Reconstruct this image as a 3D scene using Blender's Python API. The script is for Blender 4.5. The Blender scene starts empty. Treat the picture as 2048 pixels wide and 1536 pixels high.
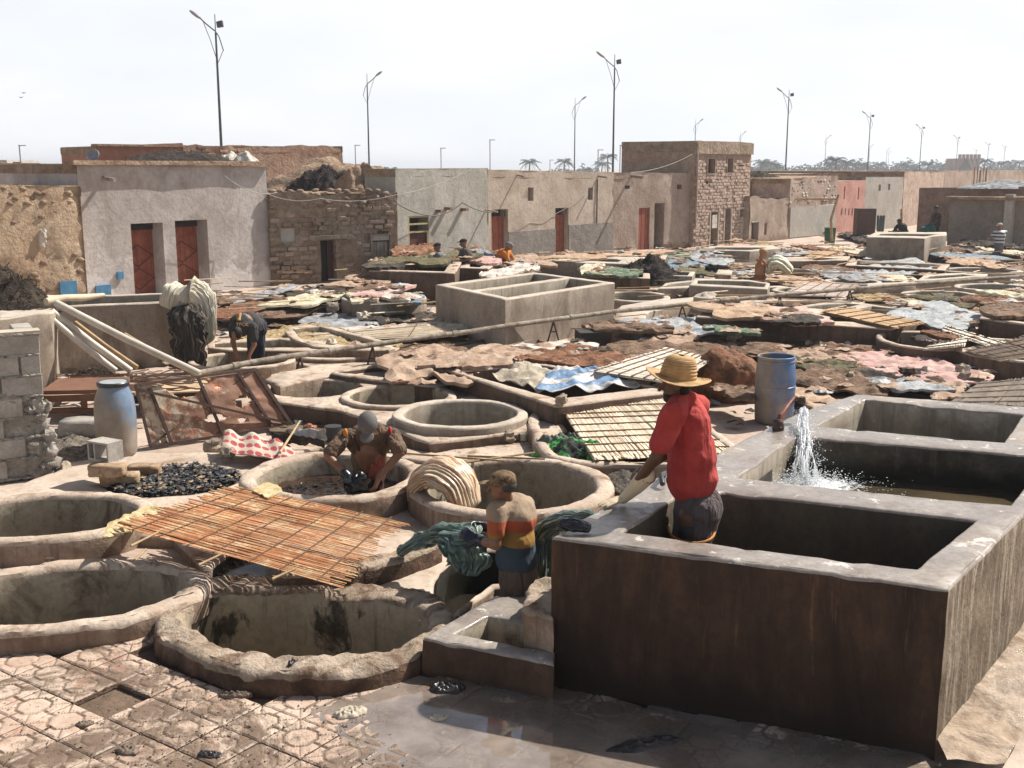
import bpy, bmesh, math, random
from mathutils import Vector, Matrix, noise, geometry
C = bpy.context.scene.collection
SC = bpy.context.scene
rad = math.radians

# ------------------------------------------------------------------ camera
F = 2200.0; CAM_H = 3.3; PITCH = math.atan((768 - 335) / F)
cd = bpy.data.cameras.new('camera'); cam = bpy.data.objects.new('camera', cd); C.objects.link(cam)
cam.location = (0, 0, CAM_H); cam.rotation_euler = (math.pi / 2 - PITCH, 0, 0)
cd.sensor_width = 36; cd.lens = F / 2048 * 36; cd.clip_start = 0.05; cd.clip_end = 6000
SC.camera = cam
# ------------------------------------------------------------------ light
SUN_AZ, SUN_EL = rad(33), rad(48)          # azimuth measured from +X towards +Y
sdir = Vector((math.cos(SUN_AZ) * math.cos(SUN_EL), math.sin(SUN_AZ) * math.cos(SUN_EL), math.sin(SUN_EL)))
ld = bpy.data.lights.new('sun', 'SUN'); ld.energy = 5.0; ld.angle = rad(0.53); ld.color = (1.0, 0.945, 0.86)
sun = bpy.data.objects.new('sun', ld); C.objects.link(sun)
sun.rotation_euler = (-sdir).to_track_quat('-Z', 'Y').to_euler(); sun.location = (0, 0, 60)
W = bpy.data.worlds.new("World"); SC.world = W; W.use_nodes = True
wn = W.node_tree; wn.nodes.clear()
_o = wn.nodes.new('ShaderNodeOutputWorld'); _b = wn.nodes.new('ShaderNodeBackground')
_s = wn.nodes.new('ShaderNodeTexSky'); _s.sky_type = 'NISHITA'; _s.sun_disc = False
_s.sun_elevation = SUN_EL; _s.sun_rotation = math.pi / 2 - SUN_AZ; _s.air_density = 1.3; _s.dust_density = 4.0; _s.ozone_density = 1.0
# thin bright haze layer: strongest at the horizon, thinning with height, with faint cloud texture
_tc = wn.nodes.new('ShaderNodeTexCoord'); _sx = wn.nodes.new('ShaderNodeSeparateXYZ')
wn.links.new(_tc.outputs['Generated'], _sx.inputs[0])
_mr = wn.nodes.new('ShaderNodeMapRange'); _mr.interpolation_type = 'SMOOTHSTEP'
_mr.inputs[1].default_value = 0.14; _mr.inputs[2].default_value = 0.42; _mr.inputs[3].default_value = 1.0; _mr.inputs[4].default_value = 0.04
wn.links.new(_sx.outputs[2], _mr.inputs[0])
_mp = wn.nodes.new('ShaderNodeMapping'); _mp.inputs['Scale'].default_value = (2.2, 2.2, 7)
wn.links.new(_tc.outputs['Generated'], _mp.inputs[0])
_nz = wn.nodes.new('ShaderNodeTexNoise'); _nz.inputs['Scale'].default_value = 1.6; _nz.inputs['Detail'].default_value = 6
wn.links.new(_mp.outputs[0], _nz.inputs[0])
_hz = wn.nodes.new('ShaderNodeMix'); _hz.data_type = 'RGBA'
_hz.inputs[6].default_value = (12.4, 12.9, 13.7, 1); _hz.inputs[7].default_value = (13.8, 13.95, 14.1, 1)
_r2 = wn.nodes.new('ShaderNodeMapRange'); _r2.inputs[1].default_value = .38; _r2.inputs[2].default_value = .62
wn.links.new(_nz.outputs[0], _r2.inputs[0]); wn.links.new(_r2.outputs[0], _hz.inputs[0])
_mx = wn.nodes.new('ShaderNodeMix'); _mx.data_type = 'RGBA'
wn.links.new(_mr.outputs[0], _mx.inputs[0]); wn.links.new(_s.outputs[0], _mx.inputs[6]); wn.links.new(_hz.outputs[2], _mx.inputs[7])
wn.links.new(_mx.outputs[2], _b.inputs[0]); _b.inputs[1].default_value = 0.05
wn.links.new(_b.outputs[0], _o.inputs[0])
SC.view_settings.view_transform = 'Standard'; SC.view_settings.look = 'None'
SC.view_settings.exposure = 0.58; SC.view_settings.gamma = 1.0; SC.view_settings.use_curve_mapping = False
SC.render.engine = 'CYCLES'; SC.cycles.max_bounces = 5; SC.cycles.diffuse_bounces = 3; SC.cycles.glossy_bounces = 2
SC.cycles.transmission_bounces = 3; SC.cycles.volume_bounces = 0; SC.cycles.transparent_max_bounces = 8
SC.cycles.use_denoising = True; SC.cycles.caustics_reflective = False; SC.cycles.caustics_refractive = False

# ------------------------------------------------------------------ survey helpers (photo pixel -> place)
def _ray(px, py):
    x = (px - 1024) / F; y = -(py - 768) / F
    return Vector((x, math.cos(PITCH) + y * math.sin(PITCH), -math.sin(PITCH) + y * math.cos(PITCH)))
def G(px, py, z=0.0):
    d = _ray(px, py); t = (z - CAM_H) / d.z
    return Vector((d.x * t, d.y * t, z))
def Wp(px, py, Y):
    d = _ray(px, py); t = Y / d.y
    return Vector((d.x * t, Y, CAM_H + d.z * t))
def GL(pts, z=0.0): return [G(a, b, z) for a, b in pts]
def ell(cx, cy, rx, ry, z, n=56, rot=0):
    """round vat: its centre and half width seen in the photo, placed as a true ring lying at height z"""
    a = G(cx - rx, cy, z); b = G(cx + rx, cy, z); f = G(cx, cy + ry, z); k = G(cx, cy - ry, z)
    c = (f + k) / 2; R = (b - a).length / 2; D = (k - f).length / 2
    return [Vector((c.x + R * math.cos(2 * math.pi * i / n), c.y + D * math.sin(2 * math.pi * i / n), z)) for i in range(n)]

# ------------------------------------------------------------------ materials
class N:
    def __init__(s, m):
        m.use_nodes = True; s.t = m.node_tree; s.t.nodes.clear()
        s.out = s.t.nodes.new('ShaderNodeOutputMaterial'); s.b = s.t.nodes.new('ShaderNodeBsdfPrincipled')
        s.t.links.new(s.b.outputs[0], s.out.inputs[0])
    def n(s, ty, **k):
        x = s.t.nodes.new('ShaderNode' + ty)
        for a, v in k.items(): setattr(x, a, v)
        return x
    def l(s, a, b): s.t.links.new(a, b)
    def pos(s, scale=(1, 1, 1), coord='Object', rot=(0, 0, 0)):
        tc = s.n('TexCoord'); mp = s.n('Mapping'); mp.inputs['Scale'].default_value = scale; mp.inputs['Rotation'].default_value = rot
        if coord == 'World': g = s.n('NewGeometry'); s.l(g.outputs['Position'], mp.inputs[0])
        else: s.l(tc.outputs[coord], mp.inputs[0])
        return mp.outputs[0]
    def noise(s, co, sc, det=5, rough=.6, dist=0):
        x = s.n('TexNoise'); s.l(co, x.inputs[0]); x.inputs['Scale'].default_value = sc; x.inputs['Detail'].default_value = det
        x.inputs['Roughness'].default_value = rough; x.inputs['Distortion'].default_value = dist
        return x.outputs[0]
    def rng(s, v, a, b, c=0., d=1.):
        x = s.n('MapRange'); s.l(v, x.inputs[0])
        for i, q in enumerate((a, b, c, d)): x.inputs[i + 1].default_value = q
        return x.outputs[0]
    def mix(s, f, a, b, bt='MIX'):
        x = s.n('Mix'); x.data_type = 'RGBA'; x.blend_type = bt
        for v, i in ((f, 0), (a, 6), (b, 7)):
            if isinstance(v, (int, float)): x.inputs[i].default_value = v
            elif isinstance(v, tuple): x.inputs[i].default_value = (*v, 1) if len(v) == 3 else v
            else: s.l(v, x.inputs[i])
        return x.outputs[2]
    def math(s, op, a, b=0.):
        x = s.n('Math'); x.operation = op
        for i, v in enumerate((a, b)):
            if isinstance(v, (int, float)): x.inputs[i].default_value = v
            else: s.l(v, x.inputs[i])
        return x.outputs[0]
    def bump(s, h, st=.4, dist=.02, prev=None):
        x = s.n('Bump'); x.inputs['Strength'].default_value = st; x.inputs['Distance'].default_value = dist
        s.l(h, x.inputs['Height'])
        if prev: s.l(prev, x.inputs['Normal'])
        return x.outputs[0]

MATS = {}
def surf(name, a, b, c=None, scale=1.0, cr=(.45, .7), streak=None, sr=(.48, .68), fine=.32, bump=.35, bs=30, bd=.01,
         rough=.85, wet=None, coord='World', crack=0, dark_low=None, rot=0, spec=.3, vs=1):
    """weathered solid: patches of a and b, blotches of c, vertical streaks, fine mottling, relief"""
    if name in MATS: return MATS[name]
    m = bpy.data.materials.new(name); k = N(m); co = k.pos(coord=coord)
    cv = k.pos((1, 1, vs), coord); n1 = k.noise(cv, scale, 6, .62, .3); col = k.mix(k.rng(n1, .41, .59), a, b)
    if c:
        n2 = k.noise(k.pos((1, 1, vs), coord, (1, 2, .5) if vs == 1 else (0, 0, .5)), scale * 1.7, 7, .68, .5); col = k.mix(k.rng(n2, cr[0], cr[1]), col, c)
    if streak:
        sv = k.noise(k.pos((9, 9, .55), coord), 1.0 * max(scale, .6), 5, .7, .2); col = k.mix(k.rng(sv, sr[0], sr[1], 0, .85), col, streak)
    n3 = k.noise(co, bs * .6, 5, .7)
    d = tuple(max(0, x * .55) for x in a)
    col = k.mix(k.rng(n3, .42, .75, 0, fine * 2), col, d)
    k.l(col, k.b.inputs['Base Color'])
    h = k.math('ADD', k.noise(co, bs, 6, .7), k.math('MULTIPLY', k.noise(co, bs * .18, 4, .6), 1.5))
    nb = k.bump(h, bump, bd)
    if crack:
        v = k.n('TexVoronoi'); v.feature = 'DISTANCE_TO_EDGE'; v.inputs['Scale'].default_value = crack
        wv = k.n('VectorMath'); wv.operation = 'ADD'; nn = k.n('TexNoise'); nn.inputs['Scale'].default_value = 4; k.l(co, nn.inputs[0])
        k.l(co, wv.inputs[0]); k.l(nn.outputs['Color'], wv.inputs[1]); k.l(wv.outputs[0], v.inputs[0])
        cm = k.rng(v.outputs[0], 0, .012, 1, 0)
        nb = k.bump(k.rng(v.outputs[0], 0, .02), .5, .008, nb)
    k.l(nb, k.b.inputs['Normal'])
    if wet:
        wm = k.rng(k.noise(co, wet[0], 4, .6), wet[1], wet[1] + .06, rough, wet[2]); k.l(wm, k.b.inputs['Roughness'])
    else: k.b.inputs['Roughness'].default_value = rough
    k.b.inputs['Specular IOR Level'].default_value = spec
    MATS[name] = m; return m
def plain(name, col, rough=.7, metal=0, var=.3, scale=6, bump=.1, bs=40, coord='Object', spec=.4):
    if name in MATS: return MATS[name]
    m = bpy.data.materials.new(name); k = N(m); co = k.pos(coord=coord)
    n = k.noise(co, scale, 6, .65); dk = tuple(x * (1 - var) for x in col); lt = tuple(min(1, x * (1 + var * .6)) for x in col)
    k.l(k.mix(k.rng(n, .3, .7), dk, lt), k.b.inputs['Base Color'])
    k.l(k.bump(k.noise(co, bs, 4, .6), bump, .01), k.b.inputs['Normal'])
    k.b.inputs['Roughness'].default_value = rough; k.b.inputs['Metallic'].default_value = metal
    k.b.inputs['Specular IOR Level'].default_value = spec
    MATS[name] = m; return m

# ------------------------------------------------------------------ object helpers
def mesh(name, vs, fs, mats=None, mi=None, smooth=None):
    me = bpy.data.meshes.new(name); me.from_pydata([tuple(v) for v in vs], [], fs)
    if mats is not None:
        for m in (mats if isinstance(mats, (list, tuple)) else [mats]): me.materials.append(m)
    if mi: me.polygons.foreach_set('material_index', mi)
    if smooth is not None:
        me.polygons.foreach_set('use_smooth', [True] * len(me.polygons)); me.update()
        if smooth < 180: me.set_sharp_from_angle(angle=rad(smooth))
    me.update(); return me
def link(name, me, parent=None, loc=None, mat=None):
    o = bpy.data.objects.new(name, me); C.objects.link(o)
    if parent: o.parent = parent
    if loc is not None: o.location = loc
    if mat is not None: o.matrix_basis = mat
    return o
def tag(o, label=None, cat=None, group=None, kind=None):
    if label: o['label'] = label
    if cat: o['category'] = cat
    if group: o['group'] = group
    if kind: o['kind'] = kind
    return o
def thing(name, label, cat, loc=(0, 0, 0), rz=0, group=None):
    o = bpy.data.objects.new(name, None); o.empty_display_size = .1; C.objects.link(o); o.location = loc; o.rotation_euler = (0, 0, rz)
    return tag(o, label, cat, group)
def copy_tree(o, parent=None):
    c = o.copy(); C.objects.link(c); c.parent = parent
    for ch in o.children: copy_tree(ch, c)
    return c
class MB:
    """collects simple solids, links them as one mesh"""
    def __init__(s): s.v = []; s.f = []; s.mi = []
    def add(s, vs, fs, mi=0):
        b = len(s.v); s.v += [Vector(v) for v in vs]; s.f += [tuple(i + b for i in f) for f in fs]; s.mi += [mi] * len(fs); return s
    def box(s, c, d, rz=0, mi=0, R=None, jit=0):
        R = R or Matrix.Rotation(rz, 3, 'Z'); c = Vector(c); vs = []
        for x in (-1, 1):
            for y in (-1, 1):
                for z in (-1, 1): vs.append(c + R @ Vector((x * d[0] / 2, y * d[1] / 2, z * d[2] / 2)) + (Vector([random.uniform(-jit, jit) for _ in 'abc']) if jit else Vector()))
        return s.add(vs, [(0, 1, 3, 2), (4, 6, 7, 5), (0, 4, 5, 1), (2, 3, 7, 6), (0, 2, 6, 4), (1, 5, 7, 3)], mi)
    def tube(s, pts, r, n=8, mi=0, cap=True):
        pts = [Vector(p) for p in pts]; rs = r if isinstance(r, (list, tuple)) else [r] * len(pts)
        up = None; vs = []; fs = []
        for i, p in enumerate(pts):
            d = (pts[min(i + 1, len(pts) - 1)] - pts[max(i - 1, 0)]); d = d.normalized() if d.length > 1e-9 else Vector((0, 0, 1))
            if up is None: up = Vector((0, 0, 1)) if abs(d.z) < .9 else Vector((1, 0, 0))
            a = d.cross(up); a = a.normalized() if a.length > 1e-6 else d.orthogonal().normalized(); b = a.cross(d).normalized(); up = b
            for k in range(n):
                t = 2 * math.pi * k / n; vs.append(p + (a * math.cos(t) + b * math.sin(t)) * rs[i])
        for i in range(len(pts) - 1):
            for k in range(n): fs.append((i * n + k, i * n + (k + 1) % n, (i + 1) * n + (k + 1) % n, (i + 1) * n + k))
        if cap: fs.append(tuple(range(n - 1, -1, -1))); fs.append(tuple((len(pts) - 1) * n + k for k in range(n)))
        return s.add(vs, fs, mi)
    def lathe(s, prof, n=32, c=(0, 0, 0), mi=0, R=None):
        c = Vector(c); vs = []; fs = []
        for r, z in prof:
            for k in range(n):
                t = 2 * math.pi * k / n; v = Vector((r * math.cos(t), r * math.sin(t), z)); vs.append(c + (R @ v if R else v))
        for i in range(len(prof) - 1):
            for k in range(n): fs.append((i * n + k, i * n + (k + 1) % n, (i + 1) * n + (k + 1) % n, (i + 1) * n + k))
        fs.append(tuple(range(n - 1, -1, -1))); fs.append(tuple((len(prof) - 1) * n + k for k in range(n)))
        return s.add(vs, fs, mi)
    def ball(s, c, r, n=10, m=7, mi=0, R=None, amp=0, seed=0):
        c = Vector(c); r = Vector(r) if not isinstance(r, (int, float)) else Vector((r, r, r)); vs = []; fs = []
        for i in range(m + 1):
            ph = math.pi * i / m
            for k in range(n):
                t = 2 * math.pi * k / n; u = Vector((math.sin(ph) * math.cos(t), math.sin(ph) * math.sin(t), math.cos(ph)))
                q = 1 + (amp * noise.noise(u * 2.1 + Vector((seed, seed * .7, 0))) if amp else 0)
                v = Vector((u.x * r.x, u.y * r.y, u.z * r.z)) * q; vs.append(c + (R @ v if R else v))
        for i in range(m):
            for k in range(n): fs.append((i * n + k, (i + 1) * n + k, (i + 1) * n + (k + 1) % n, i * n + (k + 1) % n))
        return s.add(vs, fs, mi)
    def build(s, name, mats, parent=None, loc=None, smooth=None):
        v = s.v
        if loc is not None and parent is None: v = [p - Vector(loc) for p in v]
        me = mesh(name, v, s.f, mats, s.mi, smooth); return link(name, me, parent, loc)
def resample(loop, step):
    out = []; n = len(loop)
    for i in range(n):
        a = Vector(loop[i]); b = Vector(loop[(i + 1) % n]); k = max(1, int(round((b - a).length / step)))
        out += [a.lerp(b, j / k) for j in range(k)]
    return out
def area2(l): return sum(l[i].x * l[(i + 1) % len(l)].y - l[(i + 1) % len(l)].x * l[i].y for i in range(len(l))) / 2
def ccw(l):
    l = [Vector(p) for p in l]; return l if area2(l) > 0 else l[::-1]
def offset(loop, d):
    """move a ccw loop outwards by d"""
    n = len(loop); out = []
    for i in range(n):
        a, b, c = loop[i - 1], loop[i], loop[(i + 1) % n]
        e1 = (b - a); e2 = (c - b); n1 = Vector((e1.y, -e1.x, 0)); n2 = Vector((e2.y, -e2.x, 0))
        n1 = n1.normalized() if n1.length > 1e-9 else Vector(); n2 = n2.normalized() if n2.length > 1e-9 else n1
        m = n1 + n2; L = m.length
        m = m / L if L > 1e-6 else n1; k = 1 / max(.5, m.dot(n1) if n1.length else 1)
        out.append(b + m * d * k)
    return out
def inside(p, loop):
    c = False; n = len(loop)
    for i in range(n):
        a, b = loop[i], loop[(i + 1) % n]
        if (a.y > p.y) != (b.y > p.y) and p.x < (b.x - a.x) * (p.y - a.y) / (b.y - a.y) + a.x: c = not c
    return c
def cdt(outer, holes, grid=None, jit=.3, extra=None):
    """triangulate a plane region with holes -> (points2d, tris)"""
    pts = []; edges = []
    for lp in [outer] + holes:
        b = len(pts); pts += [Vector((p.x, p.y)) for p in lp]; edges += [(b + i, b + (i + 1) % len(lp)) for i in range(len(lp))]
    if grid:
        x0 = min(p.x for p in outer); x1 = max(p.x for p in outer); y0 = min(p.y for p in outer); y1 = max(p.y for p in outer)
        nx = int((x1 - x0) / grid); ny = int((y1 - y0) / grid)
        if nx * ny < 60000:
            for i in range(1, nx + 1):
                for j in range(1, ny + 1):
                    p = Vector((x0 + grid * (i + random.uniform(-jit, jit)), y0 + grid * (j + random.uniform(-jit, jit))))
                    if inside(p, outer) and not any(inside(p, h) for h in holes): pts.append(p)
    if extra: pts += extra
    r = geometry.delaunay_2d_cdt(pts, edges, [], 0, 1e-5)
    P, T = r[0], r[2]; keep = []
    for t in T:
        c = sum((P[i] for i in t), Vector((0, 0))) / len(t)
        if inside(c, outer) and not any(inside(c, h) for h in holes):
            a, b, d = P[t[0]], P[t[1]], P[t[2]]
            if (b - a).cross(d - a) < 0: t = t[::-1]
            keep.append(tuple(t))
    return P, keep
def nz(p, s, seed=0):
    return noise.noise(Vector((p[0] * s + seed * 7.3, p[1] * s - seed * 3.1, p[2] * s + seed)))
HOLES = []      # openings to leave in the ground sheet
def basin(name, outer, holes, z, zb, depth, bev=.02, amp=.01, mats=None, step=.1, grid=None, parent=None, sink=True, hstep=None,
          floors=True, zs=.12, tilt=None, chip=0.0):
    """masonry block: outer loop, inner openings, rounded worn edges, walls down to zb, cells down to z-depth
       materials: 0 top, 1 outside wall, 2 inside wall, 3 floor"""
    outer = resample(ccw(outer), step); holes = [resample(ccw(h), hstep or step) for h in holes]
    seed = random.random() * 50
    def wob(p, a=amp): 
        return Vector((nz(p, 2.2, seed) * a * 1.6 + nz(p, 9, seed) * a * .6, nz(p, 2.2, seed + 3) * a * 1.6 + nz(p, 9, seed + 5) * a * .6, nz(p, 3, seed + 9) * a * .8 + nz(p, 12, seed + 2) * a * .5)) + Vector((nz(p, 27, seed), nz(p, 27, seed + 3), nz(p, 31, seed + 5))) * a * .35
    V = []; Fc = []; MI = []
    ot = offset(outer, -bev); ht = [offset(h, bev) for h in holes]
    P, T = cdt(ot, ht, grid); b0 = 0
    V += [Vector((p.x, p.y, z)) for p in P]; Fc += T; MI += [0] * len(T)
    def wall(top, edge, lo, mi, flip):
        n = len(edge); zt = z; lv = max(2, int(abs(zt - bev - lo) / zs)); rows = []
        rows.append([Vector((p.x, p.y, z)) for p in top])
        mid = [Vector(((a.x + b.x * 2) / 3, (a.y + b.y * 2) / 3, z - bev * .3)) for a, b in zip(top, edge)]
        rows.append(mid); rows.append([Vector((p.x, p.y, z - bev)) for p in edge])
        for i in range(1, lv + 1): rows.append([Vector((p.x, p.y, z - bev + (lo - z + bev) * i / lv)) for p in edge])
        b = len(V)
        for r_ in rows: V.extend(r_)
        for r_ in range(len(rows) - 1):
            for i in range(n):
                q = (b + r_ * n + i, b + r_ * n + (i + 1) % n, b + (r_ + 1) * n + (i + 1) % n, b + (r_ + 1) * n + i)
                Fc.append(q[::-1] if flip else q); MI.append(0 if r_ < 2 else mi)
        return b + (len(rows) - 1) * n
    wall(ot, outer, zb, 1, True)
    for h, t in zip(holes, ht):
        b = wall(t, h, z - depth, 2, False); n = len(h)
        if floors: Fc.append(tuple(b + i for i in range(n))); MI.append(3)
        if sink and z - depth < 0.0: HOLES.append(resample(offset(ccw(h), bev + .012), max(step * 2, .2)))
    cc = sum(outer, Vector()) / len(outer)
    out = []
    for p in V:
        q = p + wob(p)
        if chip and p.z > z - bev * 1.5:
            c = nz(p, 5, seed + 20); c2 = nz(p, 17, seed + 21)
            q.z -= chip * max(0, c * 1.6 + c2 * .5 - .25)
        if tilt: q.z += tilt[0] * (p.x - cc.x) + tilt[1] * (p.y - cc.y)
        out.append(q)
    bm = bmesh.new(); vv = [bm.verts.new(p) for p in out]
    for f, m in zip(Fc, MI):
        try: ff = bm.faces.new([vv[i] for i in f]); ff.material_index = m; ff.smooth = True
        except ValueError: pass
    bmesh.ops.remove_doubles(bm, verts=bm.verts, dist=.0008)
    me = bpy.data.meshes.new(name); bm.to_mesh(me); bm.free()
    for m in mats: me.materials.append(m)
    me.set_sharp_from_angle(angle=rad(48))
    return link(name, me, parent)
def surface(name, loop, z, mat, grid=.1, fn=None, parent=None, thick=0, amp=0.01, smooth=60):
    """a sheet of any outline with relief fn(p)->dz"""
    lp = resample(ccw(loop), grid); P, T = cdt(lp, [], grid)
    f = fn or (lambda p: amp * nz(p, 4, 1))
    zz = (lambda p: z(p)) if callable(z) else (lambda p: z)
    V = [Vector((p.x, p.y, zz(p) + f(Vector((p.x, p.y, 0))))) for p in P]; Fs = list(T)
    if thick:
        n = len(lp); b = len(V); V += [v - Vector((0, 0, thick)) for v in V]; m = len(P)
        Fs += [tuple(reversed([i + m for i in t])) for t in T]
        cnt = {}
        for t in T:
            for i in range(3):
                e = (t[i], t[(i + 1) % 3]); cnt[e] = 1
        for (a, c) in list(cnt):
            if (c, a) not in cnt: Fs.append((c, a, a + m, c + m))
    me = mesh(name, V, Fs, mat, smooth=smooth); return link(name, me, parent)
def blob(name, prims, mat, parent=None, vox=.012, sm=4, loc=None, disp=None):
    """one continuous organic surface from tapered capsules and ellipsoids.
       ('c', p0, p1, r0, r1) or ('e', centre, radii, rotation)"""
    mb = MB()
    for p in prims:
        if p[0] == 'c':
            a, b, r0, r1 = Vector(p[1]), Vector(p[2]), p[3], p[4]; k = 5
            d = (b - a); L = d.length; d = d / L if L > 1e-9 else Vector((0, 0, 1)); pts = []; rs = []
            for i in range(5): t = math.pi / 2 * i / 5; pts.append(a - d * r0 * math.cos(t)); rs.append(max(.0006, r0 * math.sin(t)))
            for i in range(k + 1): pts.append(a + d * L * i / k); rs.append(r0 + (r1 - r0) * i / k)
            for i in range(4, -1, -1): t = math.pi / 2 * i / 5; pts.append(b + d * r1 * math.cos(t)); rs.append(max(.0006, r1 * math.sin(t)))
            mb.tube(pts, rs, 12)
        else:
            mb.ball(p[1], p[2], 16, 12, R=(p[3] if len(p) > 3 else None))
    o = mb.build(name, mat, parent, loc)
    r = o.modifiers.new('skin', 'REMESH'); r.mode = 'VOXEL'; r.voxel_size = vox; r.use_smooth_shade = True
    s = o.modifiers.new('smooth', 'SMOOTH'); s.iterations = sm; s.factor = .5
    if disp:
        tx = bpy.data.textures.get('folds%g' % disp[1]) or bpy.data.textures.new('folds%g' % disp[1], 'CLOUDS'); tx.noise_scale = disp[1]; tx.noise_depth = 2
        dm = o.modifiers.new('folds', 'DISPLACE'); dm.texture = tx; dm.strength = disp[0]; dm.mid_level = .5; dm.texture_coords = 'LOCAL'
    return o
random.seed(11)
# ------------------------------------------------------------------ shared materials
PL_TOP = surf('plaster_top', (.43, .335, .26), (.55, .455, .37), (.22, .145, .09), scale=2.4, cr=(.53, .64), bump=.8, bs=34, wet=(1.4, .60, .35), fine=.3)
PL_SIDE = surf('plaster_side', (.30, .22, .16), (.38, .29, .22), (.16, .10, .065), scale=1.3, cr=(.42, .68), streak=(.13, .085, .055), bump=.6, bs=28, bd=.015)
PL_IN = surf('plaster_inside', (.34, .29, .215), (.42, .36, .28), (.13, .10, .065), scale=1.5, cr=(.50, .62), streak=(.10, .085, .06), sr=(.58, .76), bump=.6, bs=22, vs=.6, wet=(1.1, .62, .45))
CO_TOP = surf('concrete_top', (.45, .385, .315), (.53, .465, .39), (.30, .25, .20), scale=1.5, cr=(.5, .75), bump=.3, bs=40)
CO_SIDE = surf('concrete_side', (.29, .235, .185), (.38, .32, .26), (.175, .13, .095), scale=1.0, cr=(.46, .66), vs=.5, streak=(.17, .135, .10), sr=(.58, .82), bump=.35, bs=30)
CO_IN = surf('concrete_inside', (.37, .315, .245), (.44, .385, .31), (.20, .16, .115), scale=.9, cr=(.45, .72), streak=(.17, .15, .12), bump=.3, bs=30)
WT_TOP = surf('washed_tank_rim', (.24, .205, .18), (.33, .29, .255), (.60, .55, .50), scale=3.2, cr=(.60, .63), bump=.35, bs=36, wet=(1.3, .42, .16), spec=.5)
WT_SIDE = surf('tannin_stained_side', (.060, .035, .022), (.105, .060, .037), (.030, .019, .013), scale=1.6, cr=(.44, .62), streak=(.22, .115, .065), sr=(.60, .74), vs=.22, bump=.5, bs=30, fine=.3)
WT_IN = surf('washed_tank_inside', (.085, .068, .045), (.19, .16, .12), (.03, .024, .017), scale=1.2, cr=(.38, .62), streak=(.17, .145, .105), sr=(.55, .8), bump=.3, bs=30, wet=(1.5, .5, .35))
DK_SIDE = surf('dark_brown_side', (.13, .085, .06), (.19, .13, .095), (.07, .045, .03), scale=1.0, streak=(.06, .04, .028), bump=.35, bs=28)
ADOBE_RIM = surf('crumbling_adobe_rim', (.38, .30, .22), (.47, .38, .30), (.15, .09, .055), scale=3.0, cr=(.47, .62), bump=1.0, bs=24, bd=.03, wet=(2, .6, .5))
ADOBE_SIDE = surf('wet_adobe_side', (.10, .058, .036), (.19, .115, .075), (.05, .028, .018), scale=3.5, cr=(.4, .65), bump=1.0, bs=16, bd=.03, wet=(2.2, .5, .3))
FLOOR_W = plain('vat_bottom_sludge', (.10, .075, .05), rough=.35, coord='World', bump=.3, bs=9)
GROUNDM = surf('dusty_pink_ground', (.44, .34, .275), (.52, .42, .35), (.26, .185, .135), scale=.55, cr=(.50, .72), bump=.35, bs=14, bd=.02, fine=.3)
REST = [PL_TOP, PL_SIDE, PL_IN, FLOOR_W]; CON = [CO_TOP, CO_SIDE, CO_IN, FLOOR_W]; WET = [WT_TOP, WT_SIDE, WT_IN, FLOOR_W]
# water line, darker tank foot and damp marks
def low_tint(m, z0, z1, col, amp=.25, sc=2.2):
    k = m.node_tree; bs = [n for n in k.nodes if n.type == 'BSDF_PRINCIPLED'][0]; src = bs.inputs['Base Color'].links[0].from_socket
    g = k.nodes.new('ShaderNodeNewGeometry'); sx = k.nodes.new('ShaderNodeSeparateXYZ'); k.links.new(g.outputs['Position'], sx.inputs[0])
    nz_ = k.nodes.new('ShaderNodeTexNoise'); nz_.inputs['Scale'].default_value = sc; nz_.inputs['Detail'].default_value = 6; nz_.inputs['Roughness'].default_value = .7; k.links.new(g.outputs['Position'], nz_.inputs[0])
    m1 = k.nodes.new('ShaderNodeMath'); m1.operation = 'MULTIPLY_ADD'; k.links.new(nz_.outputs[0], m1.inputs[0]); m1.inputs[1].default_value = amp * 4; m1.inputs[2].default_value = -amp * 2
    m2 = k.nodes.new('ShaderNodeMath'); m2.operation = 'ADD'; k.links.new(sx.outputs[2], m2.inputs[0]); k.links.new(m1.outputs[0], m2.inputs[1])
    r = k.nodes.new('ShaderNodeMapRange'); k.links.new(m2.outputs[0], r.inputs[0]); r.inputs[1].default_value = z0; r.inputs[2].default_value = z1; r.inputs[3].default_value = .9; r.inputs[4].default_value = 0
    mx = k.nodes.new('ShaderNodeMix'); mx.data_type = 'RGBA'; k.links.new(r.outputs[0], mx.inputs[0]); k.links.new(src, mx.inputs[6]); mx.inputs[7].default_value = (*col, 1); k.links.new(mx.outputs[2], bs.inputs['Base Color'])
PL_IN_ = PL_IN; low_tint(PL_IN, -.62, -.42, (.05, .042, .03), .5, 1.6)
low_tint(WT_IN, .78, .90, (.012, .011, .008), .10); low_tint(WT_SIDE, .10, .75, (.016, .009, .006), .40, 1.1)  # tank side colour also gets darker towards the bottom
DRK = [PL_TOP, DK_SIDE, PL_IN, FLOOR_W]; ADB = [ADOBE_RIM, ADOBE_SIDE, PL_IN, FLOOR_W]

def water(name, col, alpha=.85, rough=.06, bump=.25, bs=9, dist=.01, murk=None, coord='World'):
    m = bpy.data.materials.new(name); k = N(m); co = k.pos(coord=coord)
    n = k.noise(co, 1.6, 4, .6); k.l(k.mix(k.rng(n, .35, .65), col, murk or tuple(x * 1.6 for x in col)), k.b.inputs['Base Color'])
    k.b.inputs['Roughness'].default_value = rough; k.b.inputs['IOR'].default_value = 1.33; k.b.inputs['Alpha'].default_value = alpha
    k.l(k.bump(k.noise(co, bs, 3, .5), bump, dist), k.b.inputs['Normal']); return m
def pxl(pts, z): return GL(pts, z)

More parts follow.
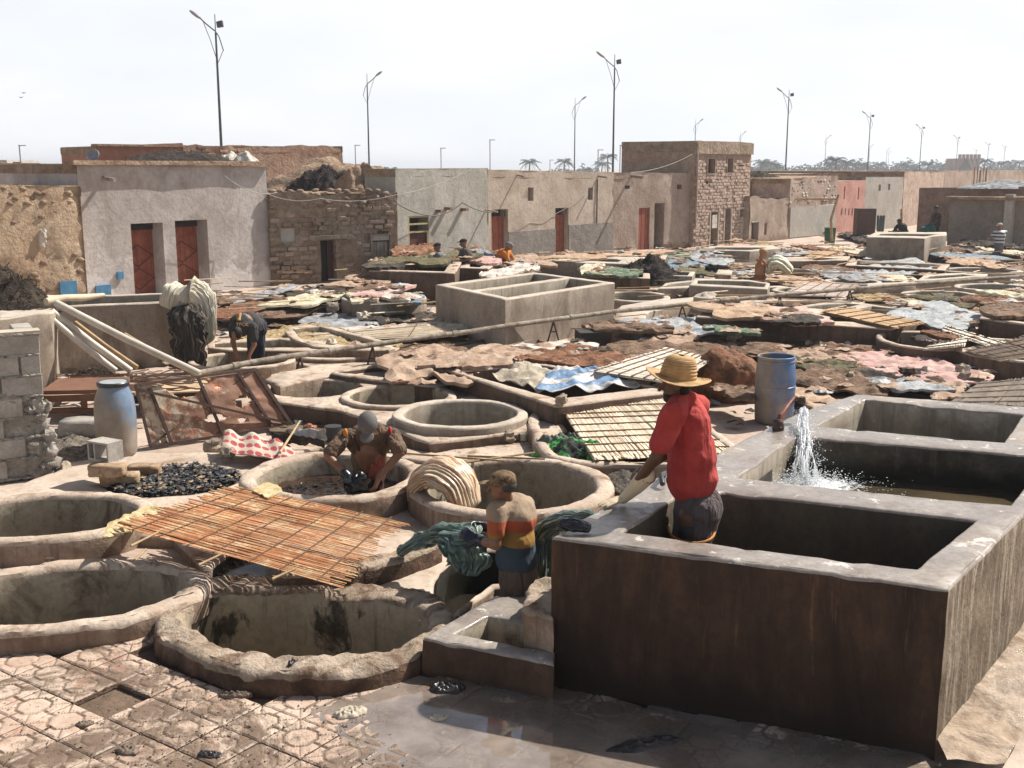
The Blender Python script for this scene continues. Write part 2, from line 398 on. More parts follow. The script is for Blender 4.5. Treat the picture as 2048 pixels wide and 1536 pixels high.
# ------------------------------------------------------------------ front wash tank (three cells)
ZT = 1.02
t = thing('wash_tank', 'tall three celled wash tank with dark stained front, where the red shirted man stands', 'tank', (1.9, 7.4, 0))
base = Vector((1.9, 7.4, 0))
tank_out = [Vector(p + (ZT,)) for p in [(.25, 6.60), (1.33, 6.17), (2.41, 5.74), (3.42, 7.05), (4.50, 8.55), (5.35, 10.28), (3.52, 11.06), (2.72, 10.20), (1.62, 8.62), (.94, 7.80)]]
c1 = [Vector(p + (ZT,)) for p in [(.70, 6.70), (2.34, 6.04), (3.06, 6.95), (1.54, 7.58), (1.18, 7.50)]]
c2 = [Vector(p + (ZT,)) for p in [(1.68, 7.96), (3.42, 7.26), (4.20, 8.42), (4.17, 8.62), (2.47, 9.26)]]
c3 = [Vector(p + (ZT,)) for p in [(2.72, 9.62), (4.16, 9.02), (4.82, 10.12), (3.54, 10.78)]]
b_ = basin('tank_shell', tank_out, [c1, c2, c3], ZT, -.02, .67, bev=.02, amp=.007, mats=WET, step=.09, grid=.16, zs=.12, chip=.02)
WT_R = surf('streaky_pale_side', (.15, .112, .075), (.25, .205, .15), (.075, .052, .033), scale=1.6, streak=(.38, .33, .26), sr=(.5, .62), bump=.9, bs=22, bd=.02)
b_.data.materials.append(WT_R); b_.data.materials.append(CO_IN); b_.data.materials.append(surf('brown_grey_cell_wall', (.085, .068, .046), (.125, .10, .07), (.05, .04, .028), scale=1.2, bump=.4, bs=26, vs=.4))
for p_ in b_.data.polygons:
    if p_.material_index == 1 and p_.normal.x > .35: p_.material_index = 4  # outer faces turned right take the paler streaked colour
    if p_.material_index in (2, 3) and p_.center.y < 7.68: p_.material_index = 6
    if p_.material_index == 2 and p_.center.y > 9.35: p_.material_index = 5
    if p_.material_index == 2 and p_.center.y > 7.75 and p_.normal.x > .5 and p_.center.z > .82 + .06 * math.sin(p_.center.y * 9): p_.material_index = 5
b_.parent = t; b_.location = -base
wm = water('tank_water', (.035, .03, .018), alpha=.97, rough=.05, bump=.5, bs=7, murk=(.08, .06, .035))
w_ = surface('tank_water', offset(ccw(c2), .05), .70, wm, grid=.12, fn=lambda p: .012 * nz(p, 5, 3)); tag(w_, 'dark rippled water filling the middle cell of the wash tank', 'water', kind='structure')
# side apron of the tank
APR = surf('wet_mortar_apron', (.36, .27, .19), (.44, .345, .26), (.17, .115, .075), scale=2.4, cr=(.45, .6), bump=.8, bs=16, bd=.03, wet=(2.0, .48, .18), spec=.5)
ap = surface('mortar_apron', [Vector(p + (0,)) for p in [(2.40, 5.55), (2.75, 5.60), (3.10, 6.10), (3.75, 6.95), (4.9, 8.5), (4.5, 8.6), (3.40, 7.05), (2.42, 5.75)]], .05, APR, grid=.06,
             fn=lambda p: .10 * max(0, 1 - abs((p - Vector((2.41, 5.74, 0))).cross(Vector((.607, .794, 0))).z) / .45) + .035 * nz(p, 5, 2) - .03)
tag(ap, 'wet sloping mortar apron along the right foot of the wash tank', 'apron')

# ------------------------------------------------------------------ low trough joined to the tank
TR = pxl([(845, 1275), (1108, 1325), (1112, 1178), (1085, 1186), (990, 1190), (960, 1206)], .26)
TRh = pxl([(915, 1266), (1108, 1303), (1108, 1262), (1085, 1252), (975, 1228)], .26)
ob = basin('low_trough', TR, [TRh], .26, -.01, .42, bev=.02, amp=.012, mats=[WT_TOP, surf('wet_brown_plinth', (.085, .050, .033), (.125, .075, .05), (.045, .028, .019), scale=2.2, bump=.6, bs=24, vs=.5), PL_IN, FLOOR_W], step=.06, grid=.08, chip=.015)
tag(ob, 'low wet concrete trough with small open basin, against the left end of the wash tank', 'trough')
ob = basin('broken_wall_stub', pxl([(1040, 1238), (1108, 1262), (1108, 1178), (1075, 1168), (1048, 1200)], .42), [], .50, .2, 0, bev=.03, amp=.03, mats=[ADOBE_RIM, PL_SIDE, PL_IN, FLOOR_W], step=.05, grid=.05, chip=.09)
tag(ob, 'broken plaster wall stub standing on the low trough beside the wash tank', 'wall')

# ------------------------------------------------------------------ near vats
def vat(label, inner, w, z, zb=-.02, depth=.9, mats=REST, name='round_vat', **k):
    o = basin(name, offset(ccw(inner), w), [inner], z, zb, depth, mats=mats, **k)
    tag(o, label, 'vat'); return o
P1i = [Vector((-4.24 + .82 * math.cos(a * math.pi / 32), 9.56 + .60 * math.sin(a * math.pi / 32), 0)) for a in range(64)]
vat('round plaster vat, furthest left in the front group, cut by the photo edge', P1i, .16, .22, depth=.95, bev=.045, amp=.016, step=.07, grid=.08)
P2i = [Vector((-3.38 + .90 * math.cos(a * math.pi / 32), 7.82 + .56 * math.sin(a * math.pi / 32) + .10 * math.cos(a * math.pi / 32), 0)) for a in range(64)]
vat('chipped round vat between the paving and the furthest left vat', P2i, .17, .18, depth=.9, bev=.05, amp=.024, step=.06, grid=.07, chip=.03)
P3i = pxl([(372, 1225), (385, 1188), (440, 1172), (560, 1172), (720, 1186), (820, 1203), (856, 1225), (862, 1258), (800, 1290), (690, 1306), (560, 1308), (455, 1288), (395, 1258)], .16)
def chaikin(l, n=2):
    for _ in range(n):
        o = []
        for i in range(len(l)):
            a, b = l[i], l[(i + 1) % len(l)]; o += [a * .75 + b * .25, a * .25 + b * .75]
        l = o
    return l
P3i = chaikin(P3i)
P3o = chaikin(pxl([(300, 1235), (330, 1190), (400, 1148), (560, 1142), (735, 1160), (860, 1178), (900, 1205), (905, 1245), (858, 1290), (812, 1318), (700, 1345), (560, 1348), (430, 1325), (335, 1285)], .16))
PL_STAIN = surf('black_stained_vat_wall', (.30, .25, .18), (.37, .315, .235), (.035, .03, .022), scale=1.5, cr=(.55, .60), vs=.45, streak=(.12, .095, .065), sr=(.56, .7), bump=.6, bs=24)
ob = basin('crumbling_vat', P3o, [P3i], .16, -.03, .95, bev=.05, amp=.034, mats=[ADOBE_RIM, ADOBE_SIDE, PL_STAIN, FLOOR_W], step=.045, grid=.055, chip=.05)
tag(ob, 'large oval vat with crumbling dark rim in the foreground, empty and streaked inside', 'vat')

# plastered deck carrying the flush pits, with the pit of the striped shirt man
ZD = .09
P4 = ell(347, 961, 134, 29, ZD)
P5 = ell(668, 948, 150, 40, .32); P6 = ell(1022, 968, 170, 50, .32)
PD = chaikin(pxl([(858, 1175), (892, 1196), (945, 1210), (1000, 1192), (1010, 1168), (1075, 1165), (1102, 1150), (1108, 1100), (1000, 1075), (905, 1095), (872, 1130)], .18), 1)
PM = chaikin(pxl([(408, 1122), (470, 1138), (560, 1145), (640, 1120), (560, 1060), (470, 1070)], .2), 1)
deck = pxl([(-140, 1010), (40, 968), (130, 935), (300, 905), (440, 905), (560, 880), (640, 888), (1010, 895), (1240, 930), (1290, 985), (1200, 1040), (1108, 1085), (1108, 1160), (990, 1170), (900, 1240), (840, 1232), (760, 1172), (420, 1165), (395, 1128), (345, 1075), (250, 1070), (100, 1110), (-140, 1100)], ZD)
hl = [offset(ccw(P4), 0), offset(ccw(P5), .06), offset(ccw(P6), .06), PD, PM, offset(ccw(P1i), .07)]
DTOP = surf('worn_deck_plaster', (.45, .36, .285), (.52, .43, .35), (.26, .175, .115), scale=1.2, cr=(.52, .66), bump=.5, bs=26, wet=(1.0, .63, .25))
ob = basin('plaster_deck', deck, hl, ZD, -.02, .75, bev=.03, amp=.012, mats=[DTOP, PL_SIDE, WT_IN, FLOOR_W], step=.09, grid=.12, chip=.02)
tag(ob, 'sand coloured plaster deck holding the flush pits of the front group', 'deck', kind='structure')
ob = basin('raised_kerb', pxl([(560, 1150), (620, 1150), (700, 1146), (800, 1122), (884, 1088), (880, 1066), (800, 1096), (690, 1122), (570, 1128)], .24), [], .25, .0, 0, bev=.03, amp=.02, mats=ADB, step=.05, grid=.06, chip=.04)
tag(ob, 'flaking plaster kerb between the reed mat and the pit of the striped shirt man', 'kerb')
vat('wide round vat of dark liquid where the grey capped man works', P5, .17, .32, ZD - .02, depth=.9, bev=.05, amp=.018, step=.07, grid=.08)
vat('wide round vat with pale hides hung over its left rim', P6, .18, .32, .0, depth=.9, bev=.05, amp=.018, step=.07, grid=.08)
wv = water('vat_liquor', (.03, .022, .016), .98, .08, .8, 16, .02, murk=(.06, .032, .022))
o = surface('vat_liquid', offset(ccw(P5), .03), .10, wv, grid=.08, fn=lambda p: .02 * nz(p, 9, 3)); tag(o, 'dark choppy liquid around the grey capped man', 'liquid', kind='structure')
mb = MB(); random.seed(12); c5 = sum(P5, Vector()) / len(P5)
for i in range(420):
    a = random.random() * 6.283; r = math.sqrt(random.random()) * .86; c = c5 + Vector((math.cos(a) * r * .68, math.sin(a) * r * .66, 0)); c.z = .105 + random.uniform(-.004, .012); s = random.uniform(.012, .05)
    mb.add([c + Matrix.Rotation(random.random() * 6, 3, 'Z') @ Vector(q) * s for q in ((-1, -.4, 0), (0, -.7, .25), (1, -.2, 0), (.6, .6, .12), (-.5, .5, .2))], [(0, 1, 3, 4), (1, 2, 3)])
tag(mb.build('floating_hide_scraps', plain('wet_black_scrap', (.02, .018, .018), rough=.15, coord='World')), 'black wet hide scraps floating around the grey capped man', 'scraps', kind='stuff')
wv2 = water('pit_liquor', (.012, .010, .007), 1.0, .12, .08, 5)
o = surface('pit_liquid', PD, -.25, wv2, grid=.15, fn=lambda p: .01 * nz(p, 6, 3)); tag(o, 'black liquid at the bottom of the pit of the striped shirt man', 'liquid', kind='structure')
o = surface('pit_liquid', PM, .0, wv2, grid=.15, fn=lambda p: .01 * nz(p, 6, 3)); tag(o, 'dark liquid in the pit under the red reed mat', 'liquid', kind='structure')
# heap of dark scraps filling the flush pit
sm = plain('blue_black_scrap', (.035, .038, .045), rough=.6, var=.6, scale=9, coord='World', bump=.5)
sm2 = plain('tan_scrap', (.34, .25, .15), rough=.8, coord='World'); sm3 = plain('brown_scrap', (.11, .08, .055), rough=.6, coord='World')
surface_o = surface('scrap_bed', offset(ccw(P4), .01), .05, sm3, grid=.08, fn=lambda p: .05 * nz(p, 6, 3)); tag(surface_o, 'brown bed of the pit filled with dark hide scraps', 'sludge', kind='stuff')
mb = MB(); c4 = sum(P4, Vector()) / len(P4); R4 = (P4[0] - c4).length; D4 = abs(P4[14].y - c4.y)
for i in range(2300):
    a = random.random() * 6.283; r = math.sqrt(random.random()) * .98
    c = c4 + Vector((math.cos(a) * r * R4, math.sin(a) * r * D4, random.uniform(-.02, .045)))
    s = random.choice((.012, .018, .025, .03, .04, .05)) * random.uniform(.7, 1.2); R = Matrix.Rotation(random.random() * 6, 3, 'Z') @ Matrix.Rotation(random.gauss(0, .4), 3, 'X')
    p = [c + R @ Vector((x * s, y * s * .6, z_ * s * .5)) for x, y, z_ in ((-1, -.5, 0), (0, -.8, .4), (1, -.3, 0), (.7, .6, .3), (-.2, .9, -.2), (-.9, .5, .4))]
    mb.add(p, [(0, 1, 5), (1, 4, 5), (1, 2, 3), (1, 3, 4)], 0 if random.random() < .72 else (1 if random.random() < .5 else 2))
tag(mb.build('hide_scraps', [sm, sm2, sm3]), 'blue black hide scraps heaped in the flush round pit beside the reed mat', 'scraps', kind='stuff')

# ------------------------------------------------------------------ paving slabs with pressed octagon pattern
def slab_mesh(seed, s=.322, n=26):
    random.seed(seed); V = []; Fs = []; mi = []
    cc = .18
    def groove(u, v):
        # octagon ring with spokes to the slab edges
        au, av = abs(u), abs(v); o = max(au, av, (au + av) * .72); g = 0
        if abs(o - .31) < .027: g = 1
        if o > .31 and (abs(au - av) < .036): g = 1
        if o > .31 and (min(au, av) < .022): g = 1
        return g
    for i in range(n + 1):
        for j in range(n + 1):
            u = i / n - .5; v = j / n - .5; e = max(abs(u), abs(v))
            z = -.007 * groove(u, v) - (.008 if e > .485 else 0) + .0025 * noise.noise(Vector((u * 9, v * 9, seed)))
            V.append(Vector((u * s, v * s, z)))
    for i in range(n):
        for j in range(n):
            a = i * (n + 1) + j; q = (a, a + n + 1, a + n + 2, a + 1); Fs.append(q)
            u = (i + .5) / n - .5; v = (j + .5) / n - .5; mi.append(1 if groove(u, v) else 0)
    b = len(V); R = [i * (n + 1) for i in range(n + 1)] + [n * (n + 1) + j for j in range(1, n + 1)] + [i * (n + 1) + n for i in range(n - 1, -1, -1)] + [j for j in range(n - 1, 0, -1)]
    for r_ in R: V.append(V[r_] - Vector((0, 0, .03)))
    for i in range(len(R)): Fs.append((R[i], b + i, b + (i + 1) % len(R), R[(i + 1) % len(R)])); mi.append(1)
    return mesh('paving_slab', V, [f[::-1] if False else f for f in Fs], [SLAB, SLAB_D], mi, smooth=30)
def slabmat(name, dirt):
    m = bpy.data.materials.new(name); k = N(m); co = k.pos(coord='World')
    pink = k.mix(k.rng(k.noise(co, 2.2, 5), .42, .58), (.42, .305, .235), (.52, .41, .325))
    brick = k.mix(k.rng(k.noise(k.pos((1, 1, 1), 'World', (3, 1, 2)), 3.0, 5, .7), .54, .64), pink, (.36, .215, .155))
    # dried mud lying over the slabs, more of it towards the vats and the tank
    tc = k.n('NewGeometry'); sx = k.n('SeparateXYZ'); k.l(tc.outputs['Position'], sx.inputs[0])
    gx = k.rng(sx.outputs[0], -3.2, .6, .035, .105); mv = k.math('ADD', k.noise(co, 1.1, 7, .72, .4), gx)
    mud = k.mix(k.rng(k.noise(co, 6, 5, .7), .3, .7), (.135, .09, .062), (.21, .15, .105))
    col = k.mix(k.rng(mv, .53 - dirt, .60 - dirt), brick, mud)
    spk = k.rng(k.noise(co, 34, 3, .6), .62, .68); col = k.mix(k.math('MULTIPLY', spk, .75), col, (.12, .08, .05))
    k.l(col, k.b.inputs['Base Color']); k.l(k.rng(mv, .5, .62, .85, .42), k.b.inputs['Roughness'])
    h = k.math('ADD', k.noise(co, 40, 5, .7), k.rng(mv, .5, .62, 0, 2.5)); k.l(k.bump(h, .5, .008), k.b.inputs['Normal']); return m
SLAB = slabmat('pink_paving', 0); SLAB_D = slabmat('muddy_joint', .13)
MUD = surf('brown_mud', (.14, .095, .066), (.20, .14, .10), (.09, .06, .04), scale=1.5, bump=.8, bs=16, bd=.02, wet=(1.5, .5, .35))
paving = thing('pavement', None, None, (0, 0, 0)); paving['kind'] = 'structure'; paving['label'] = 'pink paving of square slabs pressed with an octagon pattern in the foreground'
sms = [slab_mesh(i) for i in range(3)]; random.seed(4)
ang = rad(-34.5); eu = Vector((math.cos(ang), math.sin(ang), 0)); ev = Vector((-eu.y, eu.x, 0)); org = Vector((-2.52, 6.42, 0))
clear = [ccw(offset(ccw(P3o), .02)), offset(ccw(P2i), .15), ccw(TR), ccw(tank_out), ccw(deck)]
cnt = 0
for i in range(-16, 20):
    for j in range(-18, 12):
        c = org + eu * (.33 * i) + ev * (.33 * j)
        if c.y < 4.3 or abs(c.x) > c.y * .52 + .3 or c.x > 2.55: continue
        if any(inside(c, q) for q in clear): continue
        if (i, j) == (0, 0): continue
        if c.x < -2.6 and c.y > 7.5: continue
        s_ = link('paving_slab', sms[(i * 7 + j * 3) % 3], paving, mat=Matrix.Translation(c + Vector((0, 0, .012 + random.uniform(-.003, .004)))) @ Matrix.Rotation(ang + math.pi / 2 * random.randrange(4), 4, 'Z') @ Matrix.Rotation(random.uniform(-.008, .008), 4, 'X'))
        cnt += 1
        if cnt > 295: break
# shallow turbid puddle in front of the tank
pud = bpy.data.materials.new('turbid_puddle'); k = N(pud); co = k.pos(coord='World')
k.l(k.mix(k.rng(k.noise(co, 2.5, 5), .35, .7), (.36, .30, .255), (.20, .155, .125)), k.b.inputs['Base Color'])
k.b.inputs['Roughness'].default_value = .02; k.b.inputs['IOR'].default_value = 2.2; k.b.inputs['Coat Weight'].default_value = 1; k.b.inputs['Coat Roughness'].default_value = .02
k.l(k.rng(k.noise(co, 1.8, 4), .42, .6, .55, .95), k.b.inputs['Alpha']); k.l(k.bump(k.noise(co, 3, 2), .04, .01), k.b.inputs['Normal'])
pl = chaikin(pxl([(740, 1352), (800, 1338), (850, 1345), (1000, 1375), (1108, 1395), (1300, 1415), (1700, 1465), (1900, 1520), (1900, 1700), (1000, 1700), (900, 1600), (770, 1560), (690, 1500), (640, 1440), (620, 1400), (690, 1370)], 0), 2)
pl = [p + Vector((nz(p, 4, 2) + .6 * nz(p, 11, 3), nz(p, 4, 7) + .6 * nz(p, 11, 5), 0)) * .16 for p in resample(pl, .08)]
o = surface('puddle', pl, .021, pud, grid=.09, fn=lambda p: -.016 * (1 - min(1, min((p - q).length for q in pl[::2]) / .38))); tag(o, 'shallow turbid puddle reflecting the sky in front of the wash tank', 'puddle', kind='structure')
# wet rags and scraps in the mud
def scrap(name, label, cat, c, w, d, h, m, rz=0, amp=.5, seed=0, n=22, group=None):
    c = Vector(c); V = []; Fs = []; R = Matrix.Rotation(rz, 3, 'Z')
    for i in range(n + 1):
        for j in range(n + 1):
            u = i / n * 2 - 1; v = j / n * 2 - 1; r_ = math.hypot(u, v); a = math.atan2(v, u)
            # squircle map with ragged edge
            sc_ = 1 / max(1, r_ / max(abs(u), abs(v), 1e-6)) * (1 + amp * .5 * noise.noise(Vector((math.cos(a) * 1.7, math.sin(a) * 1.7, seed))) + amp * .18 * noise.noise(Vector((math.cos(a) * 6, math.sin(a) * 6, seed + 4))))
            x, y = u * sc_ * w / 2, v * sc_ * d / 2
            e = max(0, 1 - max(abs(u), abs(v)) ** 4)
            z = h * (.35 + .9 * abs(noise.noise(Vector((x / w * 5, y / d * 3, seed)))) + .5 * noise.noise(Vector((x / w * 13, y / d * 6, seed + 2)))) * (e * .8 + .2 * (max(abs(u), abs(v)) < .999))
            V.append(R @ Vector((x, y, max(.0, z))))
    for i in range(n):
        for j in range(n):
            a = i * (n + 1) + j; Fs.append((a, a + n + 1, a + n + 2, a + 1))
    b = len(V); rim = [i * (n + 1) for i in range(n + 1)] + [n * (n + 1) + j for j in range(1, n + 1)] + [i * (n + 1) + n for i in range(n - 1, -1, -1)] + [j for j in range(n - 1, 0, -1)]
    for q in rim: V.append(V[q] - Vector((0, 0, .02 + h * .1)))
    for i in range(len(rim)): Fs.append((rim[(i + 1) % len(rim)], rim[i], b + i, b + (i + 1) % len(rim))[::-1])
    o = link(name, mesh(name, V, Fs, m, smooth=70), None, c); tag(o, label, cat, group); return o
ragd = plain('wet_black_rag', (.035, .03, .03), rough=.3, var=.5, scale=8, bump=.6, bs=22); ragp = plain('pale_rag', (.48, .42, .33), rough=.8, var=.3, scale=8, bump=.6)
ragb = plain('muddy_rag', (.16, .12, .09), rough=.6, var=.5, scale=8, bump=.6)
for px, py, w, d, h, m, lab in [(895, 1378, .22, .12, .05, ragd, 'wet black rag in the puddle beside the low trough'), (1010, 1400, .17, .07, .04, ragb, 'brown wet scrap in the puddle below the low trough corner'),
        (1290, 1490, .5, .12, .05, ragd, 'long black rag lying in the puddle before the stained tank front'), (700, 1425, .2, .12, .04, ragp, 'pale crumpled scrap at the puddle edge'),
        (880, 1436, .12, .06, .03, ragp, 'small cream scrap floating in the puddle'), (255, 1500, .16, .08, .02, ragb, 'grey brown scrap on the paving at bottom left'),
        (170, 1447, .10, .06, .02, ragb, 'little heap of hair on the pink paving'), (420, 1508, .14, .07, .018, ragd, 'dark torn scrap on the paving near the bottom edge'),
        (470, 1390, .2, .05, .03, ragb, 'thin brown strip below the crumbling vat')]:
    scrap('wet_scrap', lab, 'scrap', G(px, py, .02), w, d, h, m, rz=random.uniform(-.5, .5), seed=px)
scrap('dark_tuft', 'dark hair tuft stuck on the rim of the crumbling vat', 'tuft', G(585, 1330, .15), .07, .12, .05, ragd, seed=3, n=12)
mb = MB(); 
for i in range(1500):
    p = G(random.gauss(560, 330), random.uniform(1330, 1600), .014)
    if any(inside(p, q) for q in clear): continue
    s = random.uniform(.0015, .007); mb.box(p, (s * random.uniform(1, 3), s, s * .6), rz=random.random() * 3, mi=int(random.random() < .4), jit=s * .3)
tag(mb.build('grit', [MUD, ragd]), 'dark grit and crumbs strewn over the front paving', 'grit', kind='stuff')
o = MB().lathe([(.018, 0), (.02, .008), (.012, .014), (.004, .014)], 14, G(528, 1378, .02)).build('bottle_cap', plain('red_plastic', (.6, .03, .03), rough=.35)); tag(o, 'small red bottle cap lying before the crumbling vat', 'cap')
o = MB().lathe([(.03, 0), (.035, .03), (.03, .06), (.012, .065)], 14, G(72, 1277, .02)).build('plastic_pot', plain('pale_plastic', (.6, .6, .45), rough=.4)); tag(o, 'little pale plastic pot at the foot of the chipped vat', 'pot')
random.seed(21)
# ------------------------------------------------------------------ reed mats
REED_RUST = surf('rust_stained_reed', (.48, .21, .095), (.60, .35, .18), (.70, .52, .31), scale=4, cr=(.54, .62), bump=.3, bs=60, rough=.65)
REED_PALE = surf('straw_reed', (.76, .62, .45), (.86, .75, .58), (.54, .38, .24), scale=3, cr=(.5, .68), bump=.3, bs=60, rough=.65)
REED_WHITE = surf('bleached_reed', (.80, .70, .57), (.88, .82, .72), (.55, .42, .30), scale=3, cr=(.55, .7), bump=.2, bs=60, rough=.6)
REED_DARK = surf('dark_reed', (.12, .085, .06), (.18, .13, .09), (.30, .22, .15), scale=3, cr=(.55, .7), bump=.3, bs=60, rough=.7)
def vary(m, dk=.55, lt=1.25):
    k = m.node_tree; bs = [n for n in k.nodes if n.type == 'BSDF_PRINCIPLED'][0]; src = bs.inputs['Base Color'].links[0].from_socket
    oi = k.nodes.new('ShaderNodeObjectInfo'); mr = k.nodes.new('ShaderNodeMapRange'); k.links.new(oi.outputs['Random'], mr.inputs[0]); mr.inputs[3].default_value = dk; mr.inputs[4].default_value = lt
    mx = k.nodes.new('ShaderNodeMix'); mx.data_type = 'RGBA'; mx.blend_type = 'MULTIPLY'; mx.inputs[0].default_value = 1; k.links.new(src, mx.inputs[6]); k.links.new(mr.outputs[0], mx.inputs[7]); k.links.new(mx.outputs[2], bs.inputs['Base Color'])
vary(REED_RUST, .55, 1.4); vary(REED_PALE, .55, 1.15); vary(REED_WHITE, .8, 1.05)
TWINE = plain('binding_twine', (.11, .06, .035), rough=.9, coord='World'); STICK = plain('dry_stick', (.42, .29, .16), rough=.8, coord='World', var=.4)
def reed_mesh(nm, m, seed, r=.0075, flat=.6):
    random.seed(seed); mb = MB(); k = 7
    pts = [Vector((i / k, .004 * math.sin(i * 1.7 + seed), .006 * math.sin(i * 1.1 + seed * 2))) for i in range(k + 1)]
    mb.tube(pts, [r * (1 - .45 * i / k) * random.uniform(.85, 1.15) for i in range(k + 1)], 5)
    return mesh(nm, [Vector((v.x, v.y, v.z * flat)) for v in mb.v], mb.f, m, smooth=70)
def mat_obj(label, q, n, m, parts=True, binders=6, sag=.0, r=.0075, over=.08, seed=1, mb_mat=None, group=None, zfn=None, overs=None, sticks=True, name='reed_mat', miss=0.03, back=True, flat=.35, rb=.010):
    """q: four corners; reeds run q0->q1 side by side towards q3->q2"""
    q = [Vector(p) for p in q]; c = sum(q, Vector()) / 4; t = thing(name, label, 'mat', c, group=group)
    def P(u, v):
        p = q[0].lerp(q[1], u).lerp(q[3].lerp(q[2], u), v); p.z += -sag * 4 * u * (1 - u) + (zfn(u, v) if zfn else 0); return p
    wd = ((q[3] - q[0]).length + (q[2] - q[1]).length) / 2; n = min(285, max(n, int(wd / (2.0 * r))))
    if back:
        bq = [P(u_, v_) - c - Vector((0, 0, r * 1.2)) for u_, v_ in ((0, 0), (1, 0), (1, 1), (0, 1))]; link('mat_backing', mesh('mat_backing', bq + [p_ - Vector((0, 0, .004)) for p_ in bq], [(0, 1, 2, 3), (7, 6, 5, 4), (0, 4, 5, 1), (1, 5, 6, 2), (2, 6, 7, 3), (3, 7, 4, 0)], m), t)
    rm = [reed_mesh('reed', m, seed + i, r, flat) for i in range(4)]; random.seed(seed)
    big = MB()
    for i in range(n):
        if random.random() < miss: continue
        v = (i + .5 + random.uniform(-.3, .3)) / n; a = P(0, v); b = P(1, v); d = (b - a).normalized(); L = (b - a).length
        e0 = random.uniform(-over, over * .9); e1 = random.uniform(-over, over)
        a2 = a - d * e0; b2 = b + d * e1; a2.z += random.uniform(-.004, .008); b2.z += random.uniform(-.004, .008)
        a2 += (q[3] - q[0]).normalized() * random.uniform(-.012, .012)
        d = (b2 - a2); L = d.length; X = d / L; Y = Vector((0, 0, 1)).cross(X).normalized(); Z = X.cross(Y)
        M = Matrix((X * L, Y, Z)).transposed().to_4x4(); M.translation = a2 - c
        if parts: link('reed', rm[i % 4], t, mat=M)
        else:
            me_ = rm[i % 4]; big.add([M @ v.co for v in me_.vertices], [tuple(p_.vertices) for p_ in me_.polygons])
    if not parts: tag(big.build('reeds', m, t, smooth=70), kind='stuff')
    for i in range(binders):
        u = (i + .5) / binders + random.uniform(-.02, .02); pts = []
        for j in range(25): 
            p = P(u, -.02 + 1.04 * j / 24); p.z += r * flat + rb * .8; pts.append(p - c + (q[1] - q[0]).normalized() * random.uniform(-.004, .004))
        MB().tube(pts, rb, 5).build('binding_rod', mb_mat or TWINE, t, smooth=70)
    return t
Zm = .40
q = [G(240, 1052, .42), G(668, 1172, .38), G(805, 1044, .40), G(468, 974, .42)]
m1 = mat_obj('rust coloured reed mat lying over the pits in the left foreground', q, 112, REED_RUST, True, 7, over=.10, r=.0088, seed=5, back=False, flat=.7, rb=.006)
c = sum(q, Vector()) / 4
for px, py, dx, dy in [(262, 1092, 55, -28), (398, 1130, 45, -22), (545, 1158, 45, -20), (270, 1120, 22, -22), (985, 922, 0, 0)]:
    if dx: MB().tube([G(px, py, .40) - c, G(px + dx, py + dy, .43) - c], [.011, .008], 6).build('stick', STICK, m1, smooth=60)
q2 = [G(1187, 917, .34), G(1112, 800, .40), G(1318, 793, .42), G(1466, 905, .36)]
mat_obj('pale straw reed mat behind the man in the red shirt', q2, 120, REED_PALE, True, 9, over=.10, r=.0125, seed=9, mb_mat=plain('brown_rod', (.20, .11, .06), coord='World'))
q3 = [G(1345, 762, .46), G(1190, 738, .46), G(1345, 695, .46), G(1420, 700, .46)]
mat_obj('bleached white reed mat showing behind the straw hat', [G(1180, 741, .60), G(1350, 765, .60), G(1425, 716, .60), G(1335, 696, .60)], 70, REED_WHITE, True, 7, over=.06, r=.02, seed=12, miss=0)
# woven palm leaf patches on the mat ends
wv = surf('palm_weave', (.55, .42, .22), (.62, .52, .32), (.38, .26, .12), scale=8, bump=.8, bs=50)
o = surface('woven_palm_scrap', pxl([(215, 1050), (300, 1010), (330, 1020), (262, 1065), (205, 1078)], .36), .37, wv, grid=.03, fn=lambda p: .03 * nz(p, 14, 3), thick=.01); tag(o, 'frayed pale palm weave at the left end of the rust coloured mat', 'woven mat')
o = surface('woven_palm_scrap', pxl([(505, 985), (530, 968), (555, 972), (565, 985), (535, 1000)], .42), .44, wv, grid=.025, fn=lambda p: .02 * nz(p, 14, 3), thick=.01); tag(o, 'small herringbone palm weave by the rim of the vat of the grey capped man', 'woven mat')

# ------------------------------------------------------------------ breeze block wall at the left edge
BLK = surf('breeze_block', (.36, .335, .30), (.43, .40, .36), (.27, .24, .21), scale=2.5, bump=.7, bs=60, bd=.006, rough=.95)
MOR = surf('rough_mortar', (.33, .30, .26), (.42, .39, .35), (.22, .19, .16), scale=6, bump=1.0, bs=30, bd=.03, rough=.95)
def block_mesh(seed, d=(.4, .2, .2)):
    random.seed(seed); bm = bmesh.new(); bmesh.ops.create_cube(bm, size=1)
    for v in bm.verts: v.co = Vector((v.co.x * d[0], v.co.y * d[1], v.co.z * d[2])) + Vector([random.uniform(-.004, .004) for _ in 'abc'])
    bmesh.ops.bevel(bm, geom=bm.edges[:], offset=.006, segments=1, affect='EDGES')
    me = bpy.data.meshes.new('block'); bm.to_mesh(me); bm.free(); me.materials.append(BLK); return me
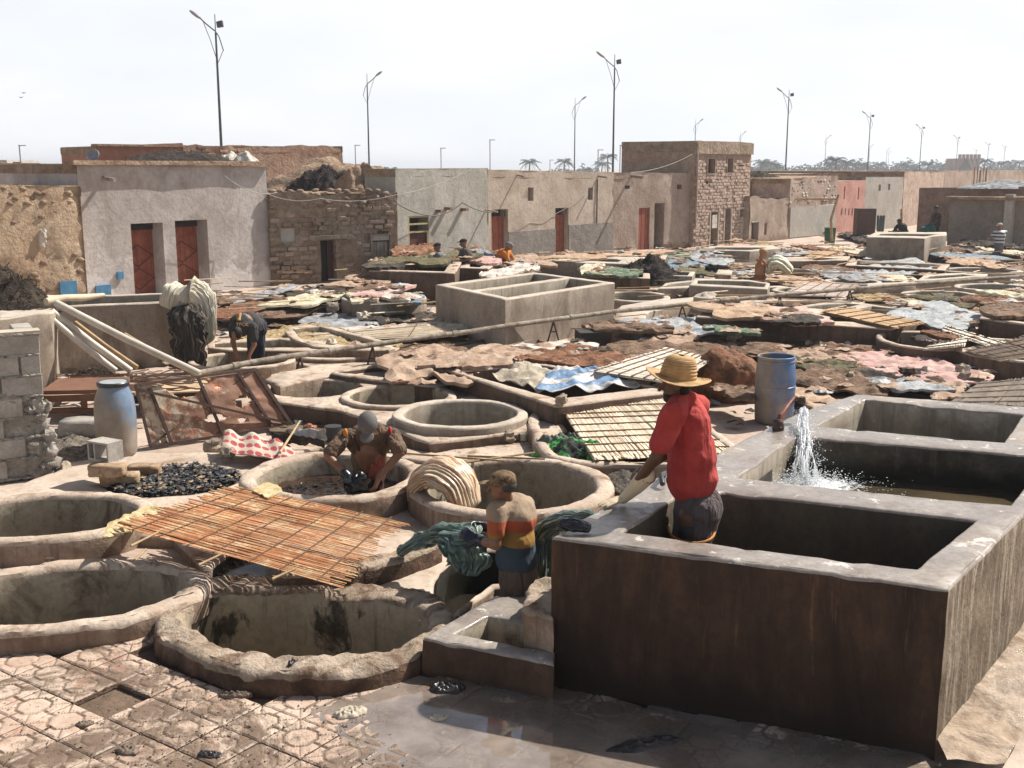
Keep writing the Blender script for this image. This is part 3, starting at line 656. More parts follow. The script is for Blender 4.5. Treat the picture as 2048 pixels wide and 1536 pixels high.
# wall corner: face towards the camera runs from the photo edge to the corner, then turns away
wc = Vector((-5.02, 11.55, 0)); wl = Vector((-7.0, 10.45, 0))
wt = thing('block_wall', 'bare grey breeze block wall with thick mortar joints at the left edge', 'wall', wc)
du = (wl - wc).normalized(); dn = Vector((du.y, -du.x, 0)); 
if dn.y > 0: dn = -dn
L = 1.95; bms = [block_mesh(i) for i in range(4)]; half = [block_mesh(9, (.19, .2, .2))]; rz = math.atan2(du.y, du.x)
mb = MB(); R = Matrix.Rotation(rz, 3, 'Z')
mb.box(du * (L / 2 + .03) - dn * .11 + Vector((0, 0, .79)), (L - .06, .17, 1.57), R=R)
mb.build('mortar_core', MOR, wt)
rows = 7; bh = .222
for r_ in range(rows):
    z = .02 + bh * (r_ + .5); off = .2 if r_ % 2 else 0; x = -off * .0
    x = .0; first = True
    while x < L:
        w = .2 if (first and r_ % 2) else .4
        if r_ >= 4 or x > .17:
            p = du * (x + w / 2) - dn * (.1 - random.uniform(.0, .008)) + Vector((0, 0, z))
            link('block', half[0] if w == .2 else random.choice(bms), wt, mat=Matrix.Translation(p) @ Matrix.Rotation(rz + random.uniform(-.008, .008), 4, 'Z') @ Matrix.Rotation(random.uniform(-.012, .012), 4, 'Y'))
        x += w + .02; first = False
# return wall going back, with top cap and smears of mortar squeezed from the joints
mb = MB(); R2 = Matrix.Rotation(rz + math.pi / 2, 3, 'Z')
for r_ in range(8):
    for k_ in range(26):
        x = L * k_ / 26 + random.uniform(0, .05); z = .02 + bh * r_
        mb.ball(du * x + dn * .005 + Vector((0, 0, z)), (random.uniform(.03, .06), .02, random.uniform(.012, .02)), 6, 4, R=R, amp=.6, seed=k_ + r_)
for i in range(60): # rough mortar skirt at the lower corner
    h = random.uniform(.0, .82); mb.ball(du * random.uniform(-.03, .15) + dn * random.uniform(-.08, -.01) + Vector((0, 0, h)), (random.uniform(.05, .09), .06, random.uniform(.05, .09)), 9, 6, R=R, amp=.7, seed=i)
for i in range(26): mb.ball(du * random.uniform(.05, 1.5) + dn * -.005 + Vector((0, 0, random.uniform(.86, .93))), (random.uniform(.05, .09), .02, .03), 8, 5, R=R, amp=.8, seed=i)
mb.build('mortar_smears', MOR, wt, smooth=60)
for r_ in range(rows):
    for k_ in range(2):
        p = -dn * (.22 + .42 * k_ + .2) - du * (-.1) + Vector((0, 0, .02 + bh * (r_ + .5)))
        link('block', bms[(r_ + k_) % 4], wt, mat=Matrix.Translation(p) @ Matrix.Rotation(rz + math.pi / 2, 4, 'Z'))
cap = MB(); cap.box(du * (L / 2) - dn * .12 + Vector((0, 0, 1.585)), (L + .05, .26, .045), R=R, jit=.006); cap.build('coping', CO_TOP, wt)
STN = surf('rough_stone', (.34, .27, .20), (.42, .35, .28), (.20, .15, .11), scale=6, bump=.9, bs=30, bd=.02); ADB_M = surf('adobe_brick', (.34, .23, .14), (.42, .31, .21), (.20, .13, .08), scale=7, bump=.8, bs=30, bd=.015)
def rock(label, c, r, m=STN, seed=0, name='stone', flat=.7, group=None, cat='stone', parent=None):
    o = MB().ball((0, 0, 0), (r, r * .8, r * flat), 12, 8, amp=.7, seed=seed).build(name, m, parent, c, smooth=40) if parent else MB().ball(c, (r, r * .8, r * flat), 12, 8, amp=.7, seed=seed).build(name, m, None, c, smooth=40)
    if not parent: tag(o, label, cat, group)
    o.rotation_euler.z = seed; return o
rock('pale rubble lump at the foot of the breeze block wall', G(85, 930, .1), .19, MOR, 3); rock('round stone beside the foot of the breeze block wall', G(128, 940, .05), .11, STN, 5)

# breeze block and adobe bricks in front of the left barrel
def brick_at(label, c, d, rz, m, name='adobe_brick', cat='brick', group=None, seed=1):
    random.seed(seed); bm = bmesh.new(); bmesh.ops.create_cube(bm, size=1); bmesh.ops.subdivide_edges(bm, edges=bm.edges[:], cuts=3, use_grid_fill=True)
    for v in bm.verts:
        k_ = max(abs(v.co.x), abs(v.co.y), abs(v.co.z)); n_ = sum(1 for q_ in v.co if abs(q_) > .49)
        v.co = Vector((v.co.x * d[0], v.co.y * d[1], v.co.z * d[2])) * (1 - .035 * max(0, n_ - 1)) + Vector([noise.noise(v.co * 3 + Vector((seed, i * 9, 0))) * .018 for i in range(3)])
    me = bpy.data.meshes.new(name); bm.to_mesh(me); bm.free(); me.materials.append(m)
    for p in me.polygons: p.use_smooth = True
    o = link(name, me, None, c); o.rotation_euler.z = rz; tag(o, label, cat, group); return o
brick_at('adobe brick under the grey hollow block, left end of the little brick pile', G(215, 940, .27), (.36, .17, .12), -.05, ADB_M, seed=1)
brick_at('lowest adobe brick of the pile, nearest the pit of dark scraps', G(240, 958, .15), (.38, .18, .12), .12, ADB_M, seed=2)
brick_at('adobe brick at the right end of the pile by the left barrel', G(288, 940, .15), (.34, .17, .12), .05, ADB_M, seed=3)
ht = thing('hollow_block', 'grey hollow concrete block on top of the adobe brick pile', 'block', G(212, 918, .33), -.5)
me = MB()
for c_, d_ in [((0, 0, .01), (.30, .2, .02)), ((0, 0, .19), (.30, .2, .02)), ((-.14, 0, .1), (.02, .2, .16)), ((.14, 0, .1), (.02, .2, .16)), ((-.05, 0, .1), (.02, .2, .16)), ((-.095, .09, .1), (.07, .02, .16))]: me.box(c_, d_)
me.build('shell', BLK, ht)

# ------------------------------------------------------------------ barrels
def blue_plastic(name, dirty, off=0, bl=((.03, .085, .22), (.07, .15, .29))):
    m = bpy.data.materials.new(name); k = N(m); co = k.pos(coord='Object')
    blue = k.mix(k.rng(k.noise(co, 5, 4), .35, .65), *bl)
    dirt = k.mix(k.rng(k.noise(co, 4, 5), .35, .65), (.20, .165, .13), (.29, .25, .205))
    sx = k.n('SeparateXYZ'); tc = k.n('TexCoord'); k.l(tc.outputs['Object'], sx.inputs[0])
    h = k.rng(sx.outputs[2], .15, .75, dirty, -dirty * .6); side = k.rng(sx.outputs[0], -.25, .25, .15 * (1 if dirty > .2 else 1.2), -.12)
    mv = k.math('ADD', k.math('ADD', k.math('MULTIPLY', k.math('ADD', k.noise(k.pos((4, 4, 1.6)), 1.3, 8, .72, .3), k.noise(co, 3.1, 8, .75)), .5), k.math('MULTIPLY', h, .38)), side)
    k.l(k.mix(k.rng(mv, .44 - off, .60 - off), blue, dirt), k.b.inputs['Base Color']); k.l(k.rng(mv, .45, .58, .38, .8), k.b.inputs['Roughness'])
    k.l(k.bump(k.noise(co, 30, 4), .15, .01), k.b.inputs['Normal']); return m
lidm = plain('black_ring', (.03, .035, .045), rough=.4); lidg = plain('dusty_lid', (.32, .34, .35), rough=.6)
b1 = thing('barrel', 'dirty blue plastic barrel with clamped lid, beside the rusty sheet on the left', 'barrel', G(236, 908, 0))
MB().lathe([(.20, 0), (.215, .02), (.225, .12), (.235, .35), (.232, .55), (.215, .68), (.185, .76), (.165, .80), (.165, .84), (.1, .845)], 40).build('body', blue_plastic('dusty_blue_plastic', .34, .08, ((.10, .16, .26), (.17, .24, .33))), b1, smooth=40)
MB().lathe([(.10, .82), (.176, .82), (.182, .835), (.182, .86), (.172, .872), (.155, .866), (.1, .862)], 40).build('clamp_ring', lidm, b1, smooth=30)
MB().lathe([(.05, .84), (.152, .846), (.152, .868), (.13, .872), (.02, .874)], 40).build('lid', lidg, b1, smooth=30)
b2 = thing('barrel', 'open blue plastic barrel standing behind the wash tank', 'barrel', G(1547, 842, 0.0))
MB().lathe([(.235, 0), (.245, .02), (.25, .06), (.256, .2), (.262, .4), (.262, .47), (.268, .475), (.268, .49), (.262, .495), (.262, .6), (.25, .74), (.236, .80), (.246, .81), (.246, .825), (.236, .83), (.236, .85), (.246, .855), (.246, .875), (.235, .88), (.222, .875), (.222, .8), (.235, .6), (.235, .05), (.1, .04)], 40).build('body', blue_plastic('scuffed_blue_plastic', .10, -.01), b2, smooth=40)

# ------------------------------------------------------------------ rusty sheet on its angle iron frame
RUST = bpy.data.materials.new('rusted_sheet'); k = N(RUST); co = k.pos(coord='World')
c0 = k.mix(k.rng(k.noise(co, 3, 6, .7), .35, .65), (.16, .075, .045), (.26, .14, .09)); c1_ = k.mix(k.rng(k.noise(co, 5, 6, .7, .5), .56, .66), c0, (.50, .20, .12))
gx = k.n('SeparateXYZ'); gg = k.n('NewGeometry'); k.l(gg.outputs['Position'], gx.inputs[0])
pale = k.rng(k.math('ADD', k.noise(co, 9, 6, .75), k.rng(gx.outputs[0], -4.3, -3.3, .08, -.16)), .48, .60)
k.l(k.mix(pale, c1_, (.44, .37, .28)), k.b.inputs['Base Color']); k.b.inputs['Roughness'].default_value = .75; k.l(k.bump(k.noise(co, 25, 6, .7), .5, .01), k.b.inputs['Normal'])
IRON = plain('rusted_iron', (.075, .045, .035), rough=.75, var=.4, scale=12, coord='World')
# corner points of the leaning frame, feet on the ground
TL = Wp(270, 770, 12.75); TR_ = Wp(508, 738, 13.9); BR = Wp(580, 852, 12.75); BL = Wp(300, 895, 11.7)
BL = G(300, 893, .03); BR = G(582, 850, .03)
def Q(u, v): return BL.lerp(BR, u).lerp(TL.lerp(TR_, u), v)
fr = thing('rusty_sheet_frame', 'rusted perforated metal sheet on a crossed angle iron frame leaning behind the left barrel', 'metal frame', BL)
V = []; Fs = []; n1, n2 = 90, 56; nrm = (BR - BL).cross(TL - BL).normalized()
def keep(u, v):
    if v > .97 - .0 * u: return False
    a = noise.noise(Vector((u * 4.2 + 1.3, v * 3.1, 4))) + .45 * noise.noise(Vector((u * 13, v * 9, 2)))
    top = .80 + .10 * noise.noise(Vector((u * 7, 0, 3))) if u < .62 else .99
    if u < .30: top = .95 - .25 * max(0, u - .18) / .12
    elif u < .62: top = .70 + .28 * max(0, (u - .42) / .2) + .06 * noise.noise(Vector((u * 20, 0, 3)))
    if v > top: return False
    for hu, hv, hr in [(.76, .50, .075), (.50, .30, .065), (.68, .20, .035), (.13, .14, .015), (.62, .78, .02)]:
        if math.hypot((u - hu), (v - hv) * .8) < hr * (1 + .6 * noise.noise(Vector((u * 16, v * 16, hr * 90)))): return False
    return a < .78
for i in range(n1 + 1):
    for j in range(n2 + 1): V.append(Q(i / n1, j / n2) - BL + nrm * .02 * noise.noise(Vector((i * .09, j * .12, 0))))
for i in range(n1):
    for j in range(n2):
        if keep((i + .5) / n1, (j + .5) / n2): a = i * (n2 + 1) + j; Fs.append((a, a + n2 + 1, a + n2 + 2, a + 1))
sh = link('sheet', mesh('sheet', V, Fs, RUST, smooth=60), fr); sm_ = sh.modifiers.new('thickness', 'SOLIDIFY'); sm_.thickness = .004
def bar(a, b, w=.026, nm='bar', m=None, par=None):
    a = Vector(a) - BL - nrm * -.02; b = Vector(b) - BL - nrm * -.02; d = b - a; X = d.normalized(); Y = nrm; Z = X.cross(Y); R = Matrix((X, Y, Z)).transposed()
    o_ = MB().box((a + b) / 2, (d.length, .03, w), R=R).build(nm, m or IRON, par or fr); return o_
for (u0, v0), (u1, v1), w in [((0, 0), (1, 0), .035), ((1, 0), (1, 1), .045), ((0, 1), (1, 1), .03), ((0, 0), (.0, 1), .03), ((.0, .02), (1, 1), .02), ((0, .93), (1, .03), .03), ((.5, 0), (.5, 1), .035), ((.14, 0), (.1, .93), .035), ((.86, .02), (.84, .97), .035)]:
    bar(Q(u0, v0), Q(u1, v1), w)

# ------------------------------------------------------------------ red and white shell patterned sheet
red = bpy.data.materials.new('red_fan_print'); k = N(red); co = k.pos((1, 1, 1), 'UV'); k.b.inputs['Roughness'].default_value = .7
sx = k.n('SeparateXYZ'); k.l(co, sx.inputs[0])
U = k.math('MULTIPLY', sx.outputs[0], 9.); Vv = k.math('MULTIPLY', sx.outputs[1], 3.0)
fu = k.math('SUBTRACT', k.math('FRACT', U), .5); fv = k.math('SUBTRACT', k.math('FRACT', Vv), .36)
d2 = k.math('SQRT', k.math('ADD', k.math('MULTIPLY', k.math('MULTIPLY', fu, fu), 1.05), k.math('MULTIPLY', k.math('MULTIPLY', fv, fv), 2.6)))
fan = k.rng(d2, .43, .47, 1, 0); rib = k.math('SINE', k.math('MULTIPLY', k.math('ARCTAN2', fu, k.math('ADD', fv, .4)), 28.))
colr = k.mix(k.rng(rib, .55, .95, 0, .5), (.34, .035, .045), (.42, .17, .16)); k.l(k.mix(fan, (.46, .39, .31), colr), k.b.inputs['Base Color'])
def uvsheet(name, label, cat, q, m, n1=40, n2=16, zf=None, group=None):
    c = sum(q, Vector()) / 4; V = []; Fs = []; uv = []
    for i in range(n1 + 1):
        for j in range(n2 + 1):
            u, v = i / n1, j / n2; p = q[0].lerp(q[1], u).lerp(q[3].lerp(q[2], u), v); p.z += (zf(u, v) if zf else 0); V.append(p - c)
    for i in range(n1):
        for j in range(n2): a = i * (n2 + 1) + j; Fs.append((a, a + n2 + 1, a + n2 + 2, a + 1))
    me = mesh(name, V, Fs, m, smooth=180); ul = me.uv_layers.new(name='uv')
    for l_ in me.loops: vi = l_.vertex_index; ul.data[l_.index].uv = ((vi // (n2 + 1)) / n1, (vi % (n2 + 1)) / n2)
    o = link(name, me, None, c); so = o.modifiers.new('thickness', 'SOLIDIFY'); so.thickness = .006; tag(o, label, cat, group); return o
uvsheet('patterned_sheet', 'cream sheet printed with rows of red fans, spread before the rusty frame', 'cloth',
        [G(440, 902, .22), G(600, 925, .22), Wp(575, 878, 12.15), Wp(448, 862, 12.3)], red, zf=lambda u, v: .03 * math.sin(u * 17) * (v) + .02 * noise.noise(Vector((u * 6, v * 4, 0))))
# green and black patterned blanket, heaped
grn = bpy.data.materials.new('green_black_blanket'); k = N(grn); co = k.pos(coord='Object'); k.b.inputs['Roughness'].default_value = .95
ch = k.n('TexChecker'); ch.inputs['Scale'].default_value = 3.0; k.l(k.pos((1, 1.6, 1.0), rot=(0, .3, .6)), ch.inputs[0])
k.l(k.mix(ch.outputs[1], k.mix(k.rng(k.noise(k.pos((3, 1, 1)), 12, 3), .45, .6), (.045, .28, .06), (.13, .42, .14)), k.mix(k.rng(k.noise(co, 12, 3), .52, .6), (.022, .026, .024), (.05, .16, .06))), k.b.inputs['Base Color'])
k.l(k.bump(k.noise(co, 14, 4), .5, .02), k.b.inputs['Normal'])
scrap('stained_sacking', 'grey green rag bundled at the back of the green and black blanket', 'rag', G(1125, 888, .28), .55, .2, .14, surf('grey_green_rag', (.10, .12, .10), (.16, .18, .15), scale=4, coord='World'), seed=18, n=30)

# ------------------------------------------------------------------ mid deck with three round pits, L shaped channel
ZM = .26
M1 = ell(630, 776, 94, 17, ZM); M2 = ell(797, 789, 98, 19, ZM + .06); M3 = ell(920, 832, 112, 25, ZM + .06)
dm = pxl([(520, 800), (560, 804), (690, 822), (775, 852), (820, 872), (860, 885), (1052, 862), (1090, 880), (1135, 860), (1100, 810), (1000, 778), (915, 758), (740, 735), (640, 728), (540, 748)], ZM)
ob = basin('plaster_deck', dm, [M1, offset(ccw(M2), .05), offset(ccw(M3), .05)], ZM, -.02, .8, bev=.03, amp=.012, mats=[PL_TOP, DK_SIDE, PL_IN, FLOOR_W], step=.14, grid=.22, chip=.015)
tag(ob, 'plaster deck with three round pits in the middle of the yard', 'deck', kind='structure')
vat('round pit with a thin raised rim, middle one of the three in the central deck', M2, .13, ZM + .055, .1, depth=.8, bev=.03, amp=.012, step=.1, grid=.1)
vat('round vat with the tallest rim of the three in the central deck, nearest the camera', M3, .14, ZM + .10, -.02, depth=.8, bev=.03, amp=.012, step=.1, grid=.1, mats=CON)
lower = pxl([(520, 880), (700, 878), (800, 893), (870, 905), (1000, 880), (1060, 872), (1090, 905), (1120, 925), (960, 935), (640, 895), (545, 915), (500, 905)], .14)
ob = basin('lower_deck', lower, [], .14, -.02, 0, bev=.03, amp=.012, mats=[PL_TOP, PL_SIDE, PL_IN, FLOOR_W], step=.12, grid=.2); tag(ob, 'low plaster step between the channel and the vat of the grey capped man', 'deck', kind='structure')
wch = water('channel_water', (.16, .12, .085), .95, .12, .4, 5, .01, murk=(.24, .19, .14))
o = surface('channel_water', pxl([(520, 806), (700, 826), (790, 858), (850, 890), (760, 885), (640, 872), (540, 868)], 0), .035, wch, grid=.15, fn=lambda p: .008 * nz(p, 5, 1)); tag(o, 'shallow muddy water in the channel behind the grey capped man', 'water', kind='structure')
# curved vat under the straw mat
cv = chaikin(pxl([(1085, 862), (1078, 825), (1110, 802), (1300, 790), (1400, 850), (1480, 915), (1330, 925), (1160, 922), (1105, 905)], .30))
ob = basin('curved_vat', offset(ccw(cv), .14), [cv], .31, -.02, .9, bev=.045, amp=.02, mats=REST, step=.1, grid=.12); tag(ob, 'curved plaster vat wall holding up the straw reed mat', 'vat')
# long rectangular pool with tarpaulins
Z5 = .50; P5o = pxl([(888, 738), (1112, 812), (1345, 782), (1075, 722)], Z5); P5h = pxl([(912, 742), (1116, 797), (1312, 775), (1078, 729)], Z5)
ob = basin('long_pool', P5o, [P5h], Z5, -.02, .9, bev=.025, amp=.012, mats=[PL_TOP, DK_SIDE, DK_SIDE, FLOOR_W], step=.16, grid=.3); tag(ob, 'long four sided pool with brown walls, covered by plastic tarpaulins', 'pool')
def tarp(label, q, m, seed, zf=.06, n1=44, n2=26, name='tarpaulin', cat='tarpaulin', group=None, fs=5, thick=.006):
    c = sum(q, Vector()) / 4; V = []; Fs = []
    for i in range(n1 + 1):
        for j in range(n2 + 1):
            u, v = i / n1, j / n2
            eu = .03 * noise.noise(Vector((v * 7, seed, 0))) * (1 if u in (0, 1) else .3); ev = .05 * noise.noise(Vector((u * 7, seed + 5, 0)))
            p = q[0].lerp(q[1], u + eu).lerp(q[3].lerp(q[2], u + eu), min(1.05, max(-.05, v + ev)))
            r1 = 1 - abs(noise.noise(Vector((u * fs * .55 + seed, v * fs * .5, seed)))) * 2.4; r2 = 1 - abs(noise.noise(Vector((u * fs * 1.4 + v * 2, v * fs * 1.1 + u * 3, seed + 2)))) * 2
            p.z += zf * (r1 * .55 + .22 * r2) + zf * .4; V.append(p - c)
    for i in range(n1):
        for j in range(n2): a = i * (n2 + 1) + j; Fs.append((a, a + n2 + 1, a + n2 + 2, a + 1))
    o = link(name, mesh(name, V, Fs, m, smooth=75), None, c); so = o.modifiers.new('thickness', 'SOLIDIFY'); so.thickness = thick; tag(o, label, cat, group); return o
TB = bpy.data.materials.new('blue_white_plastic'); k = N(TB); co = k.pos(coord='World')
wvn = k.n('TexWave'); wvn.inputs['Scale'].default_value = .55; wvn.inputs['Distortion'].default_value = 5; wvn.inputs['Detail'].default_value = 1; k.l(k.pos((1, 1, 1), 'World', (0, 0, .9)), wvn.inputs[0])
k.l(k.mix(k.rng(wvn.outputs['Fac'], .45, .6), k.mix(k.rng(k.noise(co, 5, 4), .4, .6), (.42, .42, .42), (.55, .52, .48)), (.11, .21, .36)), k.b.inputs['Base Color']); k.b.inputs['Roughness'].default_value = .35
k.l(k.bump(k.noise(k.pos((1, 3, 1), 'World'), 7, 5, .7), .9, .03), k.b.inputs['Normal'])
TC = surf('cream_sacking', (.46, .40, .31), (.54, .48, .39), (.33, .26, .19), scale=3, bump=.8, bs=12, bd=.03)
tarp('blue and grey striped plastic sheet lying in the long pool', [G(1070, 798, .40), G(1285, 784, .40), G(1225, 750, .48), G(1100, 752, .48)], TB, 3, .13)
tarp('cream woven sack cloth hanging in the left part of the long pool', [G(985, 762, .4), G(1085, 792, .4), G(1130, 752, .48), G(1040, 732, .5)], TC, 6, .10)
rock('brown stone holding down the mat corner at the end of the long pool', G(1122, 800, .56), .09, STN, 8)

# ------------------------------------------------------------------ iron water pipe on trestles
PIPE = surf('crusted_pipe', (.28, .235, .185), (.37, .325, .27), (.17, .13, .095), scale=4, cr=(.45, .6), bump=.8, bs=40, bd=.02)
pp = thing('water_pipe', 'long grey crusted water pipe on small iron trestles running across the yard', 'pipe', G(400, 745, 0))
pc = G(400, 745, 0); route = [G(385, 748, .42), G(520, 722, .44), G(740, 690, .45), G(1000, 654, .46), G(1220, 624, .46), G(1560, 590, .47), G(1800, 570, .45), G(2120, 547, .44)]
pts = []
for i in range(len(route) - 1):
    for j in range(8): p = route[i].lerp(route[i + 1], j / 8); pts.append(p - pc + Vector((0, 0, .012 * nz(p, 1.2, 2) + random.uniform(-.003, .003))))
pts.append(route[-1] - pc)
MB().tube(pts, .045, 12).build('pipe', PIPE, pp, smooth=60)
for px, py in [(745, 690), (1107, 640), (1365, 607), (1560, 590), (1700, 577), (600, 710)]:
    p = G(px, py, .45) - pc; s_ = MB()
    for dx in (-.12, .12): s_.tube([p + Vector((0, 0, -.03)), Vector((p.x + dx, p.y - .05, 0))], .018, 6)
    s_.tube([p + Vector((-.07, -.03, -.22)), p + Vector((.07, -.03, -.22))], .012, 6); s_.build('trestle', IRON, pp)
for i in (5, 13, 21, 29, 37, 45):
    MB().tube([pts[i] - (pts[i + 1] - pts[i]).normalized() * .06, pts[i] + (pts[i + 1] - pts[i]).normalized() * .06], .056, 12).build('coupling', PIPE, pp, smooth=50)
p2 = thing('thin_pipe', 'thin dark pipe lying along the ground just in front of the crusted water pipe', 'pipe', G(900, 690, 0)); c_ = G(900, 690, 0)
MB().tube([G(a, b, .08) - c_ for a, b in [(900, 692), (1010, 674), (1120, 655), (1230, 640)]], .03, 8).build('pipe', DK_SIDE, p2)
MB().tube([G(a, b, .1) - c_ for a, b in [(1590, 632), (1700, 609), (1800, 596), (2080, 570)]], .022, 8).build('pipe', plain('black_pipe', (.04, .035, .03), coord='World'), p2)

# ------------------------------------------------------------------ grey tank wall on the left with hides and plastic pipes
ZG = 1.08
gw = [Vector((-8.7, 17.2, 0)), Vector((-5.55, 18.55, 0)), Vector((-5.75, 20.0, 0)), Vector((-9.4, 18.7, 0))]
ob = basin('grey_tank', gw, [offset(ccw(gw), -.16)], ZG, -.02, 1.0, bev=.02, amp=.01, mats=[CO_TOP, CO_SIDE, CO_IN, FLOOR_W], step=.2, grid=.3)
tag(ob, 'grey rendered tank on the left with a bundle of hides over its end', 'tank')
# inner rubbish covered top
PVC = plain('white_plastic_pipe', (.52, .47, .40), rough=.45, var=.25, scale=3, coord='World')
# the end wall standing proud beside the tank
ob = basin('end_pier', pxl([(0, 640), (100, 628), (112, 622), (-10, 600)], 1.3), [], 1.32, -.02, 0, bev=.02, amp=.02, mats=[CO_TOP, CO_SIDE, CO_IN, FLOOR_W], step=.15, grid=.2); tag(ob, 'grey plastered pier topped with sticks and dark hair behind the breeze block wall', 'pier')
for (x0, y0, Y0), (x1, y1, Y1), r_, lab in [((112, 606, 15.6), (400, 748, 15.3), .052, 'thick white plastic pipe, highest of those leaning on the grey tank'), ((103, 622, 15.5), (262, 742, 15.6), .048, 'white plastic pipe second from the right among those leaning on the grey tank'),
                                ((96, 632, 15.4), (232, 742, 15.4), .045, 'white plastic pipe furthest left of those leaning on the grey tank'), ((150, 645, 16.6), (275, 735, 16.3), .035, 'thin tan pole behind the leaning white pipes'), ((250, 668, 16.3), (425, 765, 15.2), .024, 'thin dark pole right of the leaning white pipes')]:
    a, b = Wp(x0, y0, Y0), Wp(x1, y1, Y1); o = MB().tube([a, (a + b) / 2 - Vector((0, 0, .02)), b], r_, 14).build('leaning_pipe', PVC if r_ > .04 else STICK, None, a, smooth=50); tag(o, lab, 'pipe', 'pipes leaning beside the grey tank')
for (x0, y0), (x1, y1), z_, lab in [((30, 606), (155, 592), 1.38, 'peeled log on the pier, upper one of two'), ((92, 604), (208, 590), 1.42, 'peeled log on the pier, sticking out to the right')]:
    a, b = G(x0, y0, z_), G(x1, y1, z_); o = MB().tube([a, a.lerp(b, .3) + Vector((0, 0, .03)), a.lerp(b, .6), b], [.06, .05, .055, .03], 9).build('log', plain('peeled_wood', (.55, .46, .33), coord='World', var=.25), None, a, smooth=50); tag(o, lab, 'log', 'logs on the pier')
# heap of dark hair at the left edge
HAIR = surf('matted_dark_hair', (.045, .033, .026), (.09, .068, .05), (.16, .125, .09), scale=5, cr=(.6, .72), bump=1.2, bs=22, bd=.06, rough=.95)
def heap(name, label, c, w, d, h, m, seed=0, n=44, cat='heap', strands=0, sm=None, pw=1.5):
    random.seed(seed); V = []; Fs = []; c = Vector(c)
    for i in range(n + 1):
        for j in range(n + 1):
            u = i / n * 2 - 1; v = j / n * 2 - 1; r_ = math.hypot(u, v); a = math.atan2(v, u)
            u2, v2 = u * math.sqrt(max(0, 1 - v * v / 2)), v * math.sqrt(max(0, 1 - u * u / 2)); r_ = min(1, math.hypot(u2, v2))
            e = 1 + .2 * noise.noise(Vector((math.cos(a) * 1.5, math.sin(a) * 1.5, seed)))
            hh = h * (1 - r_ ** pw) * (1 + .35 * noise.noise(Vector((u2 * 2.5, v2 * 2.5, seed)))) + h * .16 * noise.noise(Vector((u2 * 8, v2 * 8, seed))) + h * .07 * noise.noise(Vector((u2 * 21, v2 * 21, seed)))
            V.append(Vector((u2 * w / 2 * e, v2 * d / 2 * e, max(-.02, hh) if r_ < .98 else -.02)))
    for i in range(n):
        for j in range(n): a = i * (n + 1) + j; Fs.append((a, a + n + 1, a + n + 2, a + 1))
    if strands:
        b0 = len(V)
        for _ in range(strands):
            k_ = random.randrange(b0); p = V[k_]; 
            if p.z < 0: continue
            dd = Vector((random.uniform(-1, 1), random.uniform(-1, 1), random.uniform(-.2, .8))).normalized(); L = random.uniform(.04, .12) * (1 + h); s_ = dd.orthogonal().normalized() * .006 * (1 + h)
            b = len(V); V += [p - s_, p + s_, p + dd * L]; Fs.append((b, b + 1, b + 2))
    o = link(name, mesh(name, V, Fs, m, smooth=60), None, c); tag(o, label, cat); return o
heap('hair_heap', 'heap of dark matted hair on the pier at the left edge', G(-10, 622, 1.25), 1.7, 1.5, .62, HAIR, 4, strands=900)
heap('hair_heap', 'small dark heap at the foot of the grey tank beside the pipes', G(195, 757, .08), .9, .4, .16, HAIR, 6, strands=200)
heap('rubbish_heap', 'dark rubbish between the breeze block wall and the left barrel', G(155, 900, .0), .9, 1.1, .16, surf('rubbish', (.09, .075, .06), (.2, .17, .14), (.35, .3, .25), scale=14, bump=1, bs=30, bd=.03), 7, strands=150)
heap('blanket', 'green and black patterned blanket heaped beside the straw reed mat', G(1148, 925, .12), 1.15, .62, .26, grn, 8, n=70, cat='blanket', pw=2.6)
# wire covered wooden box and its blocks behind the left barrel
wb = thing('wooden_crate', 'broken brown wooden crate covered with wire behind the left barrel', 'crate', G(180, 860, 0), .12)
for c_, d_ in [((0, 0, .58), (.9, .8, .05)), ((0, -.38, .5), (.9, .04, .08)), ((0, -.38, .34), (.9, .04, .06)), ((.05, -.36, .42), (.07, .05, .22)), ((-.42, -.36, .42), (.07, .05, .22)), ((.42, -.36, .42), (.07, .05, .22))]: MB().box(c_, d_, jit=.006).build('plank', plain('reddish_wood', (.17, .08, .045), rough=.8, coord='World'), wb)
brick_at('grey block propping the broken wooden crate', G(165, 872, .15) + Vector((0, .3, 0)), (.7, .4, .3), .1, BLK, 'prop_block', 'block', seed=7)
ply = surf('plywood_board', (.50, .36, .22), (.56, .42, .28), (.38, .26, .16), scale=2, bump=.2)
o = MB().box(G(380, 772, .30), (1.9, .9, .02), rz=.25).build('board', ply, None, G(380, 772, .30)); tag(o, 'pale plywood board lying behind the rusty frame', 'board')
o = MB().box(G(200, 778, .34), (1.5, .9, .02), rz=.05).build('board', plain('brown_board', (.42, .31, .22), coord='World'), None, G(200, 778, .34)); tag(o, 'brown board under loose wires behind the left barrel', 'board')
o = MB().box(G(380, 776, .12), (1.6, .5, .3), rz=.25).build('support_box', DK_SIDE, None, G(380, 776, .12)); tag(o, 'dark masonry block carrying the pale plywood board', 'block')
mb = MB(); random.seed(8)
for i in range(40):
    a = G(random.uniform(100, 300), random.uniform(750, 785), .40); an = random.uniform(-.5, .9); L = random.uniform(.3, 1.2); pts = [a + Vector((math.cos(an) * L * j / 5, math.sin(an) * L * j / 5 * .6, random.uniform(-.015, .035))) for j in range(6)]
    mb.tube(pts, random.uniform(.006, .012), 5)
tag(mb.build('loose_wires', plain('rusty_wire', (.20, .11, .07), coord='World'), smooth=60), 'tangle of rusty wires and sticks behind the left barrel', 'wires', kind='stuff')
random.seed(31)
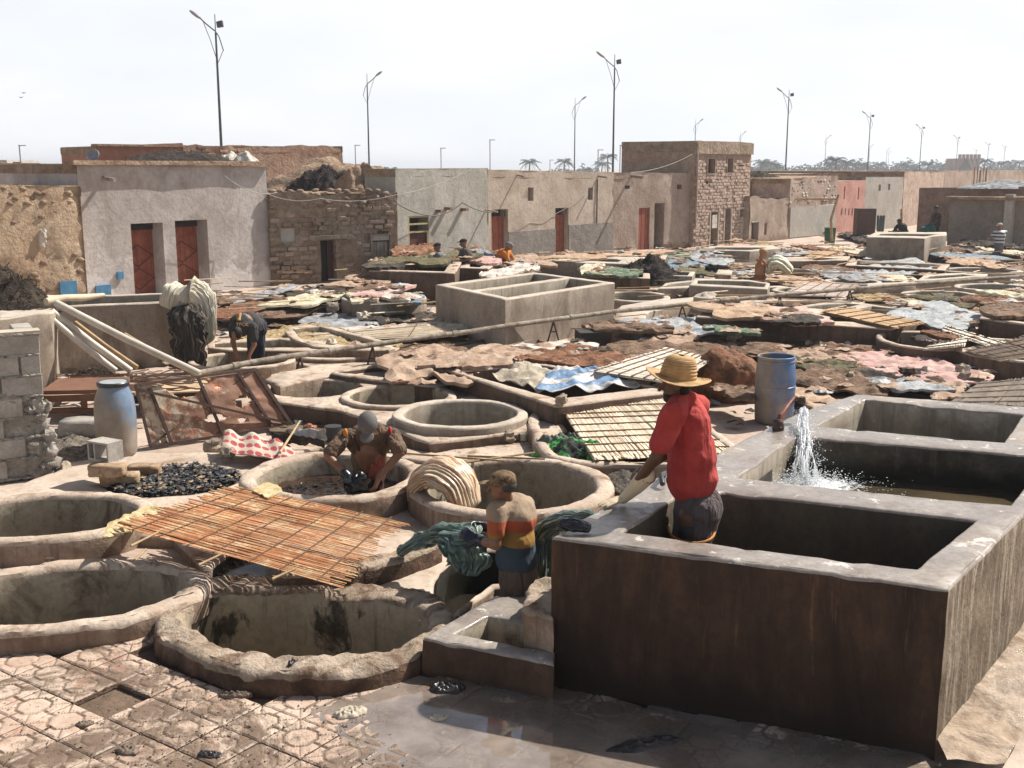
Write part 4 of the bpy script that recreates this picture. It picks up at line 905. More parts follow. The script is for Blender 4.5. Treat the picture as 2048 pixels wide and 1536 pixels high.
# ------------------------------------------------------------------ bundles of hides
def foldmat(name, a, b, c, ribs=18, gloss=.45, cov=(.42, .58), cc=(.52, .60)):
    m = bpy.data.materials.new(name); k = N(m); uv = k.pos((ribs, 1.4, 1), 'UV')
    n = k.noise(uv, 1.0, 4, .6, .3); col = k.mix(k.rng(n, cov[0], cov[1]), a, b); n2 = k.noise(k.pos((ribs * 2.3, .9, 1), 'UV'), 1.0, 4, .7)
    k.l(k.mix(k.rng(n2, cc[0], cc[1]), col, c), k.b.inputs['Base Color']); k.b.inputs['Roughness'].default_value = gloss
    k.l(k.bump(k.noise(k.pos((ribs * 3, 3, 1), 'UV'), 1.0, 4), .6, .015), k.b.inputs['Normal']); return m
def bundle(label, path, rx, rz_, mat, ribs=16, amp=.16, seed=0, name='hide_bundle', cat='hides', n=120, steps=44, group=None, side=None, crump=.12):
    """thick fold-ribbed bundle following a path; rx half width, rz_ half thickness along the path"""
    P = [Vector(p) for p in path]; c0 = P[0]; V = []; Fs = []; uv = []
    def cr(t):
        x = t * (len(P) - 1); i = min(int(x), len(P) - 2); f = x - i
        p0, p1, p2, p3 = P[max(i - 1, 0)], P[i], P[i + 1], P[min(i + 2, len(P) - 1)]
        return .5 * ((2 * p1) + (p2 - p0) * f + (2 * p0 - 5 * p1 + 4 * p2 - p3) * f * f + (3 * p1 - p0 - 3 * p2 + p3) * f ** 3)
    def ip(a, t):
        x = t * (len(a) - 1); i = min(int(x), len(a) - 2); return a[i] + (a[i + 1] - a[i]) * (x - i)
    sd = Vector(side).normalized() if side else None
    for i in range(steps + 1):
        t = i / steps; p = cr(t); d = (cr(min(1, t + .02)) - cr(max(0, t - .02))).normalized()
        a = (sd - d * sd.dot(d)).normalized() if sd else d.cross(Vector((0, 0, 1))).normalized(); b = a.cross(d).normalized()
        w, h = ip(rx, t), ip(rz_, t); endt = min(1, min(t, 1 - t) * 14 + .15)
        for k_ in range(n):
            th = 2 * math.pi * k_ / n
            rb = abs(math.sin(ribs * th / 2 + 1.6 * noise.noise(Vector((t * 3, math.cos(th) * 2, seed))) * 2.2 + 2.0 * noise.noise(Vector((t * 5, th * .6, seed + 8)))))
            q = endt * (1 - amp + amp * 1.2 * rb + .10 * noise.noise(Vector((math.cos(th) * 3, math.sin(th) * 3, t * 3 + seed))))
            w0 = p + a * math.cos(th) * w + b * math.sin(th) * h; q += crump * endt * (noise.noise(w0 * 9) + .6 * noise.noise(w0 * 22))
            V.append(p - c0 + a * math.cos(th) * w * q + b * math.sin(th) * h * q)
    for i in range(steps):
        for k_ in range(n): Fs.append((i * n + k_, i * n + (k_ + 1) % n, (i + 1) * n + (k_ + 1) % n, (i + 1) * n + k_))
    Fs.append(tuple(range(n - 1, -1, -1))); Fs.append(tuple(steps * n + k_ for k_ in range(n)))
    me = mesh(name, V, Fs, mat, smooth=180); ul = me.uv_layers.new(name='uv')
    for l_ in me.loops: vi = l_.vertex_index; k_ = vi % n; ul.data[l_.index].uv = (abs(k_ / n * 2 - 1), vi // n / steps)
    o = link(name, me, None, c0); tag(o, label, cat, group); return o
CREAM = foldmat('wet_cream_hide', (.60, .47, .32), (.68, .58, .44), (.34, .14, .06), 26, .3, cc=(.50, .55))
WOOLB = foldmat('pale_wool_hide', (.50, .46, .36), (.60, .56, .46), (.22, .17, .11), 20, .7)
BLKH = foldmat('black_hair_hide', (.014, .012, .011), (.035, .03, .025), (.22, .17, .12), 14, .85, cc=(.54, .60))
TEAL = foldmat('wet_teal_hide', (.035, .065, .055), (.10, .16, .14), (.26, .34, .30), 14, .25)
for i, (off, rr, sd) in enumerate([(0, 1, 1)]):
    bundle('cream and brown striped wet hides folded over the rim between the two wide vats', [Wp(832, 998, 10.15), Wp(842, 962, 10.10), Wp(878, 944, 10.0), Wp(915, 966, 9.90), Wp(935, 1025, 9.84)],
           [.14, .22, .26, .25, .22], [.05, .10, .13, .13, .11], CREAM, 26, .17, 3, side=(.35, .9, .1))
bundle('pale wool hide hung over the end of the grey tank', [Wp(345, 620, 17.9), Wp(352, 596, 17.9), Wp(378, 588, 18.0), Wp(402, 612, 18.0), Wp(412, 690, 18.0)], [.16, .26, .30, .26, .13], [.06, .12, .12, .10, .06], WOOLB, 24, .09, 5, side=(1, .2, 0), crump=.2)
bundle('black haired hide hanging below the pale wool hide on the grey tank', [Wp(368, 610, 17.8), Wp(372, 640, 17.7), Wp(378, 680, 17.7), Wp(385, 745, 17.7)], [.20, .28, .27, .22], [.08, .13, .12, .09], BLKH, 9, .3, 7, side=(1, .2, 0), crump=.25)
o = bundle('wet teal hide that the striped shirt man wrings over the pit edge', [Wp(795, 1108, 8.35), Wp(850, 1075, 8.25), Wp(905, 1065, 8.1), Wp(955, 1075, 7.85)], [.05, .10, .13, .12], [.04, .06, .08, .09], TEAL, 9, .3, 9, crump=.5)
bundle('end of the teal hide hanging down into the pit before the striped shirt man', [Wp(880, 1080, 8.05), Wp(915, 1090, 7.95), Wp(935, 1120, 7.9), Wp(930, 1150, 7.9)], [.06, .15, .17, .06], [.05, .08, .07, .03], TEAL, 10, .3, 12, side=(1, 0, .1), crump=.4)
bundle('teal hide draped from the tank corner down into the pit behind the striped shirt man', [Wp(1190, 1030, 7.6), Wp(1130, 1040, 7.9), Wp(1092, 1065, 8.0), Wp(1085, 1130, 8.0), Wp(1085, 1195, 8.0)], [.05, .10, .14, .12, .10], [.03, .06, .08, .07, .05], TEAL, 10, .25, 15, side=(.5, .8, 0), crump=.4)
o = bundle('wet black rubber glove lying on the tank corner beside the teal hide', [G(1120, 1048, ZT + .04), G(1150, 1050, ZT + .045), G(1182, 1058, ZT + .03)], [.05, .06, .04], [.035, .045, .025], plain('wet_rubber', (.015, .016, .022), rough=.22), 5, .12, 4, name='rubber_glove', cat='glove')

# ------------------------------------------------------------------ vats, tanks and decks across the yard
def rvat(label, cx, cy, rx, ry, z, w=.14, mats=REST, depth=.8, zb=-.02, cat='vat', step=.22, name='round_vat'):
    o = basin(name, offset(ccw(ell(cx, cy, rx, ry, z, 44)), w), [ell(cx, cy, rx, ry, z, 44)], z, zb, depth, bev=.03, amp=.012, mats=mats, step=step, grid=None, zs=.3); tag(o, label, cat); return o
def pvat(label, out, holes, z, mats=CON, depth=.7, zb=-.02, cat='tank', name='tank', inset=None, step=.4, smooth=0, chip=.01):
    P = GL(out, z); 
    if smooth: P = chaikin(P, smooth)
    H = [GL(h, z) for h in holes] if holes else ([offset(ccw(P), -inset)] if inset else [])
    o = basin(name, P, H, z, zb, depth, bev=.025, amp=.012, mats=mats, step=step, grid=None, zs=.3, chip=chip); tag(o, label, cat); return o
# beside the bent man
rvat('round vat the black shirted man bends over', 484, 719, 92, 14, .22, .12)
rvat('round vat half hidden by the pipe, right of the bent man', 668, 706, 70, 9, .2, .14)
pvat('low curved wall behind the bent man', [(415, 682), (560, 672), (700, 690), (745, 703), (600, 700), (415, 700)], [[(430, 686), (560, 678), (690, 694), (600, 695), (430, 695)]], .28, REST, cat='vat', name='low_vat', smooth=1)
pvat('long curved vat above the straw heap', [(560, 655), (640, 648), (760, 676), (800, 700), (700, 700), (600, 690)], [[(585, 658), (640, 653), (745, 680), (770, 694), (700, 692), (610, 684)]], .32, REST, cat='vat', name='low_vat', smooth=1)
pvat('curved brown walled vat under the tan hides left of the long pool', [(648, 742), (740, 728), (880, 722), (905, 742), (900, 775), (800, 765), (700, 752)], [[(668, 743), (745, 733), (870, 730), (888, 745), (870, 762), (790, 756)]], .34, [PL_TOP, DK_SIDE, DK_SIDE, FLOOR_W], cat='vat', name='curved_vat', smooth=1)
pvat('narrow plaster strip wall left of the three round pits', [(528, 758), (560, 742), (640, 736), (700, 742), (560, 772)], None, .3, REST, cat='wall', name='strip_wall')
pvat('pale plaster step behind the three round pits', [(560, 716), (700, 700), (870, 690), (960, 700), (800, 722), (640, 740)], None, .12, REST, cat='deck', name='low_deck')
rvat('round raised vat heaped with hides, left of the big grey tank', 768, 594, 74, 9, .48, .12, CON, step=.2)
pvat('dark brick lined gutter curving round the raised vat', [(668, 612), (760, 632), (870, 630), (870, 622), (780, 622), (690, 602)], None, .12, [PL_TOP, DK_SIDE, PL_IN, FLOOR_W], cat='gutter', name='gutter')
# big pale tank of two cells
ZB = .95; bt = thing('big_tank', 'tall pale grey concrete tank of two cells in the middle of the yard', 'tank', (.2, 21.5, 0))
B0, B1, B2, B3 = Vector((-1.56, 22.5, ZB)), Vector((-.12, 19.9, ZB)), Vector((2.14, 22.9, ZB)), Vector((.5, 25.2, ZB))
Bo = [B0, B1, B2, B3]
def lerp4(u, v): return B0.lerp(B1, u).lerp(B3.lerp(B2, u), v)
cells = [[lerp4(.07, .06), lerp4(.46, .06), lerp4(.46, .94), lerp4(.07, .94)], [lerp4(.53, .06), lerp4(.93, .06), lerp4(.93, .94), lerp4(.53, .94)]]
o = basin('tank_shell', Bo, cells, ZB, -.02, .75, bev=.025, amp=.008, mats=CON, step=.25, grid=None, zs=.2); o.parent = bt; o.location = -Vector((.2, 21.5, 0))
rvat('bright plaster pool right of the big grey tank', 1270, 592, 56, 9, .3, .16, CON)
pvat('low mossy block before the pipe, right of the big grey tank', [(1232, 628), (1240, 612), (1285, 604), (1420, 590), (1425, 600), (1300, 622), (1290, 630)], None, .30, CON, cat='block', name='low_block')
pvat('long low tank with pale stained front, left of the double tank', [(1378, 570), (1535, 578), (1540, 566), (1500, 560), (1390, 556)], [[(1392, 567), (1528, 574), (1530, 567), (1498, 562), (1396, 560)]], .42, CON)
pvat('low walled vat before the heap of black wool', [(1315, 577), (1380, 574), (1420, 565), (1400, 558), (1330, 566)], [[(1328, 574), (1376, 571), (1404, 564), (1392, 561), (1336, 568)]], .3, CON, cat='vat', name='low_vat')
pvat('low grey tank in line with the boulder on the pipe', [(1430, 590), (1640, 583), (1560, 571), (1440, 575)], [[(1440, 588), (1600, 583), (1550, 574), (1448, 578)]], .2, CON)
pvat('long brown fronted deck topped with spread hides, crossing the right middle of the yard', [(1390, 633), (1785, 657), (1843, 643), (1800, 630), (1560, 615), (1420, 612)], [[(1650, 642), (1730, 645), (1800, 640), (1740, 632), (1665, 632)]], .46, [PL_TOP, DK_SIDE, PL_IN, FLOOR_W], cat='tank')
pvat('double cell low tank with pale rims behind the spread hides', [(1560, 617), (1790, 637), (1870, 626), (1680, 600)], [[(1586, 614), (1672, 620), (1722, 608), (1690, 605)], [(1690, 622), (1775, 630), (1830, 622), (1745, 611)]], .25, CON)
pvat('thick low wall carrying the grey plastic sheet', [(1780, 641), (1893, 650), (1940, 640), (1900, 630), (1800, 628)], None, .42, REST, cat='wall', name='low_wall')
rvat('curved dark walled vat with a pale slatted mat over it', 1856, 680, 82, 16, .36, .12, [PL_TOP, DK_SIDE, PL_IN, FLOOR_W])
rvat('dark walled round vat cut by the right photo edge', 2035, 700, 105, 20, .38, .14, [PL_TOP, DK_SIDE, PL_IN, FLOOR_W])
pvat('dark brown tank at the right photo edge under brown hides', [(1958, 636), (2140, 660), (2180, 640), (1975, 616)], None, .62, [PL_TOP, DK_SIDE, PL_IN, FLOOR_W], inset=.25)
rvat('shallow round vat second from the right edge below the thin dark pipe', 1880, 588, 62, 6, .22, .16, CON, step=.3)
rvat('shallow round vat above it, cut by the right photo edge', 1990, 574, 66, 6, .26, .16, CON, step=.3)
rvat('small shallow vat touching the right photo edge beside a yellow hide', 2070, 586, 30, 5, .26, .16, CON, step=.3)
rvat('shallow round vat furthest back of those near the right edge', 1960, 540, 70, 4.5, .3, .18, CON, step=.3)
pvat('low tank with a long side wall behind the thin dark pipe', [(1832, 562), (1970, 552), (1975, 548), (1930, 545), (1850, 548)], [[(1845, 558), (1955, 551), (1925, 548), (1860, 551)]], .32, CON)
pvat('L shaped low wall before the striped mat on the right', [(1730, 577), (1830, 570), (1832, 563), (1735, 566)], None, .34, CON, cat='wall', name='low_wall')
pvat('square tank with a rounded far end under drying hides, before the red doors', [(1060, 522), (1262, 528), (1300, 520), (1290, 514), (1100, 512)], [[(1118, 520), (1235, 524), (1246, 518), (1120, 515)]], .62, CON)
rvat('round vat joined to the square tank before the red doors', 1268, 517, 26, 3.0, .62, .16, CON, step=.3)
pvat('brown tank edged with a green cloth', [(1180, 552), (1300, 556), (1300, 545), (1190, 542)], None, .5, DRK, inset=.2)
pvat('tank block carrying a blue plastic sheet', [(1305, 550), (1385, 552), (1390, 543), (1310, 541)], None, .42, CON, inset=.15)
pvat('small pale tank before the two dark doorways', [(1400, 500), (1500, 502), (1560, 496), (1545, 490), (1420, 492)], [[(1412, 498), (1500, 500), (1535, 495), (1430, 494)]], .45, CON)
pvat('brown hide covered tank before the orange shirted man', [(1205, 515), (1330, 518), (1335, 510), (1210, 508)], None, .55, DRK, inset=.25)
pvat('long low wall crossing behind the crouching man with an orange cap', [(1560, 522), (1695, 520), (1700, 512), (1565, 514)], None, .42, REST, cat='wall', name='low_wall')
pvat('low tank wall under the white plastic sheeting', [(1690, 530), (1890, 540), (1900, 528), (1700, 520)], None, .40, DRK, inset=.25)
pvat('low wall block behind the standing pile, right of centre', [(1430, 548), (1462, 549), (1465, 540), (1436, 539)], None, .4, REST, cat='block', name='low_block')
pvat('long low dark tank behind the striped barrel stack', [(1500, 540), (1690, 552), (1700, 544), (1520, 532)], None, .25, DRK, inset=.2)
pvat('upper tank of the pair beside the standing man with a green bag', [(1733, 474), (1850, 476), (1862, 472), (1893, 470), (1893, 464), (1750, 464)], [[(1748, 471), (1846, 473), (1880, 468), (1760, 467)]], .95, CON)
pvat('lower tank of the pair beside the standing man with a green bag', [(1735, 488), (1845, 489), (1870, 484), (1860, 480), (1745, 480)], [[(1748, 486), (1842, 487), (1858, 483), (1750, 482)]], .6, CON)
rvat('shallow round vat behind the pinkish slatted mat', 1598, 580, 42, 5, .25, .14, CON, step=.3)
rvat('shallow round vat between the white sheeting and the thin dark pipe', 1705, 562, 46, 4.5, .28, .14, CON, step=.3)
pvat('long pale kerb behind the orange hide on the brown deck', [(1480, 606), (1640, 600), (1640, 595), (1480, 600)], None, .16, REST, cat='kerb', name='kerb')
pvat('dark kerb curving before the heap of black wool', [(1225, 568), (1330, 582), (1338, 577), (1232, 562)], None, .14, REST, cat='kerb', name='kerb')
pvat('pale ruined block at the right foot of the big grey tank', [(1228, 640), (1290, 642), (1292, 628), (1232, 626)], None, .34, REST, cat='block', name='ruined_block')
# hide covered bench by the stone house
pvat('dark block covered with hairy hides, before the grey house', [(738, 540), (910, 546), (925, 520), (755, 516)], None, .78, [PL_TOP, DK_SIDE, PL_IN, FLOOR_W], cat='tank', name='hide_tank', inset=.3)
pvat('dark block beside it where two men work', [(915, 535), (975, 537), (1010, 520), (925, 518)], None, .70, [PL_TOP, DK_SIDE, PL_IN, FLOOR_W], cat='tank', name='hide_tank', inset=.3)
rvat('round vat where the man in the grey shirt stands', 880, 521, 28, 3, .75, .1, DRK, step=.3)

# ------------------------------------------------------------------ spread hides, sheets and sacks
HM = {
 'brown': surf('brown_hide', (.20, .12, .075), (.29, .19, .125), (.11, .065, .04), scale=2.2, bump=1.2, bs=12, bd=.05, cr=(.5, .6), fine=.5),
 'rust': surf('rust_hide', (.24, .10, .05), (.32, .16, .085), (.10, .05, .03), scale=2.6, bump=1.2, bs=12, bd=.05, cr=(.5, .6), fine=.5),
 'tan': surf('tan_hide', (.38, .26, .185), (.46, .345, .26), (.28, .17, .11), scale=2, bump=.9, bs=12, bd=.03),
 'orange': surf('orange_hide', (.42, .28, .18), (.54, .40, .28), (.28, .17, .11), scale=2, bump=.9, bs=12, bd=.03),
 'pink': surf('pink_cloth', (.52, .31, .28), (.60, .43, .38), (.36, .20, .17), scale=2, bump=.8, bs=12, bd=.02),
 'cream': surf('cream_hide', (.58, .50, .36), (.66, .60, .48), (.42, .34, .22), scale=2, bump=.8, bs=12, bd=.03),
 'white': surf('white_hide', (.55, .50, .44), (.66, .61, .55), (.40, .34, .28), scale=2.2, bump=.8, bs=12, bd=.03),
 'grey': surf('grey_sheet', (.27, .28, .29), (.38, .39, .41), (.16, .16, .165), scale=2.2, bump=1, bs=12, bd=.03),
 'blue': surf('blue_sheet', (.13, .20, .26), (.20, .28, .34), (.33, .36, .37), scale=2.4, bump=1, bs=12, bd=.03, rough=.5),
 'pale': surf('pale_plastic_sheet', (.34, .36, .37), (.48, .49, .49), (.19, .21, .23), scale=2.4, cr=(.5, .62), bump=1.1, bs=10, bd=.04, rough=.4),
 'green': surf('green_cloth', (.10, .15, .09), (.17, .22, .14), (.28, .33, .24), scale=3, bump=1.2, bs=12, bd=.05, cr=(.5, .6), fine=.5),
 'dark': surf('dark_hide', (.055, .042, .034), (.11, .085, .065), (.03, .022, .018), scale=2.4, bump=1.2, bs=12, bd=.05, cr=(.5, .6), fine=.5),
 'straw': surf('straw_litter', (.48, .34, .17), (.60, .46, .26), (.26, .17, .08), scale=9, cr=(.5, .6), bump=1.2, bs=26, bd=.05),
 'yellow': surf('yellow_hide', (.54, .49, .33), (.62, .58, .44), (.40, .34, .22), scale=2, bump=.8, bs=12, bd=.03),
 'olive': surf('olive_matted_hide', (.13, .115, .055), (.22, .19, .10), (.06, .05, .03), scale=4, bump=1.2, bs=18, bd=.05),
}
def hide_sheet(name, label, cat, c, w, d, h, m, rz=0, amp=.5, seed=0, n=26, group=None):
    c = Vector(c); R = Matrix.Rotation(rz, 3, 'Z'); nr = max(10, n // 2); na = n * 3; V = [Vector((0, 0, h * .5))]; Fs = []; random.seed(int(seed * 7) + 3)
    lob = [(random.choice((2, 4, 4, 5)), random.uniform(0, 6.3), random.uniform(.10, .22)), (3, random.uniform(0, 6.3), random.uniform(.03, .12)), (7, random.uniform(0, 6.3), random.uniform(.02, .06))]; sq = random.uniform(2.4, 7); sk = random.uniform(-.35, .35)
    def out(a):
        ca, sa = math.cos(a), math.sin(a); r_ = 1 / (abs(ca) ** sq + abs(sa) ** sq) ** (1 / sq)
        for k_, ph, am in lob: r_ *= 1 + am * math.sin(k_ * a + ph)
        return r_ * (1 + .16 * noise.noise(Vector((ca * 2.2, sa * 2.2, seed))) + .09 * noise.noise(Vector((ca * 8, sa * 8, seed + 4))))
    hh = min(h, .25)
    for i in range(1, nr + 1):
        f = i / nr
        for k_ in range(na):
            a = 2 * math.pi * k_ / na; r_ = out(a) * f; x = math.cos(a) * r_ * w / 2; y = math.sin(a) * r_ * d / 2; x += sk * y
            p = Vector((x, y, 0)); q = p + c
            rd = 1 - abs(noise.noise(Vector((q.x * 1.3 + seed, q.y * 1.3, seed)))) * 3.0; rd2 = 1 - abs(noise.noise(Vector((q.x * 3.6, q.y * 3.0 + seed, 2)))) * 2.6; rd3 = noise.noise(Vector((q.x * 9, q.y * 9, seed)))
            e = min(1, (1 - f) * 5 + .25); curl = max(0, noise.noise(Vector((math.cos(a) * 3, math.sin(a) * 3, seed + 9)))) * max(0, f - .75) * 4
            z = (hh * (.30 * max(0, rd) + .22 * max(0, rd2) + .10 * rd3) + .05 * rd2 * (h > .03) * .5) * e + hh * .8 * curl + (h - hh) * (1 - f * f) + .015
            V.append(R @ Vector((x, y, max(.0, z))))
    for k_ in range(na): Fs.append((0, 1 + k_, 1 + (k_ + 1) % na))
    for i in range(nr - 1):
        for k_ in range(na): b = 1 + i * na; Fs.append((b + k_, b + na + k_, b + na + (k_ + 1) % na, b + (k_ + 1) % na))
    b = len(V); l0 = 1 + (nr - 1) * na
    for k_ in range(na): v = V[l0 + k_]; V.append(Vector((v.x * .985, v.y * .985, v.z - .02 - .07 * c.z)))
    for k_ in range(na): Fs.append((l0 + k_, b + k_, b + (k_ + 1) % na, l0 + (k_ + 1) % na))
    o = link(name, mesh(name, V, Fs, m, smooth=55), None, c); tag(o, label, cat, group)
    SPREAD.append((c, w, d)); return o
SPREAD = []
def lay(x0, y0, x1, y1, z, col, h, label, cat='hide', name=None, rz=0, seed=None, amp=.5, n=26, group=None):
    if x0 > 1230 and y1 < 605: z *= .6
    if y1 < 640: xm = (x0 + x1) / 2; x0 = xm - (xm - x0) * .84; x1 = xm + (x1 - xm) * .84; h *= .8
    a = G(x0, (y0 + y1) / 2, z); b = G(x1, (y0 + y1) / 2, z); f = G((x0 + x1) / 2, y1, z); k_ = G((x0 + x1) / 2, y0, z)
    c = (f + k_) / 2; c.z = z
    return hide_sheet(name or (cat if cat != 'hide' else 'hide'), label, cat, c, (b - a).length * 1.05, (k_ - f).length * 1.1, h, HM[col], rz, amp, seed if seed is not None else x0 * .37 + y0, n, group)
